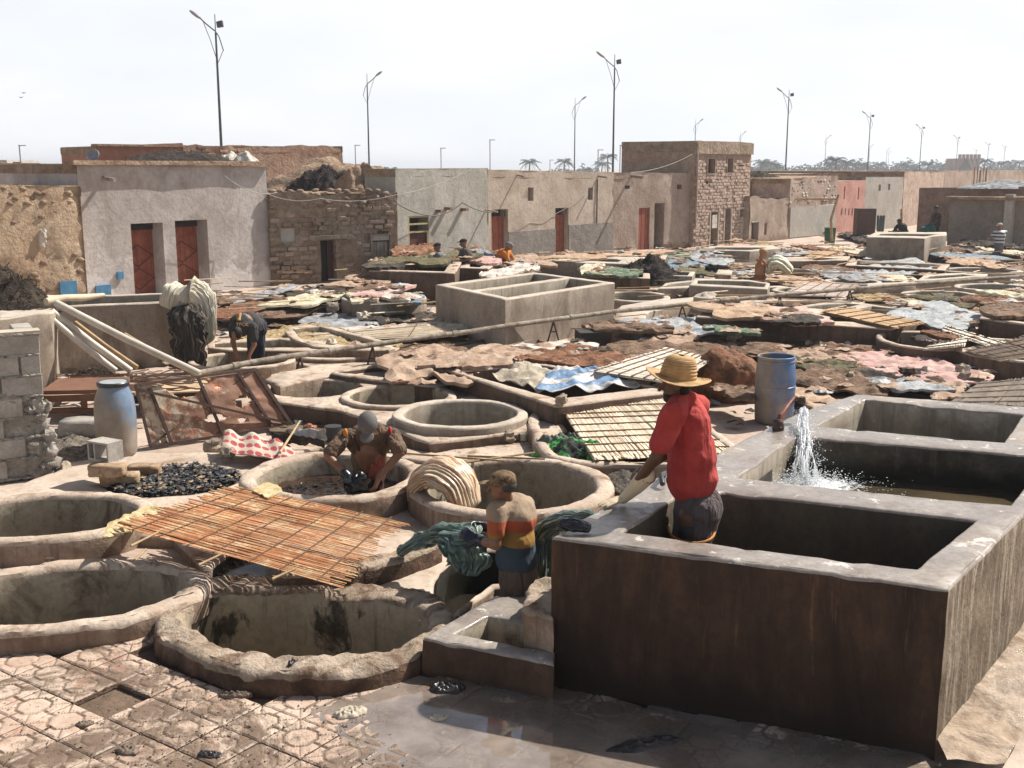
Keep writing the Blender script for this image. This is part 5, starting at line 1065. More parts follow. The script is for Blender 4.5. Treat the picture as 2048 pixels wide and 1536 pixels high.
L_ = [
 # left and centre band
 (150, 622, 300, 632, .05, 'tan', .06, 'tan hide scraps on the ground before the doors of the cream house', 'hide'),
 (420, 612, 560, 640, .22, 'rust', .12, 'rust brown hairy hide behind the bent man, left of two', 'hide'),
 (520, 598, 660, 632, .26, 'brown', .12, 'brown hairy hide stretched behind the bent man, right of two', 'hide'),
 (560, 590, 675, 612, .42, 'yellow', .08, 'pale yellow cloth left of the raised round vat', 'cloth'),
 (620, 582, 680, 594, .40, 'white', .06, 'crumpled white sheet above the pale yellow cloth', 'sheet'),
 (520, 575, 560, 600, .15, 'grey', .12, 'grey white plastic heap right of the wool hide', 'plastic'),
 (440, 590, 520, 606, .1, 'brown', .05, 'thin brown hide pieces before the second red door', 'hide'),
 (690, 570, 800, 592, .52, 'brown', .12, 'brown hide behind the pink one on the raised round vat', 'hide'),
 (735, 572, 800, 594, .56, 'pink', .10, 'pink hide on the raised round vat', 'hide'),
 (750, 584, 830, 600, .55, 'white', .08, 'white hide over the front of the raised round vat', 'hide'),
 (690, 588, 760, 602, .52, 'cream', .05, 'cream hide on the left rim of the raised round vat', 'hide'),
 (785, 590, 850, 604, .52, 'blue', .04, 'small blue net on the right rim of the raised round vat', 'net'),
 (670, 555, 780, 574, .5, 'tan', .1, 'tan hide bundle behind the raised round vat', 'hide'),
 (760, 552, 870, 572, .3, 'dark', .1, 'dark hide pieces before the hair covered block', 'hide'),
 (830, 562, 880, 574, .35, 'green', .06, 'dull green cloth left of the big grey tank', 'cloth'),
 (590, 634, 760, 656, .12, 'grey', .12, 'grey blue tarpaulin roll left of the big grey tank', 'tarpaulin'),
 (740, 628, 870, 648, .15, 'dark', .14, 'dark twisted hides at the foot of the big grey tank', 'hide'),
 (860, 640, 950, 668, .2, 'cream', .14, 'cream and purple sack heap at the foot of the big grey tank', 'sacks'),
 (690, 652, 860, 672, .15, 'white', .05, 'white sheet under long reeds left of the crusted pipe', 'sheet'),
 (515, 655, 600, 690, .16, 'straw', .14, 'straw heap right of the bent man', 'straw'),
 (585, 665, 730, 700, .16, 'straw', .12, 'straw heap lying over the curved vat above the pipe', 'straw'),
 (735, 690, 800, 700, .1, 'straw', .05, 'thin straw patch against the crusted pipe', 'straw'),
 (770, 702, 950, 762, .42, 'tan', .14, 'tan wrinkled hide over the curved brown walled vat', 'hide'),
 (900, 700, 1060, 734, .52, 'tan', .10, 'tan hide between the curved vat and the long pool', 'hide'),
 (800, 695, 920, 712, .3, 'brown', .06, 'flat brown hide beside the crusted pipe', 'hide'),
 (1005, 690, 1180, 712, .35, 'white', .06, 'white sheet before the black tub', 'sheet'),
 (1020, 700, 1110, 726, .42, 'brown', .1, 'brown stones and hide at the back of the long pool', 'hide'),
 (1075, 700, 1250, 734, .52, 'rust', .10, 'large rust brown hide left of the bleached mat', 'hide'),
 (1230, 690, 1420, 720, .40, 'brown', .12, 'crumpled brown hides behind the bleached mat', 'hide'),
 (1290, 668, 1385, 692, .3, 'tan', .10, 'tan hides left of the stone by the long brown deck', 'hide'),
 (1260, 640, 1400, 670, .3, 'pale', .10, 'torn pale plastic sheet behind the black tub', 'plastic'),
 (1400, 690, 1560, 712, .25, 'brown', .10, 'brown hides between the stone and the right barrel', 'hide'),
 (1420, 655, 1500, 668, .5, 'green', .05, 'small faded green cloth on the brown hides', 'cloth'),
 (1400, 612, 1570, 636, .56, 'orange', .10, 'orange tan hide at the left end of the long brown deck', 'hide'),
 (1500, 618, 1640, 642, .55, 'pink', .05, 'pale pink hide on the long brown deck', 'hide'),
 (1560, 632, 1640, 648, .58, 'dark', .05, 'dark hide edge on the long brown deck', 'hide'),
 (1240, 640, 1330, 662, .1, 'grey', .05, 'grey sheet under the trestle, right of the big grey tank', 'sheet'),
 (1600, 670, 1710, 700, .06, 'white', .18, 'pale rolled hide at the foot of the long brown deck', 'hide'),
 (1640, 695, 1810, 728, .1, 'brown', .16, 'brown hide heap left of the pink cloth', 'hide'),
 (1545, 700, 1700, 730, .12, 'tan', .12, 'tan ragged hides right of the right barrel', 'hide'),
 (1590, 722, 1720, 752, .12, 'olive', .14, 'olive brown hides right of the right barrel', 'hide'),
 (1590, 745, 1760, 788, .15, 'brown', .14, 'brown hides just behind the third cell of the wash tank', 'hide'),
 (1700, 715, 1930, 758, .15, 'pink', .12, 'torn pink cloth spread on the brown hides', 'cloth'),
 (1730, 742, 1880, 775, .12, 'dark', .16, 'dark brown hides below the pink cloth', 'hide'),
 (1765, 762, 1860, 782, .2, 'pale', .06, 'small blue grey plastic piece before the third cell of the wash tank', 'plastic'),
 (1860, 738, 1960, 766, .1, 'orange', .12, 'orange brown hide at the right end of the pink cloth', 'hide'),
 (1850, 770, 1930, 795, .15, 'tan', .06, 'flat tan hide by the dark reed mat', 'hide'),
 (1390, 735, 1470, 762, .3, 'rust', .1, 'rust coloured hide left of the brown hood shaped hide', 'hide'),
 (1440, 775, 1510, 800, .3, 'brown', .12, 'knotted brown hide left of the right barrel', 'hide'),
 (1590, 780, 1660, 815, .2, 'orange', .05, 'pale orange hide against the left wall of the third cell', 'hide'),
 (1800, 612, 1950, 652, .46, 'pale', .06, 'large silver grey plastic sheet draped on the thick low wall', 'plastic'),
 (1800, 600, 1900, 614, .3, 'cream', .08, 'cream hides behind the silver grey sheet', 'hide'),
 (1875, 596, 1970, 618, .35, 'olive', .18, 'olive matted hides behind the silver grey sheet', 'hide'),
 (1960, 600, 2060, 618, .6, 'rust', .16, 'rust brown hides on the dark tank at the right edge', 'hide'),
 (2010, 585, 2070, 604, .6, 'yellow', .12, 'yellow folded hide at the right edge', 'hide'),
 (1960, 612, 2070, 634, .66, 'brown', .12, 'brown hides lying on the dark tank at the right edge', 'hide'),
 (1870, 665, 1920, 680, .42, 'rust', .05, 'flat rust red piece between the two dark walled vats', 'hide'),
 (1840, 676, 1900, 690, .35, 'dark', .08, 'dark hides inside the left dark walled vat', 'hide'),
 (1700, 590, 1800, 602, .25, 'straw', .08, 'reed scraps beside the thin dark pipe', 'reeds'),
 (1640, 545, 1760, 562, .4, 'grey', .14, 'black and yellow folded tarpaulin behind the thin dark pipe', 'tarpaulin'),
 (1750, 552, 1830, 564, .4, 'cream', .08, 'cream sheet right of the folded tarpaulin', 'sheet'),
 (1530, 555, 1660, 572, .35, 'orange', .08, 'orange brown hide right of the crouching man', 'hide'),
 (1720, 525, 1880, 548, .42, 'pale', .16, 'crumpled white and blue plastic sheeting at right', 'plastic'),
 (1830, 500, 1950, 518, .5, 'blue', .10, 'flat blue tarpaulin at right behind the white sheeting', 'tarpaulin'),
 (1900, 518, 2010, 534, .5, 'orange', .10, 'orange tan hides at the right by the blue tarpaulin', 'hide'),
 (1960, 492, 2050, 508, .6, 'cream', .14, 'cream hides before the building with the pillar', 'hide'),
 (2015, 488, 2075, 512, .7, 'dark', .35, 'black bags at the right photo edge', 'bags'),
 (1600, 528, 1690, 548, .35, 'brown', .12, 'brown roll of hides right of the crouching man', 'hide'),
 (1470, 545, 1540, 556, .3, 'pale', .12, 'blue black wet hides left of the crouching man', 'hide'),
 (1290, 518, 1400, 536, .48, 'blue', .08, 'blue plastic sheet on the tanks before the two dark doorways', 'tarpaulin'),
 (1300, 528, 1360, 548, .44, 'blue', .06, 'smaller blue plastic sheet above the heap of black wool', 'tarpaulin'),
 (1370, 508, 1470, 528, .5, 'pale', .12, 'grey blue plastic sheets before the brick tower', 'plastic'),
 (1180, 538, 1290, 552, .55, 'green', .06, 'long green cloth along the edge of the brown tank', 'cloth'),
 (1345, 534, 1420, 550, .45, 'olive', .10, 'olive hides right of the heap of black wool', 'hide'),
 (1080, 508, 1230, 518, .66, 'orange', .06, 'orange hides drying on the square tank', 'hide'),
 (1230, 502, 1340, 512, .60, 'orange', .08, 'orange hides on the brown tank before the open door', 'hide'),
 (1320, 505, 1385, 516, .55, 'green', .1, 'green hides right of the orange ones', 'hide'),
 (1480, 482, 1545, 492, .5, 'straw', .06, 'straw mat pieces on the small pale tank', 'mat'),
 (1440, 490, 1530, 502, .5, 'pink', .05, 'pinkish hide on the small pale tank', 'hide'),
 (1540, 498, 1620, 512, .45, 'pale', .08, 'pale blue scraps before the ruined wall', 'scraps'),
 (1600, 500, 1680, 512, .45, 'tan', .1, 'tan reed bundle before the ruined wall', 'reeds'),
 (1600, 492, 1640, 500, .55, 'rust', .05, 'red cloth before the ruined wall', 'cloth'),
 (1660, 492, 1730, 510, .5, 'cream', .12, 'cream hides before the pink house', 'hide'),
 (1750, 484, 1850, 500, .5, 'rust', .10, 'rust brown hides before the lower tank', 'hide'),
 (1815, 484, 1885, 506, .5, 'brown', .4, 'brown hairy hump beside the lower tank', 'hide'),
 (1690, 470, 1750, 488, .1, 'dark', .35, 'dark heap of rubbish before the grey white house', 'rubbish'),
 (985, 530, 1065, 556, .55, 'white', .22, 'white and pink hide bundle behind the big grey tank', 'hide'),
 (1000, 512, 1090, 530, .62, 'tan', .14, 'tan rolled hides right of the crouching orange shirted man', 'hide'),
 (920, 508, 1000, 526, .74, 'pink', .10, 'pinkish hides on the block where two men work', 'hide'),
 (900, 500, 1000, 512, .78, 'brown', .10, 'brown hides behind the standing man in dark grey', 'hide'),
 (940, 500, 975, 508, .85, 'blue', .05, 'small blue plastic behind the men at the dark blocks', 'plastic'),
 (760, 512, 935, 532, .82, 'olive', .22, 'hairy brown hides piled on the long dark block', 'hide'),
 (735, 520, 830, 536, .82, 'dark', .10, 'dark hides at the left end of the long dark block', 'hide'),
 (795, 488, 870, 512, .85, 'rust', .30, 'dark red leather folded before the yellow framed door', 'hide'),
 (830, 530, 890, 552, .4, 'pale', .25, 'grey sheet hanging on the side of the long dark block', 'sheet'),
 (700, 520, 745, 562, .0, 'white', .55, 'white sack heap beside the long dark block', 'sacks'),
 (1160, 530, 1215, 548, .5, 'cream', .25, 'cream hide hanging from the corner of the brown tank', 'hide'),
 (1180, 652, 1330, 664, .45, 'brown', .12, 'brown reed pile above the black tub', 'reeds'),
]
for r_ in L_:
    x0, y0, x1, y1, z, col, h, lab, cat = r_
    lay(x0, y0, x1, y1, z, col, h, lab, cat, name={'hide': 'hide', 'cloth': 'cloth', 'sheet': 'sheet', 'plastic': 'plastic_sheet', 'tarpaulin': 'tarpaulin'}.get(cat, cat + '_heap' if cat in ('sacks', 'straw', 'reeds', 'rags', 'scraps', 'bags', 'rubbish') else cat),
        n=34 if y1 > 690 else 24, rz=random.uniform(-.12, .12))
for pts_, z_, m_, lb in [([(1000, 700), (1180, 690), (1400, 682), (1600, 690), (1800, 715), (1960, 760), (1900, 800), (1740, 800), (1640, 830), (1500, 800), (1400, 740), (1250, 752), (1060, 722)], .06, 'brown', 'trampled brown hide litter covering the ground right of the long pool'),
     ([(560, 590), (760, 560), (900, 560), (900, 580), (740, 600), (600, 612)], .05, 'dark', 'dark hide litter behind the raised round vat'), ([(1220, 520), (1500, 505), (1900, 508), (2080, 520), (2080, 548), (1800, 545), (1500, 545), (1250, 540)], .06, 'brown', 'brown hide litter over the far part of the yard')]:
    o = surface('hide_litter', GL(pts_, 0), z_, HM[m_], grid=.28, fn=lambda p: .05 * max(0, 1 - abs(nz(p, 1.6, 3)) * 3) + .05 * nz(p, 4, 2) + .02 * nz(p, 11, 5)); tag(o, lb, 'litter', kind='stuff')
# hood shaped brown hide by the right barrel
hc_ = G(1452, 792, .05)
hh_ = blob('hide_hump', [('e', (0, 0, .25), (.46, .36, .42)), ('e', (-.18, -.05, .42), (.26, .28, .30)), ('e', (.22, .05, .30), (.26, .3, .28)), ('c', (-.42, -.1, .08), (.1, -.2, .18), .10, .16), ('c', (.1, -.25, .1), (.5, -.1, .05), .12, .08)], HM['rust'], None, vox=.03, sm=3, disp=(.14, .22)); hh_.location = hc_
tag(hh_, 'hood shaped brown hide standing up beside the right barrel', 'hide')
heap('wool_heap', 'conical heap of black wool behind the big grey tank', G(1294, 572, .1), 2.6, 1.4, .78, surf('black_wool', (.018, .014, .012), (.04, .03, .024), (.07, .05, .04), scale=7, bump=1.3, bs=26, bd=.06), 3, strands=1200, cat='heap')
# reeds hanging over the hides behind the pipe
mat_obj('long brown reeds fanned over the white sheet left of the crusted pipe', [G(625, 668, .25), G(905, 640, .3), G(880, 668, .25), G(640, 684, .2)], 26, REED_PALE, False, 2, over=.3, r=.016, seed=33, miss=.2)
mat_obj('orange reed mat on the right part of the long brown deck', [G(1640, 622, .52), G(1790, 655, .52), G(1850, 645, .58), G(1700, 615, .55)], 40, surf('orange_reed', (.52, .33, .17), (.62, .43, .26), scale=3), False, 6, over=.1, r=.02, seed=34)
mat_obj('pinkish slatted mat left of the L shaped low wall', [G(1560, 590, .25), G(1690, 592, .25), G(1720, 570, .35), G(1610, 566, .35)], 40, surf('pink_reed', (.58, .46, .40), (.68, .58, .52), scale=3), False, 5, over=.1, r=.02, seed=35)
mat_obj('dark weathered reed mat at the right edge behind the third cell', [G(1890, 812, .25), G(1960, 765, .3), G(2150, 745, .3), G(2150, 812, .25)], 60, REED_DARK, False, 5, over=.06, r=.016, seed=36, mb_mat=plain('grey_pole', (.16, .14, .13), coord='World'))
mat_obj('pale slatted mat falling over the left dark walled vat', [G(1895, 652, .5), G(1885, 660, .5), G(1990, 695, .42), G(2010, 685, .42)], 40, REED_WHITE, False, 2, over=.05, r=.02, seed=37)
mat_obj('pale slatted strip inside the left dark walled vat', [G(1860, 690, .42), G(1845, 698, .40), G(1930, 690, .48), G(1935, 675, .5)], 30, REED_WHITE, False, 2, over=.03, r=.018, seed=38)
mat_obj('grey black reed mat over the round vat at the right edge', [G(1930, 700, .42), G(2000, 720, .40), G(2140, 700, .42), G(2060, 672, .5)], 46, REED_DARK, False, 4, over=.1, r=.018, seed=39)
mat_obj('thin grey slatted mat by the olive matted hides', [G(1790, 606, .3), G(1880, 612, .3), G(1960, 600, .3), G(1850, 594, .3)], 26, surf('grey_reed', (.42, .38, .33), (.52, .48, .43), scale=3), False, 3, over=.1, r=.016, seed=40)
mat_obj('orange reed bundle before the pink house', [G(1610, 512, .5), G(1665, 498, .7), G(1690, 500, .7), G(1640, 515, .5)], 22, surf('orange_reed', (.5, .3, .2), (.6, .4, .3), scale=3), False, 2, over=.2, r=.02, seed=41)
mat_obj('reed mat lying on the square tank before the red doors', [G(1090, 521, .66), G(1150, 522, .66), G(1215, 515, .66), G(1150, 513, .66)], 26, REED_PALE, False, 2, over=.1, r=.02, seed=42)
# small props
rock('squarish stone on the hides before the long brown deck', G(1467, 668, .45), .17, STN, 11); rock('stone on the deck behind the straw mat', G(1018, 874, .2), .11, STN, 4); rock('brown stone on the curved vat left end', G(1700, 752, .2), .1, STN, 14)
rock('smooth boulder lying on the crusted pipe line, right of the big grey tank', G(1412, 600, .35), .32, CO_TOP, 2, flat=.5); rock('dark stone on the torn pink cloth', G(1815, 742, .27), .12, DK_SIDE, 6, flat=.5)
rock('upper brown stone at the right end of the pink cloth', G(1925, 740, .25), .12, STN, 16); rock('lower brown stone at the right end of the pink cloth', G(1930, 754, .2), .13, STN, 17); rock('red brick bit in the channel water', G(620, 856, .06), .08, plain('red_brick_bit', (.30, .11, .06)), 3)
rock('brown stone behind the raised vat gutter', G(665, 615, .35), .16, STN, 21); rock('grey stone by the tarpaulin roll', G(728, 634, .25), .16, CO_TOP, 22)
rock('stone among the straw left of the pipe', G(663, 686, .3), .1, CO_TOP, 23); rock('small rubble left of the curved vat', G(455, 905, .2), .1, STN, 24); rock('rubble stone under the left end of the fan printed sheet', G(425, 893, .1), .12, STN, 25)
o = MB().lathe([(.052, 0), (.055, .01), (.050, .018), (.055, .03), (.050, .04), (.055, .052), (.050, .062), (.056, .075), (.056, .085), (.045, .085), (.04, .03), (.01, .025)], 24, G(1047, 880, .15)).build('ribbed_tub', plain('cream_plastic', (.62, .58, .44), rough=.4), smooth=40); o.scale = (1, 1, 1); tag(o, 'small ribbed cream tub beside the stone on the low step', 'tub')
t = thing('black_tub', 'black box with a reddish end lying among the hides behind the long pool', 'box', G(1185, 688, .2), .15); MB().box((0, 0, .12), (.55, .5, .24)).build('body', plain('black_paint', (.03, .025, .022)), t); MB().box((.31, -.02, .12), (.06, .46, .24)).build('end_panel', plain('reddish_wood', (.2, .1, .06)), t)
o = MB().lathe([(.13, 0), (.135, .3), (.13, .32), (.11, .32), (.1, .05)], 24, G(1277, 690, .2)).build('bucket', plain('dark_bucket', (.07, .06, .055)), smooth=40); tag(o, 'dark bucket behind the rust brown hide', 'bucket')
o = MB().lathe([(.09, 0), (.1, .0), (.1, .17), (.09, .17)], 20, (0, 0, 0)).build('black_pot', plain('black_rubber', (.03, .03, .03), rough=.5), smooth=40); o.location = G(667, 880, .16); tag(o, 'black pot left of the grey capped man', 'pot')
tarp('white plastic sheet under the black pot, left of the grey capped man', [G(580, 895, .17), G(655, 890, .17), G(650, 866, .32), G(585, 868, .30)], HM['pale'], 9, .06, 24, 12, cat='plastic', name='plastic_sheet')
tarp('dark rolled rag right of the fan printed sheet', [G(545, 893, .2), G(650, 905, .2), G(648, 892, .28), G(540, 872, .3)], HM['dark'], 19, .08, 24, 12, cat='rag', name='rag')
heap('dark_rubble', 'dark wet rubble between the wide vat and the wash tank', G(1258, 965, .18), .55, .9, .10, surf('wet_rubble', (.05, .042, .036), (.12, .10, .08), (.24, .2, .16), scale=14, bump=1.2, bs=26, bd=.04), 9, n=50)
for i, (a, b) in enumerate([((760, 903), (1010, 922)), ((930, 925), (1070, 905)), ((935, 912), (1090, 918)), ((560, 905), (600, 842))]):
    pa, pb = G(*a, .36), G(*b, .38); o = MB().tube([pa, pb], [.014, .009], 6).build('stick', STICK, None, pa); tag(o, ['long thin stick behind the grey capped man', 'stick lying behind the cream hides', 'reed behind the cream hides', 'short pale stick before the rusty frame'][i], 'stick')
# ------------------------------------------------------------------ hose and water jet at the wash tank
hm = plain('red_brown_hose', (.16, .05, .035), rough=.45)
ho = thing('hose', 'red brown hose on an iron elbow at the back rim of the wash tank', 'hose', G(1556, 860, ZT)); hc = G(1556, 860, ZT)
hp = [Vector((0, 0, -.02)), Vector((.02, .02, .12)), Wp(1575, 812, 9.75) - hc, Wp(1590, 795, 9.8) - hc, Wp(1603, 800, 9.8) - hc]
MB().tube(hp, .026, 12).build('pipe', hm, ho, smooth=60); MB().lathe([(.05, -.02), (.055, .03), (.045, .08), (.03, .1)], 14).build('valve', IRON, ho)
MB().lathe([(.034, -.03), (.04, 0), (.034, .03)], 12, Wp(1603, 800, 9.8) - hc).build('nozzle', IRON, ho)
WJ = bpy.data.materials.new('falling_water'); k = N(WJ); k.b.inputs['Base Color'].default_value = (.9, .93, .96, 1); k.b.inputs['Roughness'].default_value = .12; k.b.inputs['Specular IOR Level'].default_value = .8; k.b.inputs['Alpha'].default_value = .55
mb = MB(); s0 = Wp(1607, 815, 9.75); v0 = Vector((-.75, -3.3, 0)); random.seed(5)
def jet(t, o): return s0 + v0 * t + o * (t * 2.4 + .15) + Vector((0, 0, -4.9 * t * t))
tmax = math.sqrt((s0.z - .72) / 4.9)
for i in range(130):
    o_ = Vector((random.gauss(0, .055), random.gauss(0, .08), random.gauss(0, .05))); ta = random.uniform(0, .8) * tmax; tb = min(tmax, ta + random.uniform(.05, .35) * tmax)
    pts = [jet(ta + (tb - ta) * j / 6, o_) + Vector((random.gauss(0, .003), 0, 0)) for j in range(7)]; r_ = random.uniform(.004, .011) * (1 - .5 * ta / tmax); mb.tube(pts, [r_ * .4, r_, r_ * 1.1, r_, r_ * .8, r_ * .9, r_ * .3], 6)
for i in range(1500):
    o_ = Vector((random.gauss(0, .10), random.gauss(0, .2), random.gauss(0, .08))); t_ = random.uniform(.15, 1) * tmax; mb.ball(jet(t_, o_), random.uniform(.002, .0055), 5, 4)
hit = jet(tmax, Vector())
for i in range(2600):
    a = random.random() * 6.283; r_ = abs(random.gauss(0, .20)); z = abs(random.gauss(0, .07)) * max(0, 1 - r_); mb.ball(Vector((hit.x + math.cos(a) * r_ * 1.5, hit.y + math.sin(a) * r_ * .8, .715 + z)), (random.uniform(.002, .009), random.uniform(.002, .008), random.uniform(.002, .004)), 5, 4)
FO = bpy.data.materials.new('white_foam'); k = N(FO); co = k.pos(coord='Object'); k.b.inputs['Base Color'].default_value = (.85, .88, .9, 1); k.b.inputs['Roughness'].default_value = .4
ln = k.n('VectorMath'); ln.operation = 'LENGTH'; k.l(k.pos((1, 1.6, 1)), ln.inputs[0]); fo_ = k.math('SUBTRACT', k.math('MULTIPLY', k.noise(co, 14, 6, .75), 1.6), k.math('MULTIPLY', ln.outputs['Value'], 1.35)); k.l(k.rng(fo_, .28, .52, 0, .95), k.b.inputs['Alpha'])
o = surface('foam', [Vector((.75 * math.cos(a / 20 * 6.283), .48 * math.sin(a / 20 * 6.283), 0)) for a in range(20)], .0, FO, grid=.05, fn=lambda p: .012 * nz(p, 14, 3) + .02 * max(0, .3 - p.length)); o.location = (hit.x + .05, hit.y, .728); tag(o, 'white foam where the jet strikes the water of the middle cell', 'foam', kind='stuff')
tag(mb.build('water_jet', WJ, smooth=180), 'white jet of water falling and splashing into the middle cell of the wash tank', 'water jet', kind='stuff')
# wet dark strip of draped rubbish at the wash tank back corner: black elbow pipe by the man
o = MB().tube([G(1335, 945, 1.0), G(1322, 950, 1.1), G(1325, 968, 1.06)], .02, 8).build('black_elbow', lidm, None, smooth=60); tag(o, 'black hose end on the rim behind the man in the red shirt', 'hose')
random.seed(41)
SKIN_D = plain('dark_brown_skin', (.095, .045, .026), rough=.5, var=.2, scale=12, bump=.1)
SKIN_M = plain('sun_tanned_skin', (.22, .105, .06), rough=.5, var=.2, scale=12, bump=.1)
HAIRB = plain('black_hair', (.012, .010, .009), rough=.7, bump=.6, bs=120)
def cloth(name, a, b=None, scale=5, st=.6, rough=.9, bs=9):
    m = bpy.data.materials.new(name); k = N(m); co = k.pos(); b = b or tuple(x * .7 for x in a)
    k.l(k.mix(k.rng(k.noise(co, scale, 5), .35, .65), a, b), k.b.inputs['Base Color']); k.b.inputs['Roughness'].default_value = rough
    wv_ = k.noise(k.pos((1.8, 1.8, .5)), bs, 4, .55, .6); w2 = k.noise(k.pos((2.2, 2.2, .35), rot=(.15, .1, 0)), bs * .7, 3, .5, 1.2); k.l(k.bump(k.math('ADD', wv_, w2), min(1, st * 1.4), .05), k.b.inputs['Normal']); return m
class Person:
    def __init__(s, label, foot):
        s.b = Vector(foot); s.t = thing('person', label, 'person', s.b)
    def P(s, px, py, Y): return Wp(px, py, Y) - s.b
    def blob(s, name, prims, mat, **k): return blob(name, prims, mat, s.t, **k)
    def add(s, name, mb, mat, smooth=60): return mb.build(name, mat, s.t, smooth=smooth)
def frame(fwd, up=Vector((0, 0, 1))):
    """columns: right, forward, up"""
    f = Vector(fwd).normalized(); r = f.cross(up).normalized(); u = r.cross(f).normalized(); return Matrix((r, f, u)).transposed()
def head_prims(c, R, s=1.0, beard=False):
    """head centred at c; R columns right/forward/up"""
    def q(x, y, z): return c + R @ Vector((x, y, z)) * s
    pr = [('e', q(0, -.012, .025), (.074 * s, .092 * s, .092 * s), R), ('e', q(0, .022, -.045), (.055 * s, .062 * s, .068 * s), R), ('e', q(0, .055, -.088), (.026 * s, .022 * s, .022 * s), R),
          ('c', q(0, .088, .008), q(0, .112, -.030), .009 * s, .015 * s), ('e', q(0, .078, -.060), (.024 * s, .014 * s, .010 * s), R),
          ('c', q(-.035, .080, .028), q(.035, .080, .028), .010 * s, .010 * s), ('e', q(.075, -.005, -.012), (.009 * s, .018 * s, .030 * s), R), ('e', q(-.075, -.005, -.012), (.009 * s, .018 * s, .030 * s), R)]
    return pr
def hand_prims(w, d, palmn, L=.17, curl=.5, s=1.0, side=1):
    """five fingered hand from wrist w along d, palm facing palmn"""
    d = Vector(d).normalized(); n = (Vector(palmn) - d * d.dot(Vector(palmn))).normalized(); x = d.cross(n).normalized() * side; pr = []
    pl = w + d * .045 * s
    for i, xx in enumerate((-.030, -.010, .010, .030)): pr.append(('c', w + x * xx * .6 * s, w + d * .088 * s + x * xx * s, .016 * s, .0125 * s))
    for xx, l_, dl in ((-.032, .062, -.01), (-.011, .078, 0), (.011, .082, 0), (.031, .072, -.006)):
        a = w + d * (.088 + dl) * s + x * xx * s; c1_ = curl; b = a + (d * math.cos(c1_ * .6) + n * math.sin(c1_ * .6) + x * xx * 3) * l_ * .5 * s; c2_ = b + (d * math.cos(c1_ * 1.5) + n * math.sin(c1_ * 1.5) + x * xx * 2) * l_ * .5 * s
        pr += [('c', a, b, .0105 * s, .0095 * s), ('c', b, c2_, .0095 * s, .008 * s)]
    a = w + d * .02 * s + x * .032 * s; b = a + (d * .6 + x * .8 + n * .2).normalized() * .045 * s; c2_ = b + (d * .9 + x * .3 + n * .3).normalized() * .034 * s
    pr += [('c', a, b, .015 * s, .012 * s), ('c', b, c2_, .012 * s, .009 * s)]
    return pr
# ------------------------------------------------------------------ man in the red shirt and straw hat
p = Person('man in red t shirt and straw hat leaning a gloved hand on the wash tank', G(1395, 1000, .35).xy.to_3d() * 0 + Vector((1.22, 7.25, .35)))
Y0 = 7.25
hipc = p.P(1392, 1003, 7.25); chest = p.P(1378, 868, 7.27); neck = p.P(1364, 793, 7.26); hc = p.P(1352, 768, 7.23)
R = frame((-1, .12, -.10))
lsh = p.P(1348, 822, 7.06); rsh = p.P(1398, 812, 7.46); lel = p.P(1312, 915, 7.08); lwr = p.P(1268, 972, 7.26)
p.blob('body', head_prims(hc, R, 1.02) + [('c', neck - Vector((0, 0, .06)), hc + Vector((.015, 0, -.04)), .062, .056),
    ('e', chest, (.115, .16, .21)), ('c', chest, hipc, .11, .12), ('c', lsh, lel, .055, .044), ('c', lel, lwr, .043, .031),
    ('c', rsh, rsh + Vector((-.12, .02, -.28)), .055, .043), ('c', rsh + Vector((-.12, .02, -.28)), rsh + Vector((-.34, -.05, -.42)), .042, .03),
    ('c', hipc, Vector((-.02, -.11, .62)), .11, .075), ('c', hipc, Vector((.03, .12, .62)), .11, .075), ('c', Vector((-.02, -.11, .62)), Vector((0, -.13, .05)), .075, .05), ('c', Vector((.03, .12, .62)), Vector((.05, .13, .05)), .075, .05)] +
    hand_prims(rsh + Vector((-.34, -.05, -.42)), (-.8, -.2, -.3), (0, 0, -1), side=-1), SKIN_D, vox=.0085, sm=3)
redc = cloth('red_cotton', (.40, .046, .038), (.29, .024, .02), st=.35, bs=6)
def shirt(p, prims, mat, name='shirt', vox=.012, disp=(.03, .16)): return p.blob(name, prims, mat, vox=vox, sm=6, disp=disp)
shirt(p, [('e', chest + Vector((0, 0, .03)), (.150, .205, .22)), ('e', p.P(1384, 912, 7.27), (.168, .205, .22)), ('c', p.P(1384, 945, 7.27), p.P(1384, 958, 7.26), .175, .178),
          ('c', neck + Vector((.03, 0, -.04)), chest, .085, .14), ('c', lsh + Vector((.01, .02, 0)), lsh.lerp(lel, .70), .085, .082), ('c', lsh, neck, .075, .06), ('c', rsh, neck, .075, .06), ('c', rsh, rsh + Vector((-.07, .01, -.17)), .08, .08)], redc, vox=.011, disp=(.035, .12))
trs = cloth('grey_purple_trousers', (.060, .045, .048), (.10, .075, .075), st=.9)
h2 = p.P(1397, 1015, 7.25)
p.blob('trousers', [('e', h2 + Vector((.0, 0, .0)), (.165, .205, .16)), ('c', h2, Vector((-.01, -.11, .36)), .17, .13), ('c', h2, Vector((.05, .13, .36)), .17, .13)], trs, vox=.012, sm=4, disp=(.03, .10))
p.blob('waders', [('c', Vector((-.01, -.11, .52)), Vector((0, -.13, .06)), .10, .065), ('c', Vector((.05, .13, .52)), Vector((.06, .13, .06)), .10, .065), ('c', Vector((0, -.13, .05)), Vector((-.14, -.14, .04)), .05, .045), ('c', Vector((.06, .13, .05)), Vector((-.08, .13, .04)), .05, .045)], plain('black_rubber_wader', (.014, .013, .014), rough=.4, bump=.5, bs=14), vox=.014)
mb = MB(); mb.tube([Vector((.015 + .155 * math.cos(a / 20 * 6.283), .285 * math.sin(a / 20 * 6.283), .50 + .012 * math.cos(a / 3))) for a in range(21)], .008, 6, cap=False); p.add('cord', mb, plain('orange_cord', (.55, .22, .04)))
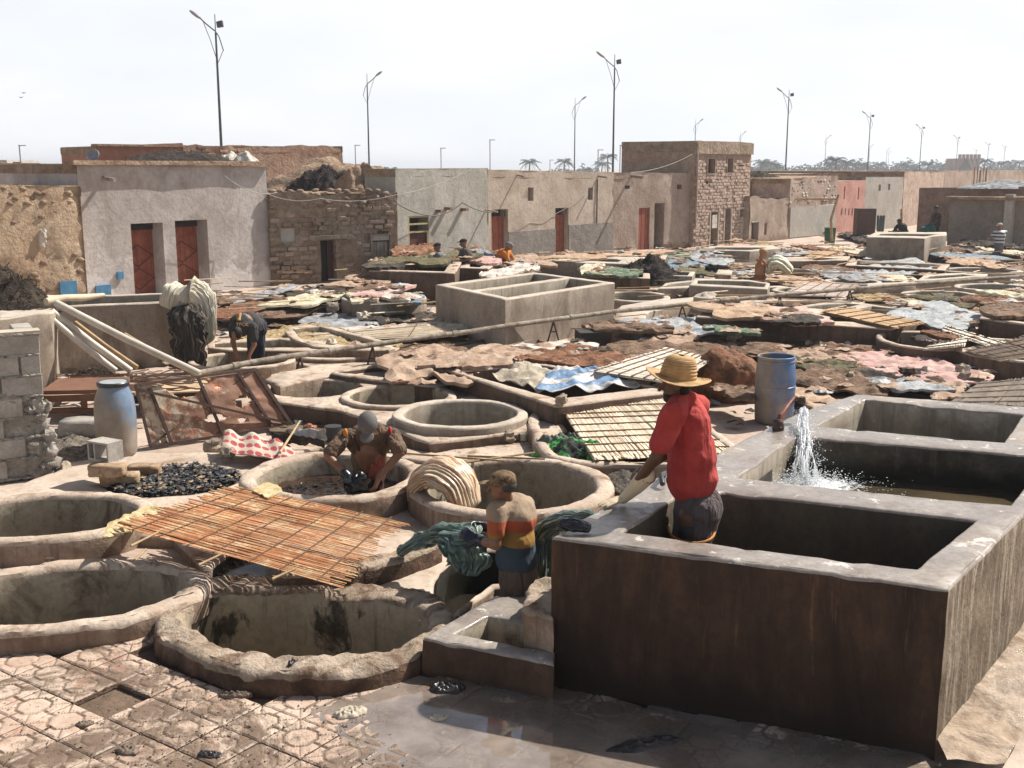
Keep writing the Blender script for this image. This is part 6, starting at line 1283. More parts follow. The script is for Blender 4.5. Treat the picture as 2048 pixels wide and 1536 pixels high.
glove = plain('cream_rubber_glove', (.58, .47, .32), rough=.5, var=.15, bump=.25, bs=30)
wr = p.P(1262, 980, 7.26); hw = p.P(1247, 997, 7.27); hw.z = (ZT + .045) - p.b.z
p.blob('glove', [('c', p.P(1291, 953, 7.22), p.P(1273, 973, 7.25), .066, .054), ('c', p.P(1273, 973, 7.25), hw, .053, .036)] + hand_prims(hw, (-.85, -.42, -.10), (0, 0, -1), curl=.12, s=1.12, side=-1), glove, vox=.0055, sm=2)
mb = MB(); cc = p.P(1293, 950, 7.22); dd = (lwr - lel).normalized(); e1 = dd.orthogonal().normalized(); e2 = dd.cross(e1); mb.tube([cc + (e1 * math.cos(a / 16 * 6.283) + e2 * math.sin(a / 16 * 6.283)) * .064 for a in range(17)], .007, 6, cap=False); p.add('cuff_band', mb, plain('black_band', (.02, .018, .02)))
p.blob('beard', [('e', hc + R @ Vector((0, .045, -.085)), (.058, .05, .045), R), ('e', hc + R @ Vector((0, .01, -.075)), (.066, .055, .035), R), ('e', hc + R @ Vector((0, -.05, -.02)), (.078, .052, .06), R)], HAIRB, vox=.009, disp=(.012, .02))
# straw hat, coiled braid
straw = bpy.data.materials.new('braided_straw'); k = N(straw); co = k.pos(coord='Object')
k.l(k.mix(k.rng(k.noise(co, 14, 5), .35, .65), (.36, .20, .075), (.50, .32, .14)), k.b.inputs['Base Color']); k.b.inputs['Roughness'].default_value = .7; k.l(k.bump(k.noise(k.pos((1, 1, 9)), 9, 4), 1, .02), k.b.inputs['Normal'])
mb = MB(); V = []; Fs = []; turns = 26; nn = 40; prof = []
for i in range(0, 131):
    t = i / 130
    if t < .6: a = t / .6; r_ = .02 + .088 * math.sin(a * 1.45) ** .8 if a < .99 else .108; z_ = .155 * (1 - a ** 2.6)
    else: a = (t - .6) / .4; r_ = .108 + .095 * a; z_ = -.012 * a + .018 * a * a * a
    wob_ = .006 * abs(math.sin(t * 22 * math.pi)); prof.append((r_ + wob_ * (1 if t < .6 else 0), z_ + (wob_ if t >= .6 else 0)))
for i, (r_, z_) in enumerate(prof):
    for k_ in range(nn):
        a = k_ / nn * 6.283; bz = (.022 * math.cos(a * 2 + .4) - .012 * math.cos(a)) * max(0, (r_ - .105) / .1); V.append(Vector((r_ * math.cos(a) * 1.08, r_ * math.sin(a), z_ + bz + .002 * math.sin(a + i * .05))))
for i in range(len(prof) - 1):
    for k_ in range(nn): Fs.append((i * nn + k_, i * nn + (k_ + 1) % nn, (i + 1) * nn + (k_ + 1) % nn, (i + 1) * nn + k_))
Fs.append(tuple(range(nn)))
hb = link('straw_hat', mesh('straw_hat', V, Fs, straw, smooth=180), p.t, hc + Vector((.012, 0, .038))); hb.rotation_euler = (0, rad(7), 0); so = hb.modifiers.new('thickness', 'SOLIDIFY'); so.thickness = .004

# ------------------------------------------------------------------ striped shirt man
p = Person('man in a beige, orange and blue striped t shirt standing in a pit', Vector((.03, 7.72, -.45)))
stp = bpy.data.materials.new('striped_knit'); k = N(stp); sx = k.n('SeparateXYZ'); k.l(k.pos(coord='Object'), sx.inputs[0])
cr_ = k.n('ValToRGB'); cr_.color_ramp.interpolation = 'CONSTANT'; e = cr_.color_ramp.elements
zz = k.math('ADD', sx.outputs[2], k.math('MULTIPLY', sx.outputs[0], .10)); k.l(k.rng(zz, .80, 1.45), cr_.inputs[0])
e[0].position = 0; e[0].color = (.012, .035, .075, 1); e[1].position = .07; e[1].color = (.022, .055, .088, 1)
for pos_, cl in ((.38, (.30, .16, .028)), (.55, (.42, .085, .03)), (.69, (.33, .24, .165)), ): q_ = e.new(pos_); q_.color = (*cl, 1)
k.l(k.mix(k.rng(k.noise(k.pos(), 6, 4), .4, .7, 0, .35), cr_.outputs[0], (.08, .06, .05)), k.b.inputs['Base Color']); k.b.inputs['Roughness'].default_value = .9
k.l(k.bump(k.noise(k.pos((1.8, 1.8, .5)), 7, 4, .55, .5), .5, .03), k.b.inputs['Normal'])
hc = p.P(1004, 973, 7.68); neck = p.P(1017, 1005, 7.74); chest = p.P(1025, 1035, 7.76); hip = p.P(1035, 1135, 7.74); R = frame((-1, .25, -.12))
lsh = p.P(992, 1022, 7.60); rsh = p.P(1050, 1010, 7.86); lel = p.P(993, 1090, 7.52); lwr = p.P(957, 1081, 7.70); rel = p.P(1030, 1075, 8.0); rwr = p.P(970, 1052, 7.98)
p.blob('body', head_prims(hc, R, .98) + [('c', neck - Vector((0, 0, .03)), hc + Vector((.015, 0, -.04)), .056, .052), ('e', chest, (.115, .16, .15)), ('c', chest, hip, .115, .11),
    ('c', lsh, lel, .052, .041), ('c', lel, lwr, .041, .03), ('c', rsh, rel, .05, .04), ('c', rel, rwr, .04, .03),
    ('c', hip, Vector((-.02, -.1, .45)), .10, .06), ('c', hip, Vector((.02, .12, .45)), .10, .06), ('c', Vector((-.02, -.1, .45)), Vector((0, -.1, .05)), .07, .05), ('c', Vector((.02, .12, .45)), Vector((.02, .12, .05)), .07, .05)], SKIN_M, vox=.0085, sm=3)
shirt(p, [('e', chest + Vector((.02, .02, .0)), (.165, .21, .18)), ('c', lsh, rsh, .075, .075), ('e', p.P(1030, 1075, 7.75), (.15, .19, .17)), ('c', p.P(1032, 1100, 7.75), p.P(1034, 1118, 7.75), .152, .158), ('c', neck, chest, .075, .13),
          ('c', lsh + Vector((.005, 0, 0)), lsh.lerp(lel, .62), .074, .066), ('c', lsh, neck, .07, .06), ('c', rsh, neck, .07, .06), ('c', rsh, rsh.lerp(rel, .6), .074, .066)], stp, vox=.011, disp=(.02, .1))
shirt(p, [('c', p.P(1033, 1125, 7.75), p.P(1038, 1160, 7.74), .135, .155), ('c', p.P(1038, 1160, 7.74), Vector((-.02, -.11, .40)), .14, .10), ('c', p.P(1038, 1160, 7.74), Vector((.02, .12, .40)), .14, .10)], cloth('brown_trousers', (.12, .085, .06), (.08, .055, .04)), 'trousers', disp=(.03, .12))
p.blob('waders', [('c', Vector((-.02, -.11, .44)), Vector((0, -.11, .05)), .11, .07), ('c', Vector((.02, .12, .44)), Vector((.02, .12, .05)), .11, .07)], plain('black_rubber_wader', (.014, .013, .014), rough=.4), vox=.016)
bg = plain('blue_black_glove', (.018, .022, .035), rough=.3, bump=.4, bs=30)
p.blob('glove', [('c', lwr + (lel - lwr) * .22, lwr, .043, .040)] + hand_prims(lwr, (-.8, .25, .35), (-.2, .9, -.3), curl=.8, s=1.15), bg, vox=.007, sm=2)
p.blob('glove', [('c', rwr + (rel - rwr) * .3, rwr, .045, .042)] + hand_prims(rwr, (-.9, -.25, .1), (-.2, -.9, -.3), curl=.9, s=1.15, side=-1), bg, vox=.007, sm=2)
mb = MB(); mb.tube([p.P(1014, 1006, 7.74) + Vector((.075 * math.cos(a / 16 * 6.283), .07 * math.sin(a / 16 * 6.283), .02 - .015 * math.cos(a / 16 * 6.283))) for a in range(17)], .012, 6, cap=False); p.add('collar', mb, plain('blue_collar', (.05, .09, .13)))
capm = surf('brown_camo_cap', (.17, .105, .055), (.24, .16, .09), (.08, .05, .03), scale=14, cr=(.5, .56), coord='Object')
def cap(p, c, R, mat, s=1.0, brim=True, lab=None):
    o1 = p.blob('cap', [('e', c + R @ Vector((0, -.012, .055)) * s, (.086 * s, .102 * s, .066 * s), R), ('e', c + R @ Vector((0, -.012, .035)) * s, (.087 * s, .103 * s, .04 * s), R)] + ([('e', c + R @ Vector((0, .115, .035)) * s, (.065 * s, .062 * s, .0085 * s), R)] if brim else []), mat, vox=.007, sm=2)
    return o1
cap(p, hc, R, capm, 1.0)
p.blob('hair', [('e', hc + R @ Vector((0, -.04, .01)), (.079, .072, .06), R)], plain('grey_hair', (.06, .055, .055), rough=.8), vox=.009)

# ------------------------------------------------------------------ man with the grey cap working in the vat
p = Person('man in a grey cap and brown t shirt bending in the wide vat', Vector((-1.33, 10.45, -.42)))
hc = p.P(736, 852, 10.15); R = frame((.0, -.62, -.80), Vector((0, -.6, .8))); neck = p.P(737, 858, 10.32); chest = p.P(737, 898, 10.36); hip = p.P(738, 958, 10.5)
ls = p.P(693, 874, 10.30); rs = p.P(784, 872, 10.30); le = p.P(656, 912, 10.10); re = p.P(801, 905, 10.10); lw = p.P(695, 953, 10.0); rw = p.P(757, 955, 10.0)
p.blob('body', head_prims(hc, R, 1.0) + [('c', neck, hc, .06, .055), ('c', chest, hip, .15, .14), ('c', ls, le, .056, .043), ('c', le, lw, .043, .032), ('c', rs, re, .056, .043), ('c', re, rw, .043, .032),
    ('c', hip, Vector((-.12, 0, .1)), .12, .07), ('c', hip, Vector((.12, 0, .1)), .12, .07)] + hand_prims(rw, (-.3, -.3, -.9), (-.9, .2, 0), curl=.6, s=1.1), SKIN_M, vox=.009, sm=3)
brn = cloth('wet_brown_shirt', (.16, .105, .065), (.09, .05, .03), st=.9)
shirt(p, [('e', p.P(738, 885, 10.36), (.225, .13, .17)), ('e', p.P(738, 920, 10.4), (.185, .13, .18)), ('c', ls, ls.lerp(le, .82), .085, .075), ('c', rs, rs.lerp(re, .85), .085, .078), ('c', ls, rs, .08, .08), ('c', p.P(722, 868, 10.33), p.P(755, 868, 10.33), .10, .10)], brn, vox=.012, disp=(.03, .1))
shirt(p, [('e', p.P(738, 948, 10.44), (.165, .14, .17)), ('c', p.P(738, 948, 10.44), p.P(738, 985, 10.5), .15, .15)], cloth('dark_red_apron', (.09, .028, .018), (.05, .02, .014), st=1), 'apron', disp=(.03, .09))
shirt(p, [('c', p.P(765, 918, 10.22), p.P(757, 950, 10.12), .035, .05), ('c', p.P(748, 932, 10.15), p.P(744, 955, 10.12), .03, .03)], cloth('orange_red_cloth', (.42, .09, .05)), 'tied_cloth', vox=.009, disp=(.03, .05))
cg = plain('grey_cap_cloth', (.135, .125, .12), rough=.85); cap(p, hc, R, cg, 1.12)
for a_, b_2, nm in ((p.P(700, 868, 10.2), p.P(718, 900, 10.24), 'strap'), (p.P(776, 864, 10.2), p.P(760, 900, 10.22), 'strap')): p.add(nm, MB().tube([a_, (a_ + b_2) / 2 + Vector((0, -.03, 0)), b_2], .018, 8), plain('dark_strap', (.06, .03, .02)))
p.add('sleeve_patch', MB().ball(p.P(691, 866, 10.235), (.022, .03, .045), 10, 8), plain('orange_patch', (.5, .2, .03))); p.add('sleeve_patch', MB().ball(p.P(780, 863, 10.235), (.022, .03, .05), 10, 8), plain('red_patch', (.42, .03, .02)))
p.blob('glove', [('c', lw + (le - lw) * .15, lw, .05, .05)] + hand_prims(lw, (.5, -.2, -.8), (.6, -.6, 0), curl=.9, s=1.3), plain('black_glove', (.02, .022, .024), rough=.3), vox=.009)
tag(MB().ball(Wp(715, 968, 9.95), (.12, .1, .10), 14, 10, amp=.8, seed=3).build('wet_hide', plain('wet_black_hide', (.012, .013, .014), rough=.25), None, Wp(715, 968, 9.95), smooth=60), 'black wet hide in the hands of the grey capped man', 'hide')

# ------------------------------------------------------------------ bent man in black
p = Person('man in black t shirt bending over a round vat beside the wool hide', Vector((-4.05, 17.75, -.05)))
hc = p.P(474, 668, 17.2); R = frame((-.35, -.35, -.85), Vector((-.3, -.9, .3))); neck = p.P(480, 656, 17.3); chest = p.P(487, 645, 17.4); hip = p.P(512, 652, 17.75)
ls = p.P(468, 648, 17.35); rs = p.P(506, 655, 17.3); lw = p.P(474, 712, 17.2); rw = p.P(497, 714, 17.2); le = p.P(466, 685, 17.3); re = p.P(508, 690, 17.3)
p.blob('body', head_prims(hc, R, 1.0) + [('c', neck, hc, .06, .055), ('c', chest, hip, .15, .15), ('c', ls, le, .055, .045), ('c', le, lw, .044, .03), ('c', rs, re, .055, .045), ('c', re, rw, .044, .03), ('c', hip, p.P(505, 700, 17.75), .13, .08), ('c', hip, p.P(518, 700, 17.8), .13, .08),
    ('c', p.P(505, 700, 17.75), p.P(500, 735, 17.7), .08, .05), ('c', p.P(518, 700, 17.8), p.P(516, 738, 17.8), .08, .05)] + hand_prims(lw, (.2, 0, -.95), (0, -1, 0)) + hand_prims(rw, (-.2, 0, -.95), (0, -1, 0), side=-1), SKIN_M, vox=.012, sm=3)
blk = cloth('black_cotton', (.028, .028, .030), (.045, .044, .045))
shirt(p, [('e', p.P(482, 650, 17.38), (.20, .18, .19)), ('e', p.P(495, 645, 17.55), (.20, .20, .18)), ('c', p.P(500, 646, 17.6), hip, .19, .17), ('c', ls, ls.lerp(le, .6), .085, .075), ('c', rs, rs.lerp(re, .6), .085, .08)], blk, vox=.015, disp=(.02, .12))
shirt(p, [('e', hip + Vector((.02, .02, -.03)), (.17, .16, .17)), ('c', hip, p.P(505, 705, 17.75), .15, .095), ('c', hip, p.P(519, 705, 17.8), .15, .095), ('c', p.P(505, 700, 17.75), p.P(502, 735, 17.7), .095, .075), ('c', p.P(519, 700, 17.8), p.P(517, 740, 17.8), .095, .075)], cloth('navy_trousers', (.018, .022, .04)), 'trousers', vox=.016)
p.blob('hair', [('e', hc + R @ Vector((0, -.02, .02)), (.083, .10, .098), R)], HAIRB, vox=.012)
mb = MB(); mb.tube([p.P(480, 627, 17.33), p.P(477, 641, 17.22)], .03, 6); mb.box(p.P(476, 634, 17.25), (.05, .03, .12)); p.add('shirt_print', mb, plain('ochre_print', (.36, .22, .08)))
fc = bpy.data.curves.new('lettering', 'FONT'); fc.body = 'TFOL'; fc.size = .085; fc.align_x = 'CENTER'; fc.extrude = .006; fc.materials.append(plain('ochre_print', (.36, .22, .08))); f0 = bpy.data.objects.new('lettering', fc); fo = link('lettering', bpy.data.meshes.new_from_object(f0), p.t, p.P(484, 652, 17.12)); fo.rotation_euler = (rad(50), 0, 0); bpy.data.objects.remove(f0)

# ------------------------------------------------------------------ small distant people
def small(label, px, py_top, py_bot, Y, face, shirt_c, cap_c=None, pants_c=(.05, .05, .06), skin=SKIN_M, pose='stand', bend=0., hgt=None, arms=None):
    """upright figure whose head top is at py_top; feet on the ground or tank floor"""
    top = Wp(px, py_top, Y); H = hgt or 1.70; foot = Vector((top.x, Y, top.z - H)); p = Person(label, foot); f = Vector((math.cos(rad(face)), math.sin(rad(face)), 0)); r = Vector((f.y, -f.x, 0)); R = frame(f - Vector((0, 0, .15)))
    k_ = H / 1.7
    if pose == 'stand':
        hc = f * (.06 + bend * .3) + Vector((0, 0, 1.58 * k_ - 0)); nk = Vector((0, 0, 1.42 * k_)) + f * bend * .2; ch = Vector((0, 0, 1.2 * k_)) + f * bend * .12; hp = Vector((0, 0, .92 * k_))
    else:
        hc = f * .28 + Vector((0, 0, 1.58)); nk = f * .18 + Vector((0, 0, 1.45)); ch = f * .08 + Vector((0, 0, 1.26)); hp = Vector((0, 0, .98)) - f * .08
    s1, s2 = nk + r * .19 - Vector((0, 0, .05)), nk - r * .19 - Vector((0, 0, .05))
    am = arms or ((.22, -.22), (.45, -.25)); e1 = s1 + f * am[0][0] + Vector((0, 0, am[0][1])); e2 = s2 + f * am[0][0] + Vector((0, 0, am[0][1])); w1 = s1 + f * am[1][0] + Vector((0, 0, am[1][1])) - r * .05; w2 = s2 + f * am[1][0] + Vector((0, 0, am[1][1])) + r * .05
    if pose == 'stand': k1, k2 = Vector((0, 0, .48 * k_)) + r * .1, Vector((0, 0, .48 * k_)) - r * .1; a1, a2 = k1 - Vector((0, 0, .44 * k_)), k2 - Vector((0, 0, .44 * k_))
    else: k1, k2 = hp + f * .38 + r * .1 + Vector((0, 0, .18)), hp + f * .38 - r * .1 + Vector((0, 0, .18)); a1, a2 = hp + f * .22 + r * .1 - Vector((0, 0, .28)), hp + f * .22 - r * .1 - Vector((0, 0, .28))
    p.blob('body', head_prims(hc, R, 1.05) + [('c', nk, hc, .06, .055), ('c', ch, hp, .15, .14), ('c', s1, e1, .05, .042), ('c', e1, w1, .042, .032), ('c', s2, e2, .05, .042), ('c', e2, w2, .042, .032), ('e', w1 + f * .05, (.04, .04, .04)), ('e', w2 + f * .05, (.04, .04, .04)),
        ('c', hp, k1, .11, .07), ('c', hp, k2, .11, .07), ('c', k1, a1, .065, .045), ('c', k2, a2, .065, .045), ('c', a1, a1 + f * .14, .045, .04), ('c', a2, a2 + f * .14, .045, .04)], skin, vox=.022, sm=2)
    if shirt_c: p.blob('shirt', [('e', ch + Vector((0, 0, .05)), (.19, .19, .2)), ('c', ch, hp + Vector((0, 0, .06)), .18, .165), ('c', s1, s1.lerp(e1, .6), .08, .075), ('c', s2, s2.lerp(e2, .6), .08, .075), ('c', s1, s2, .075, .075)], shirt_c if not isinstance(shirt_c, tuple) else cloth('shirt_cloth', shirt_c), vox=.024, sm=2)
    p.blob('trousers', [('e', hp, (.175, .165, .14)), ('c', hp, k1, .13, .09), ('c', hp, k2, .13, .09), ('c', k1, k1.lerp(a1, .85), .085, .07), ('c', k2, k2.lerp(a2, .85), .085, .07)], cloth('trouser_cloth', pants_c), vox=.026, sm=2)
    if cap_c: p.blob('cap', [('e', hc + R @ Vector((0, -.01, .055)), (.092, .108, .065), R), ('e', hc + R @ Vector((0, .12, .04)), (.07, .065, .012), R)], plain('cap_%d' % px, cap_c, rough=.9), vox=.016, sm=1)
    else: p.blob('hair', [('e', hc + R @ Vector((0, -.015, .03)), (.088, .104, .09), R)], HAIRB, vox=.018, sm=1)
    return p
small('man in grey shirt and dark cap, left of two at the hide covered block', 879, 485, 0, 30.3, 170, (.17, .18, .19), (.03, .03, .035))
small('man in dark grey shirt and cap, right of two at the hide covered blocks', 931, 477, 0, 30.6, 180, (.08, .07, .065), (.02, .02, .025))
small('man in an orange shirt and grey cap crouching on hides before the red door', 1000, 483, 0, 31.5, -20, (.60, .20, .02), (.16, .16, .18), (.06, .06, .075), pose='crouch', arms=((.2, -.3), (.35, -.5)))
small('bare backed man with an orange head cloth bending over hides in the middle distance', 1522, 497, 0, 30.0, 10, None, (.40, .22, .07), (.3, .12, .05), plain('warm_skin', (.34, .15, .07)))
pg = small('dark dressed man standing with a green bag beside the raised far tank', 1875, 411, 0, 46, 190, (.05, .025, .02), None, (.015, .015, .02), SKIN_D, arms=((.1, -.3), (.25, -.5)))
pg2 = MB().ball((-.35, -.1, .72), (.34, .2, .22), 10, 8, amp=.6, seed=3).build('green_bag', cloth('green_bag_cloth', (.03, .12, .10)), None); pg2.location = pg.b; tag(pg2, 'green bag carried by the dark dressed man beside the far tank', 'bag')
small('person in black sitting low beside the far tank', 1810, 437, 0, 47.5, 200, (.02, .022, .02), (.02, .03, .025), (.02, .02, .02), SKIN_D, pose='crouch')
wst = bpy.data.materials.new('black_white_stripes'); k = N(wst); sx = k.n('SeparateXYZ'); k.l(k.pos(), sx.inputs[0]); k.l(k.mix(k.rng(k.math('SINE', k.math('MULTIPLY', sx.outputs[2], 52)), -.1, .1), (.05, .05, .06), (.5, .5, .5)), k.b.inputs['Base Color'])
small('person in a black and white striped top before the building with the pillar', 2002, 446, 0, 38.5, 100, wst, (.5, .48, .42), (.15, .15, .18), hgt=1.65)
# striped sack behind the crouching man
bundle('cream sack with dark stripes beside the bare backed man', [Wp(1535, 545, 30.2), Wp(1545, 528, 30.1), Wp(1562, 526, 30.0), Wp(1582, 545, 30.0)], [.25, .4, .4, .3], [.1, .18, .18, .12], foldmat('striped_sack', (.55, .52, .40), (.62, .60, .48), (.2, .19, .14), 9, .7), 9, .15, 25, name='sack', cat='sack', side=(.3, 1, 0))
random.seed(51)
# ------------------------------------------------------------------ buildings
def wallmat(n, a, b, c, **k): return surf(n, a, b, c, **{**dict(scale=.8, cr=(.48, .72), bump=.5, bs=12, bd=.03, fine=.25, rough=.95), **k})
W_CREAM = wallmat('grey_cream_render', (.40, .355, .33), (.50, .455, .43), (.29, .245, .205), vs=.7)
W_STONE = wallmat('earth_rubble', (.32, .235, .165), (.42, .335, .26), (.20, .14, .095), scale=2.2, bump=1.2, bs=6, bd=.12)
W_MUD = wallmat('ochre_mud_wall', (.46, .33, .22), (.53, .41, .29), (.30, .20, .13), scale=1.3, bump=1.0, bs=7, bd=.1)
W_GREY = wallmat('greenish_grey_render', (.36, .345, .30), (.44, .42, .375), (.27, .245, .205), vs=.6)
W_SAND = wallmat('sandy_render', (.45, .37, .30), (.50, .42, .345), (.36, .28, .21), streak=(.40, .20, .11), sr=(.72, .85))
W_DADO = wallmat('grey_cement_dado', (.23, .205, .18), (.29, .26, .235), (.17, .15, .13), bump=.9, bs=20)
W_PINKB = wallmat('pink_brown_render', (.35, .27, .215), (.43, .345, .285), (.26, .19, .145), bump=.8, bs=14)
W_BRICK = wallmat('pinkish_brick', (.42, .31, .25), (.52, .41, .34), (.30, .21, .165), scale=2.5, bump=.8, bs=14)
W_JOINT = wallmat('earth_joint', (.33, .23, .175), (.40, .30, .23), (.24, .16, .12), scale=3)
W_DARKB = wallmat('old_brown_brick', (.20, .13, .095), (.27, .185, .14), (.13, .085, .06), scale=2)
W_PINK = wallmat('salmon_wash', (.50, .245, .20), (.56, .33, .28), (.42, .31, .26), cr=(.58, .72))
W_PALE = wallmat('pale_grey_render', (.43, .40, .355), (.49, .46, .415), (.35, .31, .27))
W_RED = wallmat('red_earth_parapet', (.33, .155, .105), (.38, .21, .15), (.26, .13, .09), bump=.5); W_PARA = wallmat('brown_mud_brick', (.36, .23, .165), (.43, .295, .22), (.26, .16, .11), scale=1.6, bump=1, bs=9, bd=.05)
W_BANK = wallmat('crumbled_earth', (.40, .27, .18), (.50, .37, .26), (.24, .15, .10), scale=1.8, bump=1.4, bs=5, bd=.15)
low_tint(W_CREAM, .45, .60, (.56, .53, .51), .8, .55); low_tint(W_SAND, -.2, .3, (.26, .22, .18), .5, .7); low_tint(W_PINKB, .1, .3, (.22, .155, .115), .3, 1.2); low_tint(W_MUD, .2, .5, (.24, .16, .11), .5, .9); low_tint(W_GREY, -.1, .3, (.24, .21, .17), .5, .6)
DOOR_R = surf('faded_red_door', (.30, .085, .05), (.38, .13, .08), (.20, .07, .045), scale=1.6, streak=(.16, .06, .04), bump=.3, bs=10)
DOOR_W = surf('bleached_wood', (.30, .24, .18), (.40, .34, .27), (.18, .14, .10), scale=2, streak=(.16, .12, .08), bump=.6, bs=12)
DOOR_D = plain('dark_red_door', (.09, .03, .022), coord='World'); DARKIN = plain('shade_and_dark_parts', (.04, .033, .027), rough=1, coord='World')  # near black colour painted in for shade inside openings; a cable wears it too
FRM = plain('yellow_frame', (.42, .33, .16), coord='World'); PALEF = plain('pale_surround', (.50, .45, .38), coord='World'); BLUE = plain('blue_box_paint', (.07, .21, .36), coord='World', rough=.5)
def pl_hit(px, py, A, t):
    """pixel ray against the vertical plane through A along t -> (u, z)"""
    d = _ray(px, py); n = Vector((t.y, -t.x, 0)); o = Vector((0, 0, CAM_H)); s = (A - o).dot(n) / d.dot(n); P = o + d * s; return (P - A).dot(t), P.z
def colpt(px, Y): return Vector(((px - 1024) / F * math.hypot(1, 0) * Y * math.cos(PITCH) * 1.0 / 1.0, Y, 0)) if False else Vector((Wp(px, 420, Y).x, Y, 0))
def house(label, xl, Yl, xr, Yr, ytl, ytr, mat, depth=4.0, opens=(), name='house', rough=.03, topn=0, parapet=None, side=None, cat='house', grid=.35, roof=True, zt=None, backz=None, group=None):
    """front wall from pixel column xl at distance Yl to xr at Yr; tops at rows ytl, ytr; opens: (x0,y0,x1,y1,depth)"""
    A = colpt(xl, Yl); B = colpt(xr, Yr); t = (B - A).normalized(); n = Vector((t.y, -t.x, 0)); L = (B - A).length
    T = thing(name, label, cat, A, group=group)
    z0 = pl_hit(xl, ytl, A, t)[1]; z1 = pl_hit(xr, ytr, A, t)[1]
    sd = random.random() * 40; m_ = max(2, int(L / .3))
    top = [(L * i / m_, z0 + (z1 - z0) * i / m_ + topn * noise.noise(Vector((i * .35, sd, 0))) + topn * .5 * noise.noise(Vector((i * 1.3, sd, 3)))) for i in range(m_ + 1)]
    outer = [Vector((0, -.1, 0)), Vector((L, -.1, 0))] + [Vector((u, z, 0)) for u, z in reversed(top)]
    outer = resample(outer, .35) if grid < .5 else outer
    R = Matrix((t, Vector((0, 0, 1)), n)).transposed()   # local (u, z, out)
    recs = []
    for o in opens:
        a = pl_hit(o[0], o[3], A, t); b = pl_hit(o[2], o[1], A, t); 
        recs.append((min(a[0], b[0]), min(a[1], b[1]), max(a[0], b[0]), max(a[1], b[1]), o[4]))
    hl = [[Vector((u0, w0, 0)), Vector((u1, w0, 0)), Vector((u1, w1, 0)), Vector((u0, w1, 0))] for u0, w0, u1, w1, _ in recs]
    P, Tr = cdt(outer, hl, grid)
    V = []; Fs = []
    for p in P:
        edge = any(abs(p.x - q[0]) < 1e-4 or abs(p.x - q[2]) < 1e-4 or abs(p.y - q[1]) < 1e-4 or abs(p.y - q[3]) < 1e-4 for q in recs)
        V.append(R @ Vector((p.x, p.y, 0 if edge else rough * noise.noise(Vector((p.x * 1.3, p.y * 1.3, sd))) + rough * .6 * noise.noise(Vector((p.x * 4, p.y * 4, sd))))))
    Fs += Tr
    for h, rc in zip(hl, recs):
        b = len(V); V += [R @ Vector((p.x, p.y, 0)) for p in h] + [R @ Vector((p.x, p.y, -rc[4])) for p in h]
        for i in range(4): Fs.append((b + i, b + 4 + i, b + 4 + (i + 1) % 4, b + (i + 1) % 4))
    # sides, back and roof
    bz = (z0 + z1) / 2 - (0 if parapet is None else parapet)
    c = [R @ Vector((0, -.1, 0)), R @ Vector((0, z0 - .005, 0)), R @ Vector((0, z0 - .005, -depth)), R @ Vector((0, -.1, -depth)),
         R @ Vector((L, -.1, 0)), R @ Vector((L, z1 - .005, 0)), R @ Vector((L, z1 - .005, -depth)), R @ Vector((L, -.1, -depth))]
    b = len(V); V += c; Fs += [(b, b + 1, b + 2, b + 3), (b + 4, b + 7, b + 6, b + 5), (b + 3, b + 2, b + 6, b + 7)]
    w = link('wall', mesh('wall', V, Fs, mat, smooth=40), T)
    if roof:
        e = .02; v = [R @ Vector((-.02, z0 - e, .0)), R @ Vector((L + .02, z1 - e, .0)), R @ Vector((L + .02, z1 - e, -depth)), R @ Vector((-.02, z0 - e, -depth))]
        mb = MB(); mb.add(v + [q - Vector((0, 0, .22)) for q in v], [(0, 1, 2, 3), (7, 6, 5, 4), (1, 5, 6, 2), (2, 6, 7, 3), (3, 7, 4, 0)]); mb.build('roof', W_BANK, T)
    H = {'T': T, 'A': A, 't': t, 'n': n, 'R': R, 'L': L, 'rec': recs, 'z0': z0, 'z1': z1, 'top': top}
    return H
def panel(H, i, mat, name='door', inset=None, frac=(0, 0, 1, 1), th=.05, planks=0):
    u0, w0, u1, w1, dp = H['rec'][i]; d = dp if inset is None else inset
    a0 = u0 + (u1 - u0) * frac[0]; a1 = u0 + (u1 - u0) * frac[2]; b0 = w0 + (w1 - w0) * frac[1]; b1 = w0 + (w1 - w0) * frac[3]
    R = H['R']; o = None
    if planks:
        o = MB().box(R @ Vector(((a0 + a1) / 2, (b0 + b1) / 2, -d + th * .3)), (a1 - a0, b1 - b0, th * .4), R=R).build(name, mat, H['T'])
        for k_ in range(planks):
            x0 = a0 + (a1 - a0) * k_ / planks; x1 = a0 + (a1 - a0) * (k_ + 1) / planks
            MB().box(R @ Vector(((x0 + x1) / 2, (b0 + b1) / 2, -d + th * .9 + random.uniform(0, .01))), ((x1 - x0) - .02, b1 - b0, .03), R=R).build('plank', mat, o)
    else: o = MB().box(R @ Vector(((a0 + a1) / 2, (b0 + b1) / 2, -d + th / 2)), (a1 - a0 - .004, b1 - b0 - .004, th), R=R).build(name, mat, H['T'])
    return o
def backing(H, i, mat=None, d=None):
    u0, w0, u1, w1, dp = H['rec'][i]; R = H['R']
    return MB().box(R @ Vector(((u0 + u1) / 2, (w0 + w1) / 2, -(d or dp) - .03)), (u1 - u0 + .05, w1 - w0 + .05, .04), R=R).build('dark_backing', mat or DARKIN, H['T'])  # dark panel stands in for the unlit room behind the opening
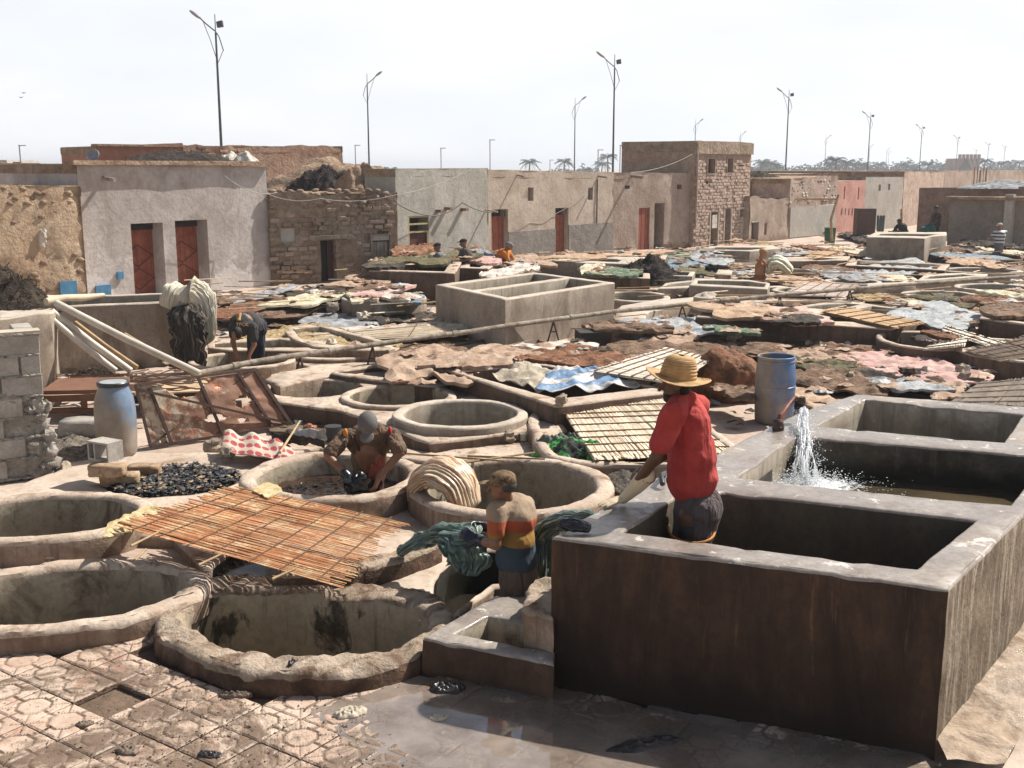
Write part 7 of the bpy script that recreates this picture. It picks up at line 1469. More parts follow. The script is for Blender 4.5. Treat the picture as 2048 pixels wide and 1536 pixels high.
def frm(H, i, mat, w=.07, out=.02, name='frame', sides='ltr', d=.05):
    u0, w0, u1, w1, dp = H['rec'][i]; R = H['R']; mb = MB()
    if 'l' in sides: mb.box(R @ Vector((u0 - w / 2, (w0 + w1) / 2, out)), (w, w1 - w0, d), R=R)
    if 'r' in sides: mb.box(R @ Vector((u1 + w / 2, (w0 + w1) / 2, out)), (w, w1 - w0, d), R=R)
    if 't' in sides: mb.box(R @ Vector(((u0 + u1) / 2, w1 + w / 2, out)), (u1 - u0 + 2 * w, w, d), R=R)
    if 'b' in sides: mb.box(R @ Vector(((u0 + u1) / 2, w0 - w / 2, out)), (u1 - u0 + 2 * w, w, d), R=R)
    return mb.build(name, mat, H['T'])
def fix(H, px, py, dims, mat, name, out=0, rx=0):
    u, z = pl_hit(px, py, H['A'], H['t']); R = H['R']
    return MB().box(R @ Vector((u, z, out + dims[2] / 2)), dims, R=R, jit=.004).build(name, mat, H['T'])
def spout(H, px, py, ln=.55, r=.045, mat=None):
    u, z = pl_hit(px, py, H['A'], H['t']); R = H['R']; a = R @ Vector((u, z, -.02)); b = R @ Vector((u, z - .05, ln))
    return MB().tube([a, b], r, 10).build('water_spout', mat or CO_SIDE, H['T'], smooth=60)
def masonry(H, u0, u1, w0, w1, bw, bh, mats, name='brick', skip=(), out=.02, jit=.02, limit=290, round_=False, thin=1.0):
    R = H['R']; ms = []
    for s_ in range(8):
        random.seed(s_ * 3 + 1); bm = bmesh.new()
        if round_:
            bmesh.ops.create_icosphere(bm, subdivisions=1, radius=.58)
            for v in bm.verts: v.co = Vector((v.co.x * bw * random.uniform(.85, 1.15), v.co.y * bh * random.uniform(.85, 1.2), v.co.z * .12))
        else:
            bmesh.ops.create_cube(bm, size=1)
            for v in bm.verts: v.co = Vector((v.co.x * (bw - .03), v.co.y * (bh - .022), v.co.z * .10)) + Vector([random.uniform(-.006, .006) for _ in 'abc'])
            bmesh.ops.bevel(bm, geom=bm.edges[:], offset=min(bh * .16, .015), segments=1, affect='EDGES')
        me = bpy.data.meshes.new(name); bm.to_mesh(me); bm.free(); me.materials.append(mats[s_ % len(mats)])
        for p in me.polygons: p.use_smooth = round_
        ms.append(me)
    random.seed(int(u1 * 100)); k_ = 0; r_ = 0; w = w0 + bh / 2
    while w < w1:
        u = u0 + (bw / 2 if r_ % 2 else 0) + random.uniform(-.03, .03)
        while u < u1:
            ok = not any(a - bw * .45 < u < c + bw * .45 and b - bh * .45 < w < d + bh * .45 for a, b, c, d in skip) and u + bw * .4 < u1
            if ok and random.random() < thin and k_ < limit:
                M = Matrix.Translation(R @ Vector((u + random.uniform(-jit, jit), w + random.uniform(-jit, jit) * .5, out - .05 + random.uniform(-.02, .022)))) @ (R @ Matrix.Rotation(random.uniform(-.04, .04) * (6 if round_ else 1), 3, 'Z')).to_4x4()
                link(name, random.choice(ms), H['T'], mat=M); k_ += 1
            u += bw * (random.uniform(.95, 1.1) if round_ else 1)
        w += bh; r_ += 1
    return k_
# far left mud wall with its stepped back parapet
H = house('low ochre mud wall with fallen plaster left of the cream house', -40, 25.0, 163, 26.75, 368, 372, W_MUD, depth=2.5, rough=.10, topn=.05, name='mud_wall', cat='wall', grid=.18)
masonry(H, .5, H['L'] - .1, 2.0, 2.9, .2, .11, [W_DARKB, W_BANK], 'stone', round_=True, thin=.22, out=.02, limit=60); masonry(H, .2, H['L'], .0, 1.3, .22, .13, [W_BANK, W_STONE], 'stone', round_=True, thin=.3, limit=120)
fix(H, 135, 577, (.42, .36, .06), BLUE, 'meter_box', .01)
MB().ball(H['R'] @ Vector((pl_hit(84, 475, H['A'], H['t'])[0], pl_hit(84, 475, H['A'], H['t'])[1], 0)), (.12, .08, .22), 8, 6, amp=.8).build('plaster_patch', PALEF, H['T'])
H = house('set back ochre parapet behind the mud wall at far left', -60, 31, 165, 33, 340, 338, W_BANK, depth=3, rough=.08, topn=.04, name='parapet', cat='wall')
# cream house with two tall red doors
H = house('grey cream house with two deep set red doors and a flat roof ledge', 160, 27.0, 536, 31.4, 327, 334, W_CREAM, depth=4.2, rough=.02, topn=.01,
          opens=[(271, 445, 325, 598, .55), (358, 439, 414, 587, .55), (562, 100, 563, 101, .1)][:2], grid=.4)
for i in (0, 1):
    dp_ = panel(H, i, DOOR_R, frac=(0, 0, 1, .90)); u0_, w0_, u1_, w1_, _d = H['rec'][i]; R_ = H['R']; uc_ = (u0_ + u1_) / 2; hw_ = (u1_ - u0_) / 2 - .04
    for z_ in (.45, 1.05):
        for s1_ in (-1, 1):
            for s2_ in (-1, 1): MB().tube([R_ @ Vector((uc_ + s1_ * hw_, w0_ + z_, -_d + .055)), R_ @ Vector((uc_, w0_ + z_ + s2_ * .28, -_d + .055))], .012, 5).build('diamond_strip', DOOR_D, dp_)
    MB().box(R_ @ Vector((u0_ + .12, w0_ + .95, -_d + .07)), (.03, .12, .04), R=R_).build('handle', IRON, dp_); panel(H, i, DARKIN, 'door_top_shadow', frac=(0, .90, 1, 1), inset=.50)  # dark strip painted in for the shadow across the door top
R = H['R']; L = H['L']
MB().box(R @ Vector((L / 2 - .05, H['z0'] + .02, -.03)), (L + .25, .12, .40), R=R, jit=.012).build('roof_ledge', W_BANK, H['T'])
spout(H, 207, 356, .50, .05, CO_SIDE); fix(H, 239, 551, (.17, .19, .04), BLUE, 'meter_box', .01); fix(H, 205, 582, (.40, .30, .05), BLUE, 'meter_box', .01)
CREAMH = H
# red earth parapet house behind
H = house('red earth parapet rising behind the cream house', 203, 36, 372, 38, 292, 286, W_RED, depth=3, rough=.02, topn=.02, name='parapet', cat='wall'); MB().box(H['R'] @ Vector((H['L'] / 2, H['z0'] + .03, -.1)), (H['L'] + .1, .07, .5), R=H['R']).build('coping', W_BANK, H['T'])
H = house('rough mud brick parapet behind the rubble house, right of the red earth one', 366, 38.1, 688, 43, 291, 292, W_PARA, depth=3, rough=.06, topn=.12, name='parapet', cat='wall', grid=.25)
masonry(H, .1, 2.6, 3.2, 4.1, .36, .12, [W_DARKB, W_PARA], 'brick', thin=.7, limit=90)
# rubble house
H = house('rubble stone house with two low doorways, crumbling top and bricked window', 539, 31.3, 794, 33.4, 388, 384, W_STONE, depth=3.5, rough=.10, topn=.12,
          opens=[(643, 480, 672, 564, .4), (745, 470, 779, 536, .3), (562, 456, 590, 485, .10)], grid=.18, roof=True)
rc = [(a, b, c, d) for a, b, c, d, _ in H['rec']]
masonry(H, .1, H['L'] - .1, .15, 2.2, .29, .135, [W_STONE, W_BANK, W_STONE, W_PINKB], 'stone', skip=rc, thin=.66, out=.035, jit=.05, limit=215)
masonry(H, .1, H['L'] - .1, 2.15, 2.72, .24, .11, [W_STONE, W_BANK, W_DARKB, W_STONE], 'stone', skip=rc, round_=True, thin=.75, out=.03, jit=.05, limit=80)
backing(H, 0); panel(H, 0, DARKIN, 'door', frac=(.0, 0, .6, 1), inset=.39); panel(H, 0, DOOR_D, 'door', frac=(.62, 0, 1, 1), inset=.3)
panel(H, 1, DOOR_W, frac=(.06, 0, .94, .80), inset=.12, planks=4); panel(H, 1, W_PALE, 'lattice_panel', frac=(0, .84, 1, 1), inset=.06); frm(H, 1, DOOR_W, .05); panel(H, 2, W_GREY, 'blocked_window', inset=.08)
fix(H, 660, 474, (1.35, .10, .12), DOOR_W, 'lintel', .0)
for k_ in range(5): fix(H, 750 + k_ * 6, 465.5, (.05, .11, .02), DARKIN, 'lattice_hole_shade', .0)  # dark blocks painted in for the shade inside the lattice holes
# bank of earth and black wool on its roof
heap('earth_bank', 'crumbled earth bank behind the rubble house roof', Vector((-5.9, 38.6, 2.2)), 7.5, 5.0, 1.2, W_BANK, 31, cat='bank', n=60)
heap('earth_bank', 'broken earth wall remains left of the grey green house', Vector((-4.75, 35.1, 1.9)), 2.9, 1.8, 1.35, W_BANK, 37, cat='bank', n=50)
heap('wool_heap', 'dark wool spread down the earth bank above the rubble house', Vector((-6.2, 36.4, 2.2)), 2.9, 1.7, 1.15, surf('brown_black_wool', (.04, .028, .024), (.075, .055, .048), scale=7, bump=1.3, bs=20, bd=.08), 33, strands=900)
wh_ = heap('wool_heap', 'row of dark wool and sacks along the ledge of the cream house roof', Vector((-8.95, 30.25, 3.40)), 3.9, .9, .34, surf('brown_black_wool', (.04, .028, .024), (.075, .055, .048)), 34, strands=500); wh_.rotation_euler.z = rad(50)
for px, w_, lab in ((460, .75, 'white plastic sack on the cream house roof, left of two'), (490, .9, 'white plastic sack at the right end of the cream house roof'), (372, .5, 'pale cloth on the cream house roof before the dark wool')):
    c = Wp(px, 327, 32.1 if px > 400 else 30.4); c.z = 3.40; heap('sack', lab, c, w_, .6, .34 if w_ > .6 else .14, HM['white'], px, cat='sack', n=26)
# grey green house
H = house('greenish grey rendered house with a yellow framed doorway', 792, 33.5, 976, 36.9, 337, 336, W_GREY, depth=1.3, rough=.02, opens=[(818, 431, 857, 522, .45)])
backing(H, 0); panel(H, 0, DOOR_D, frac=(0, 0, 1, .62), inset=.12); u0, w0, u1, w1, _ = H['rec'][0]
for f_ in (.64, .82, .98): MB().box(H['R'] @ Vector(((u0 + u1) / 2, w0 + (w1 - w0) * f_, -.04)), (u1 - u0, .05, .05), R=H['R']).build('frame_rail', FRM, H['T'])
MB().box(H['R'] @ Vector((u0 + .03, (w0 + w1) / 2, -.03)), (.05, w1 - w0, .05), R=H['R']).build('frame_post', FRM, H['T']); MB().box(H['R'] @ Vector((u1 - .03, w0 + (w1 - w0) * .32, -.03)), (.05, (w1 - w0) * .64, .05), R=H['R']).build('frame_post', FRM, H['T'])
for px, py in ((874, 422), (892, 417), (924, 419)): fix(H, px, py, (.14, .09, .22), W_DARKB, 'beam_end', 0)
spout(H, 972, 420, .5, .03, CO_TOP)
# sandy house with two red doors and grey dado
H = house('sandy house with a grey dado, two red doors and two small windows', 976, 36.9, 1226, 42.4, 339, 344, W_SAND, depth=4.5, rough=.03, topn=.02,
          opens=[(983, 418, 1016, 520, .35), (1110, 415, 1137, 516, .35), (1056, 375, 1067, 402, .25), (1176, 375, 1186, 400, .25)])
for i in (0, 1): panel(H, i, DOOR_R, frac=(0, 0, 1, .86), inset=.25, planks=3); backing(H, i)
for i in (2, 3): backing(H, i)
R = H['R']; g0 = .0
def dado(ua, ub, zt): MB().box(R @ Vector(((ua + ub) / 2, zt / 2, .012)), (ub - ua, zt, .05), R=R, jit=.006).build('dado', W_DADO, H['T'])
rr = H['rec']; dado(rr[0][2] + .0, rr[1][0], 1.15); dado(rr[1][2], H['L'], 1.25)
for (x0, y0, x1, y1) in ((984, 422, 1014, 432), (1112, 418, 1136, 428)):
    for k_ in range(4): fix(H, x0 + (x1 - x0) * k_ / 3, (y0 + y1) / 2, (.02, .2, .02), IRON, 'transom_bar', -.1)
spout(H, 1196, 352, .4, .035, CO_SIDE); spout(H, 1034, 350, .3, .03); fix(H, 1193, 405, (.03, 1.7, .03), DARKIN, 'cable', .01)
# pink brown house
H = house('pink brown house with a red door and an open dark doorway', 1226, 42.4, 1390, 46.2, 345, 346, W_PINKB, depth=4, rough=.04, topn=.02, opens=[(1276, 415, 1300, 504, .3), (1307, 406, 1329, 504, .5), (1250, 371, 1260, 378, .2), (1354, 369, 1364, 378, .2)])
panel(H, 0, DOOR_R, inset=.12, planks=3); [backing(H, i) for i in (1, 2, 3)]; spout(H, 1262, 352, .6, .06, CO_SIDE)
masonry(H, .1, H['L'], .0, .35, .3, .1, [W_PINKB, W_DARKB], 'brick', skip=[(a, b, c, d) for a, b, c, d, _ in H['rec']], thin=.6, limit=60)
# two storey brick tower house
H = house('two storey pinkish brick house, the tallest of the row', 1388, 45.8, 1498, 49.6, 281, 285, W_JOINT, depth=3.6, rough=.02, topn=.03,
          opens=[(1418, 424, 1436, 497, .4), (1446, 417, 1462, 495, .4), (1478, 418, 1492, 432, .2), (1414, 318, 1429, 347, .2), (1453, 317, 1465, 345, .2), (1411, 362, 1417, 368, .15), (1478, 330, 1488, 333, .1)], name='brick_house')
rc = [(a, b, c, d) for a, b, c, d, _ in H['rec']]
masonry(H, .12, H['L'] - .05, .1, 3.85, .30, .135, [W_BRICK, W_BRICK, W_PINKB, W_BRICK], 'brick', skip=rc, out=.03, limit=298)
for i in range(7): backing(H, i, DOOR_D if i in (3,) else None)
R = H['R']; MB().box(R @ Vector((H['L'] / 2, H['z0'] - .28, .0)), (H['L'] + .08, .50, .16), R=R, jit=.02).build('parapet_band', W_STONE, H['T'])
for i in (3, 4): frm(H, i, DOOR_W, .05, sides='ltrb')
frm(H, 2, PALEF, .10); fix(H, 1485, 470, (.5, 1.5, .02), W_GREY, 'faded_door', .02); MB().tube([R @ Vector((.05, .9, .06)), R @ Vector((.05, H['z0'] - .1, .06))], .05, 8).build('downpipe', W_PINKB, H['T'])
o = fix(H, 1427, 443, (.42, .55, .03), HM['white'], 'door_cloth', .03); frm(H, 0, PALEF, .06, sides='lr'); frm(H, 1, PALEF, .05, sides='lr')
# left flank of the tower above the pink brown house
TW = H
sA = colpt(1388, 45.8); sd_ = -TW['n']; mb = MB(); Rl = Matrix((sd_, Vector((0, 0, 1)), -TW['t'])).transposed(); 
for k_ in range(4): mb.box(Rl @ Vector((1.8, 3.55 + k_ * .16 + random.uniform(-.01, .01), .0)), (3.5, .035, .02), R=Rl)
mb.build('brick_course', W_JOINT, TW['T']); MB().box(Rl @ Vector((1.75, TW['z0'] - .22, .01)), (3.6, .42, .05), R=Rl, jit=.01).build('flank_band', W_STONE, TW['T'])
# low ruined house right of the tower
H = house('low pale plastered house with a tiny dark doorway right of the brick house', 1499, 49.0, 1578, 52.2, 392, 398, W_PINKB, depth=2.5, rough=.06, topn=.12, opens=[(1502, 444, 1518, 484, .3), (1528, 446, 1534, 470, .3)]); [backing(H, i) for i in (0, 1)]; frm(H, 0, W_GREY, .06, sides='t')
H = house('dark brown brick wall standing behind the low pale house', 1499, 53.5, 1580, 56.5, 357, 355, W_DARKB, depth=3, rough=.04, topn=.04, name='brick_wall', cat='wall'); masonry(H, .0, H['L'], 2.0, 2.9, .34, .14, [W_DARKB, W_JOINT], 'brick', thin=.6, limit=80)
heap('wool_heap', 'low strip of dark wool on the wall right of the brick house', Vector((Wp(1520, 357, 55).x, 55.5, 2.75)), 2.6, 1.2, .35, HAIR, 44)
H = house('ruined two tone house with a blocked doorway and a leaning pole', 1578, 52.3, 1672, 56.2, 357, 351, W_BRICK, depth=4, rough=.07, topn=.08, opens=[(1603, 414, 1619, 484, .25)]); panel(H, 0, W_GREY, 'blocked_door', frac=(0, 0, 1, .7), inset=.1); backing(H, 0)
R = H['R']; MB().box(R @ Vector((H['L'] / 2, .75, .01)), (H['L'] * .96, 1.45, .05), R=R, jit=.02).build('pale_dado', W_PALE, H['T']); masonry(H, .1, H['L'], 1.6, 2.7, .32, .14, [W_PALE, W_STONE], 'stone', thin=.45, limit=110, round_=True)
o = MB().tube([Wp(1664, 482, 47.5), Wp(1662, 440, 47.6), Wp(1677, 390, 48)], .06, 8).build('leaning_pole', STICK, None, Wp(1664, 482, 47.5)); tag(o, 'bent wooden pole leaning before the pink house', 'pole')
o = MB().tube([Wp(1590, 398, 48.3), Wp(1676, 398, 48.0)], .05, 8).build('long_pole', STICK, None, Wp(1590, 398, 48.3)); tag(o, 'horizontal pole before the ruined two tone house', 'pole')
H = house('salmon pink house with two narrow slit windows', 1672, 56.2, 1728, 59.0, 363, 360, W_PINK, depth=4, rough=.03, opens=[(1687, 373, 1691, 399, .2), (1715, 374, 1719, 399, .2)]); [backing(H, i, DOOR_D) for i in (0, 1)]
for k_ in range(4): fix(H, 1684 + k_ * 7, 423, (.06, .35, .02), W_RED, 'streak_patch', .0)
H = house('pale grey house with two small square windows', 1728, 59.0, 1804, 62.5, 354, 354, W_PALE, depth=4, rough=.02, opens=[(1757, 369, 1762, 382, .2), (1776, 368, 1781, 380, .2)]); [backing(H, i) for i in (0, 1)]
H = house('brown brick wall turning back beside the pale grey house', 1804, 62.6, 1884, 70, 343, 343, W_BRICK, depth=3, rough=.05, topn=.03, name='brick_wall', cat='wall')
H = house('long pinkish boundary wall running back at the far right', 1884, 70, 2120, 96, 342, 340, W_PINKB, depth=3, rough=.05, topn=.03, name='boundary_wall', cat='wall')
for k_ in range(5): fix(H, 1948 + k_ * 6, 352, (.12, 1.2, .05), W_DARKB, 'fence_post', 0)
H = house('long low earth roof behind the ruined houses', 1560, 62, 1720, 66, 348, 346, W_BANK, depth=14, rough=.05, topn=.03, name='outbuilding', cat='building'); H = house('low pinkish roof behind the pink house', 1700, 66, 1880, 74, 342, 341, W_PINKB, depth=10, rough=.05, topn=.03, name='outbuilding', cat='building')
H = house('grey brown building closing the yard at the right', 1836, 56.0, 2120, 50.0, 376, 372, W_DARKB, depth=4, rough=.03, topn=.02, name='shed', cat='building')
H = house('near grey building with a flat ledge and a pillar at the right edge', 1899, 46.5, 2110, 43.5, 396, 392, wallmat('grey_brown_render', (.24, .20, .165), (.30, .255, .215), (.18, .15, .12)), depth=4, rough=.02, name='shed', cat='building')
R = H['R']; MB().box(R @ Vector((H['L'] / 2, H['z0'] + .02, .1)), (H['L'] + .1, .12, .5), R=R, jit=.01).build('roof_ledge', W_BANK, H['T']); u, z = pl_hit(2020, 440, H['A'], H['t']); MB().box(R @ Vector((u, 1.1, .12)), (.32, 2.3, .26), R=R).build('pillar', W_PALE, H['T'])
heap('scrap_heap', 'pale rubbish heap on the roof at the right edge', Vector((Wp(2030, 375, 52).x, 52.5, 2.35)), 4.5, 2, .35, HM['grey'], 55)
# dark wooden booth, propped things
ob = MB().box(Wp(1729, 443, 51.5) + Vector((0, 0, 0)), (.85, .6, 1.2)).build('booth', plain('dark_panel', (.10, .055, .04), coord='World'), None, Wp(1729, 443, 51.5)); tag(ob, 'dark brown upright booth before the pale grey house', 'booth')
o = MB().tube([Wp(1803, 465, 48.5), Wp(1803, 418, 48.5)], .05, 8).build('post', STICK, None, Wp(1803, 465, 48.5)); tag(o, 'thin upright post before the brown brick wall', 'post')
mb = MB(); [mb.tube([Wp(1756 + k_ * 3, 462, 50), Wp(1758 + k_ * 3 + random.uniform(-2, 2), 432, 50.5)], .06, 6) for k_ in range(4)]; tag(mb.build('pole_bundle', plain('dark_green_poles', (.03, .045, .035), coord='World'), None, Wp(1758, 462, 50)), 'dark green poles propped on the pale grey house', 'poles')
gb = plain('green_bin_plastic', (.03, .10, .05)); o = MB().lathe([(.22, 0), (.25, .7), (.27, .72), (.1, .74)], 16, Vector((Wp(1660, 470, 48.6).x, 48.6, 0))).build('green_bin', gb, None, smooth=40); tag(o, 'green bin standing before the ruined two tone house', 'bin')
# cables strung along the houses
def cable(label, pts, r=.018, m=None, sag=.25):
    out = []
    for a, b in zip(pts[:-1], pts[1:]):
        for j in range(12): t_ = j / 12; p = a.lerp(b, t_); p.z -= sag * 4 * t_ * (1 - t_); out.append(p)
    out.append(pts[-1]); o = MB().tube(out, r, 5).build('cable', m or plain('pale_cable', (.36, .34, .31), coord='World'), None, pts[0]); tag(o, label, 'cable')
cable('pale cable looping from the cream house over the rubble house to the grey green house', [Wp(450, 352, 29.6), Wp(535, 388, 30.8), Wp(640, 397, 31.4), Wp(790, 390, 32.7), Wp(945, 337, 35.6)], .009, sag=.12)
cable('dark cable hanging across the grey green house front', [Wp(795, 408, 33.4), Wp(870, 432, 34.3), Wp(925, 405, 35.2), Wp(985, 425, 36.5)], .018, plain('dark_cable', (.1, .09, .08), coord='World'), .08)
cable('thin cable swagged between the doors of the sandy house', [Wp(1016, 430, 37.4), Wp(1062, 445, 38.6), Wp(1106, 430, 39.5), Wp(1185, 370, 41.2)], .008, None, .12)
cable('pale cable rising over the pink brown house to the brick house', [Wp(1262, 345, 41.4), Wp(1385, 308, 43.2)], .014, None, .15)
# distant low buildings at the left
for xl, Yl, xr, Yr, yt, m, lab, dd in [(22, 150, 84, 156, 320, W_PALE, 'distant cream block with dark window at far left', 10), (88, 120, 150, 125, 326, W_GREY, 'distant low grey building right of the cream block at far left', 8), (-40, 90, 60, 95, 335, W_GREY, 'distant low wall at the left edge', 5)]:
    H = house(lab, xl, Yl, xr, Yr, yt, yt + 1, m, depth=dd, rough=.0, grid=4, name='building', cat='building', opens=[(xl + 4, yt + 4, xl + 22, yt + 10, .3)] if xl == 22 else ()); 
    if xl == 22: backing(H, 0)
# castle gate tower far right
H = house('far off crenellated earth gatehouse among the palms', 1898, 300, 1952, 300.5, 317, 317, surf('far_earth_wall', (.24, .17, .14), (.28, .21, .17)), depth=4, rough=0, grid=6, name='gatehouse', cat='building')
for k_ in range(6): MB().box(H['R'] @ Vector((H['L'] * (.28 + k_ * .14), H['z0'] + .45, -.4)), (H['L'] * .075, 1.3, .8), R=H['R']).build('battlement', MATS['far_earth_wall'], H['T'])
# ------------------------------------------------------------------ street lamps
LM = plain('painted_lamp_steel', (.055, .075, .065), rough=.5, metal=.2); LG = plain('grey_lamp_head', (.24, .24, .25), rough=.5); LH = plain('dark_floodlight', (.05, .05, .06), rough=.4)
def make_lamp(side=-1, flood=True):
    t = thing('street_lamp', '', 'street lamp'); s = side
    MB().tube([(0, 0, 0), (0, 0, 9.3)], [.11, .055], 10).build('pole', LM, t, smooth=60); MB().tube([(0, 0, 9.2), (0, 0, 10.1)], [.04, .03], 8).build('finial', LG, t)
    MB().tube([(0, 0, 9.35), (s * .5, 0, 9.65), (s * .85, 0, 9.9)], .035, 6).build('arm', LM, t); MB().tube([(s * .7, 0, 9.75), (s * .35, 0, 9.0), (0, 0, 8.1)], .02, 6).build('brace', LM, t); MB().tube([(-s * .05, 0, 9.3), (-s * .2, 0, 9.1), (-s * .42, 0, 8.5)], .03, 6).build('arm', LM, t); MB().tube([(-s * .38, 0, 8.5), (-s * .2, 0, 8.2), (0, 0, 7.9)], .018, 6).build('brace', LM, t)
    Rh = Matrix.Rotation(-s * .48, 3, 'Y'); MB().ball(Vector((s * 1.15, 0, 10.08)), (.40, .14, .09), 12, 8, R=Rh).build('lamp_head', LG, t, smooth=80)
    if flood: MB().box(Vector((-s * .32, -.1, 9.65)), (.36, .22, .26), R=Matrix.Rotation(s * .15, 3, 'Y'), jit=.02).build('floodlight', LH, t)
    return t
lamps = [(444, 52, -1, 'street lamp behind the mud brick parapet, with a floodlight, nearest of all'), (1226, 70, -1, 'tall street lamp with floodlight just left of the brick house'), (1572, 101, -1, 'street lamp with floodlight above the low pale plastered house'), (1736, 142, -1, 'street lamp above the pale grey house'),
         (1840, 184, -1, 'street lamp right of the pale grey house, before the gatehouse'), (1913, 245, -1, 'street lamp standing before the far gatehouse'), (1975, 313, -1, 'street lamp first to the right of the gatehouse, facing left'), (2008, 350, -1, 'street lamp furthest right, facing left'), (-6, 66, -1, 'street lamp whose floodlight shows at the left edge'),
         (738, 84, 1, 'street lamp facing right behind the earth bank'), (1149, 113, 1, 'street lamp facing right over the sandy house'), (1389, 164, 1, 'street lamp just above the corner of the brick house'), (1479, 220, 1, 'lamp head peeping over the right part of the brick house'), (1650, 245, 1, 'street lamp facing right above the pink house'),
         (1738, 343, 1, 'small street lamp behind the one above the pale grey house'), (1773, 400, 1, 'small far street lamp, left of a close pair'), (1777, 460, 1, 'small far street lamp, right of a close pair'), (1951, 420, -1, 'small far street lamp right beside the gatehouse')]
p0 = {}
for px, Y, s_, lab in lamps:
    if s_ not in p0: o = p0[s_] = make_lamp(s_, s_ < 0)
    else: o = copy_tree(p0[s_])
    x = Wp(px, 320, Y).x; o.location = (x, Y, 0); o.scale = (.76, 1, 1); o['label'] = lab; o['group'] = 'street lamps along the road beyond the yard'
for px, Y, h, lab in [(711, 150, 6.2, 'thin far post right of the mud brick parapet'), (882, 160, 6, 'thin far post above the grey green house'), (980, 150, 6.9, 'thin far post above the joint of grey green and sandy houses'), (1196, 150, 5.6, 'thin far post left of the tall lamp beside the brick house'), (1240, 150, 6.2, 'thin far post hard against the brick house'), (1100, 200, 4.6, 'thin far post by the palm over the sandy house'), (41, 120, 5.6, 'thin far post over the cream block at far left')]:
    x = Wp(px, 320, Y).x; o = MB().tube([(x, Y, 0), (x, Y, h)], .07, 6).box((x + .3, Y, h), (.8, .12, .1)).build('lamp_post', LG, None, (x, Y, 0)); tag(o, lab, 'post')
# satellite dish and birds
o = MB().lathe([(.02, 0), (.12, .02), (.2, .07), (.19, .08), (.1, .03)], 20, (0, 0, 0), R=Matrix.Rotation(1.1, 3, 'X')).build('satellite_dish', LG); o.location = Wp(187, 312, 34); tag(o, 'small satellite dish over the left end of the cream house', 'dish')
MB().tube([(0, 0, 0), (0, 0, -1)], .02, 6).build('mast', LG, o)
for px, py in ((42, 195), (47, 186)):
    c = Wp(px, py, 120); o = MB().add([(-.35, 0, .12), (0, .1, 0), (0, -.12, 0), (.35, 0, .10), (0, 0, -.06)], [(0, 1, 4), (0, 4, 2), (1, 3, 4), (4, 3, 2)]).ball((0, 0, 0), (.07, .2, .06), 6, 5).build('bird', plain('dark_bird', (.08, .08, .08))); o.location = c; tag(o, 'tiny bird in the sky at far left, %s one' % ('lower' if py > 190 else 'upper'), 'bird')
# ------------------------------------------------------------------ palms and tree belt on the horizon
PG = plain('palm_frond', (.045, .065, .038), rough=.8, var=.4); PT = plain('palm_trunk', (.10, .08, .06), rough=.9); TG = plain('far_foliage', (.035, .055, .035), rough=.9, var=.4)
def palm_meshes(seed):
    random.seed(seed); mb = MB()
    for i in range(34):
        a = random.random() * 6.283; el = random.uniform(-.5, 1.2); L = random.uniform(2.3, 3.2); d = Vector((math.cos(a), math.sin(a), 0)); pts = []
        for j in range(7): t_ = j / 6; pts.append(d * L * t_ * math.cos(el * .8) + Vector((0, 0, math.sin(el) * L * t_ * .8 - 1.5 * t_ * t_)))
        for j in range(6):
            for q in range(3):
                p = pts[j].lerp(pts[j + 1], q / 3); s_ = Vector((-d.y, d.x, 0)); w = .55 * math.sin(min(1, (j + q / 3) / 6 + .12) * math.pi) + .08
                for sg in (-1, 1): mb.add([p, p + s_ * sg * w + Vector((0, 0, -.28)) + d * .25, p + d * .16], [(0, 1, 2)])
    cr = mesh('crown', mb.v, mb.f, PG); m2 = MB(); m2.tube([(0, 0, -1), (0, 0, -.5), (0, 0, 0)], [.02, .02, .03], 6); return cr
crowns = [palm_meshes(i) for i in range(4)]
def palm(px, ytop, Y, lab, kind=0):
    x = Wp(px, 320, Y).x; zt = Wp(px, ytop, Y).z - 1.6; t = thing('palm_tree', lab, 'palm tree', (x, Y, 0), random.random() * 6, 'palm trees on the horizon')
    MB().tube([(0, 0, 0), (.2, 0, zt * .5), (0, 0, zt)], [.28, .22, .2], 7).build('trunk', PT, t, smooth=60); cw_ = link('crown', crowns[kind % 4], t, (0, 0, zt)); cw_.scale = (1.25, 1.25, 1.2); return t
pal = [(1060, 313, 330), (1129, 312, 340), (1215, 302, 330), (1205, 318, 380), (1523, 314, 330), (1543, 317, 400), (1555, 320, 360), (1664, 318, 370), (1672, 308, 300), (1695, 314, 340), (1706, 320, 390), (1725, 319, 380), (1758, 320, 400), (1805, 321, 420), (1822, 323, 420), (1857, 318, 380), (1885, 322, 420), (1970, 312, 360), (2004, 318, 400), (2040, 315, 380), (1533, 324, 420), (765, 330, 420), (780, 331, 430), (2025, 325, 430)]
where = ['over the left of the sandy house', 'over the right of the sandy house', 'left of the brick house, tall', 'left of the brick house, lower', 'first right of the brick house', 'second right of the brick house', 'third right of the brick house', 'left neighbour of the tallest far palm', 'tallest of the far palms, above the pink house', 'right of the tallest far palm', 'second right of the tallest far palm', 'above the left of the pale grey house', 'above the right of the pale grey house', 'between two lamps right of the pale grey house', 'low one before the lamp right of the pale grey house', 'left of the gatehouse', 'low, touching the gatehouse', 'just right of the gatehouse', 'between the last two lamps', 'at the far right edge', 'low one right of the brick house', 'tiny one above the earth bank', 'tiny one right beside it above the earth bank', 'low one before the right edge']
for i, (px, yt, Y) in enumerate(pal): palm(px, yt, Y, 'far palm tree ' + where[i], i)
mb = MB(); random.seed(77)
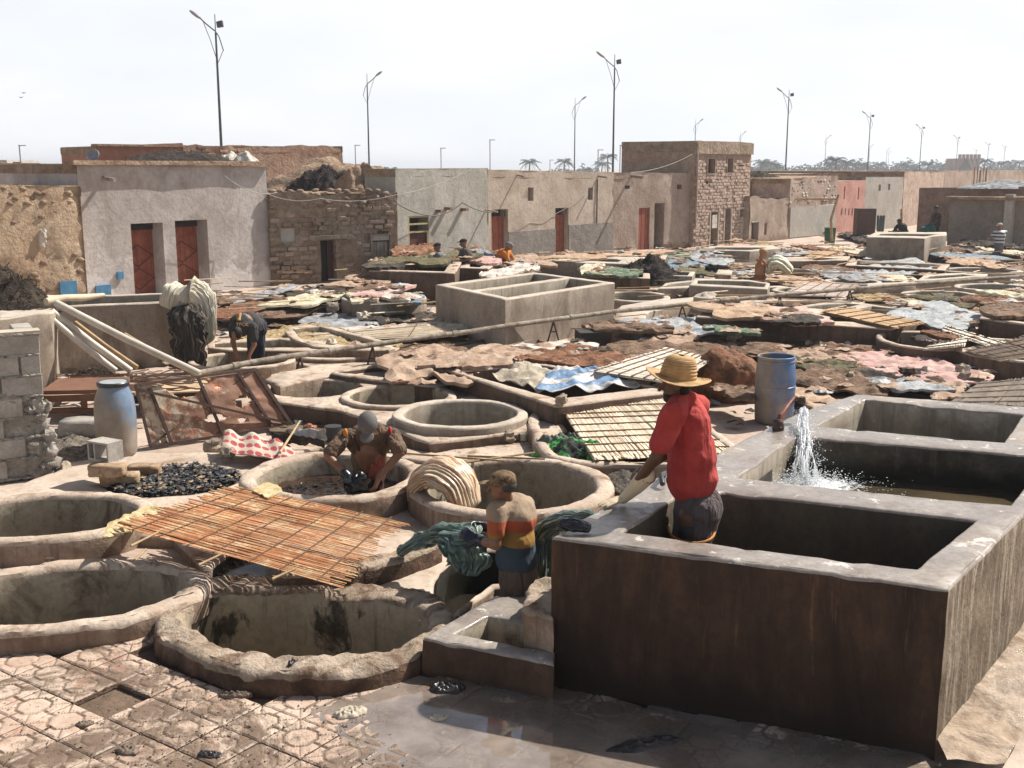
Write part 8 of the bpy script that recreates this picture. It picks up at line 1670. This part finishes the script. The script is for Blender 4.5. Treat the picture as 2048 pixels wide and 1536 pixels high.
def clump(x, Y, h, w, n):
    for i in range(n):
        a = random.random() * 6.283; r_ = math.sqrt(random.random()) * w; z = h * (1 - (r_ / w) ** 2 * .7) * random.uniform(.15, 1); c = Vector((x + math.cos(a) * r_, Y + math.sin(a) * r_ * .5, z)); s_ = random.uniform(.25, .7); R = Matrix.Rotation(random.random() * 6, 3, 'Z') @ Matrix.Rotation(random.random() * 3, 3, 'X')
        mb.add([c + R @ Vector(q) * s_ for q in ((-1, -.6, 0), (1, -.5, .2), (.8, .7, -.1), (-.7, .6, .2))], [(0, 1, 2, 3)])
for px in range(1498, 2110, 9):
    if 1900 < px < 1950: continue
    Y = random.uniform(430, 520); clump(Wp(px, 330, Y).x, Y, random.uniform(3.3, 6.8) * (1.15 if px > 1640 else .9), random.uniform(2.5, 5), 110)
for px in list(range(1105, 1200, 12)) + [1165, 1172, 1178, 770, 1510]:
    Y = random.uniform(430, 520); clump(Wp(px, 330, Y).x, Y, random.uniform(2.5, 5.5), random.uniform(2, 4), 90)
tag(mb.build('tree_belt', TG), 'belt of hazy far trees and bushes along the horizon', 'trees', kind='stuff')
# ------------------------------------------------------------------ ground sheet with openings for the sunken vats
random.seed(3)
hs = [ccw(h) for h in HOLES]
def cen(h): return sum(h, Vector()) / len(h)
outer = [Vector(p) for p in [(-1500, -300, 0), (1500, -300, 0), (1500, 2400, 0), (-1500, 2400, 0)]]
box = [Vector(p) for p in [(-16, 3, 0), (30, 3, 0), (30, 62, 0), (-16, 62, 0)]]
merged = []
for h in hs: merged.append(h)
pts = []; edges = []
def addl(lp):
    b = len(pts); pts.extend(Vector((p.x, p.y)) for p in lp); edges.extend((b + i, b + (i + 1) % len(lp)) for i in range(len(lp)))
addl(outer)
for h in merged: addl(h)
gx = .35
for i in range(int(46 / gx)):
    for j in range(int(59 / gx)):
        x = -16 + i * gx; y = 3 + j * gx
        if abs(x) > y * .55 + 2: continue
        if y > 20 and (i + j) % 2: continue
        p = Vector((x + random.uniform(-.1, .1), y + random.uniform(-.1, .1))); pts.append(p)
bb = [(min(p.x for p in h), max(p.x for p in h), min(p.y for p in h), max(p.y for p in h), h) for h in merged]
def inhole(p):
    for x0, x1, y0, y1, h in bb:
        if x0 < p.x < x1 and y0 < p.y < y1 and inside(p, h): return True
    return False
r = geometry.delaunay_2d_cdt(pts, edges, [], 0, 1e-5); P, T = r[0], r[2]; Fs = []
for t in T:
    c = (P[t[0]] + P[t[1]] + P[t[2]]) / 3
    if inhole(c): continue
    if (P[t[1]] - P[t[0]]).cross(P[t[2]] - P[t[0]]) < 0: t = t[::-1]
    Fs.append(tuple(t))
def gz(p):
    if abs(p.x) > 60 or p.y > 90: return -.03
    if p.y < 8.6 and p.x > -3.4: return -.03
    return -.012 + .012 * nz((p.x, p.y, 0), .8, 3)
g = link('ground', mesh('ground', [Vector((p.x, p.y, gz(p))) for p in P], Fs, [GROUNDM, MUD], [1 if (sum(P[i].y for i in f_) / 3 < 7.9 and -4.6 < sum(P[i].x for i in f_) / 3 < 2.4 and sum(P[i].y for i in f_) / 3 > 3) else 0 for f_ in Fs], smooth=180)); tag(g, 'dusty pink earth and plaster ground of the tannery yard', kind='structure')
# crumbs and rubbish strewn over the yard
mb = MB(); cols = [HM['brown'], HM['tan'], HM['dark'], HM['white'], HM['grey'], HM['orange']]; random.seed(91)
for i in range(5200):
    y = 13 + random.random() ** .8 * 33; x = random.uniform(-.45, .5) * y; z = random.uniform(.01, .05); s_ = random.uniform(.03, .13) * (.5 + y / 30); 
    if -8 < x < -4.5 and y > 26 + (x + 10.7): continue
    a = random.random() * 3.14; c = Vector((x, y, z)); R = Matrix.Rotation(a, 3, 'Z') @ Matrix.Rotation(random.uniform(-.4, .4), 3, 'X')
    mb.add([c + R @ Vector(q) * s_ for q in ((-1, -.4, 0), (0, -.6, .35), (1, -.3, 0), (.7, .5, .15), (-.1, .6, .4), (-.9, .3, 0))], [(0, 1, 4, 5), (1, 2, 3, 4)], random.randrange(6))
tag(mb.build('yard_litter', cols), 'scraps of hide and litter strewn between the vats', 'litter', kind='stuff')
# crumpled pieces lying on and around the spread hides
mb = MB(); random.seed(17)
def crumple(c, s_, mi, n=6):
    V = []; Fs = []; R = Matrix.Rotation(random.random() * 6.28, 3, 'Z'); sd = random.random() * 90; ax = random.uniform(.5, 1)
    for i in range(n + 1):
        for j in range(n + 1):
            u = i / n * 2 - 1; v = j / n * 2 - 1; q = 1 + .4 * noise.noise(Vector((u * 2, v * 2, sd))); z = s_ * .35 * abs(noise.noise(Vector((u * 1.8, v * 1.8, sd + 3)))) * 2 * (1 - max(abs(u), abs(v)) ** 3 * .6) + .012
            V.append(c + R @ Vector((u * s_ * q, v * s_ * q * ax, z)))
    for i in range(n):
        for j in range(n): a_ = i * (n + 1) + j; Fs.append((a_, a_ + n + 1, a_ + n + 2, a_ + 1))
    mb.add(V, Fs, mi)
for c, w, d in SPREAD:
    if c.y < 14.2: continue
    for k_ in range(int(3 + w * d * 1.4)):
        s_ = random.uniform(.05, .16) * (.7 + c.y / 40); crumple(c + Vector((random.uniform(-.55, .55) * w, random.uniform(-.6, .6) * d, random.uniform(0, .07))), s_, random.choice((0, 0, 1, 1, 2, 3, 4, 5, 1)))
for k_ in range(520):
    y = random.uniform(21, 46); x = random.uniform(-.05, .46) * y; crumple(Vector((x, y, random.uniform(.0, .12))), random.uniform(.08, .3), random.randrange(6))
tag(mb.build('crumpled_pieces', [HM['brown'], HM['tan'], HM['dark'], HM['tan'], HM['pale'], HM['rust']], smooth=50), 'crumpled bits of hide and plastic heaped on and around the spread hides', 'scraps', kind='stuff')
# long reeds and sticks lying about
mb = MB()
for i in range(420):
    y = random.uniform(16, 44); x = random.uniform(-.3, .47) * y; a = random.uniform(-.5, .9); L = random.uniform(.4, 2.2); z = random.uniform(.02, .5 if y > 22 else .08)
    d = Vector((math.cos(a), math.sin(a), random.uniform(-.03, .05))); mb.tube([Vector((x, y, z)), Vector((x, y, z)) + d * L], random.uniform(.008, .02), 5, mi=random.randrange(2))
tag(mb.build('loose_reeds', [REED_PALE, STICK]), 'loose reeds and sticks lying about the yard', 'reeds', kind='stuff')
# ------------------------------------------------------------------ air
hz = MB().box((0, 1050, 5.9), (3060, 2760, 15.0)).build('haze', None)
hz.data.materials.clear(); hm_ = bpy.data.materials.new('haze'); hm_.use_nodes = True; nt = hm_.node_tree; nt.nodes.clear()
o_ = nt.nodes.new('ShaderNodeOutputMaterial'); v_ = nt.nodes.new('ShaderNodeVolumePrincipled'); v_.inputs['Color'].default_value = (.86, .91, 1, 1); v_.inputs['Density'].default_value = .0007; v_.inputs['Anisotropy'].default_value = .3
nt.links.new(v_.outputs[0], o_.inputs['Volume']); hz.data.materials.append(hm_); hz['kind'] = 'stuff'; hz['label'] = 'pale haze over the far palms'
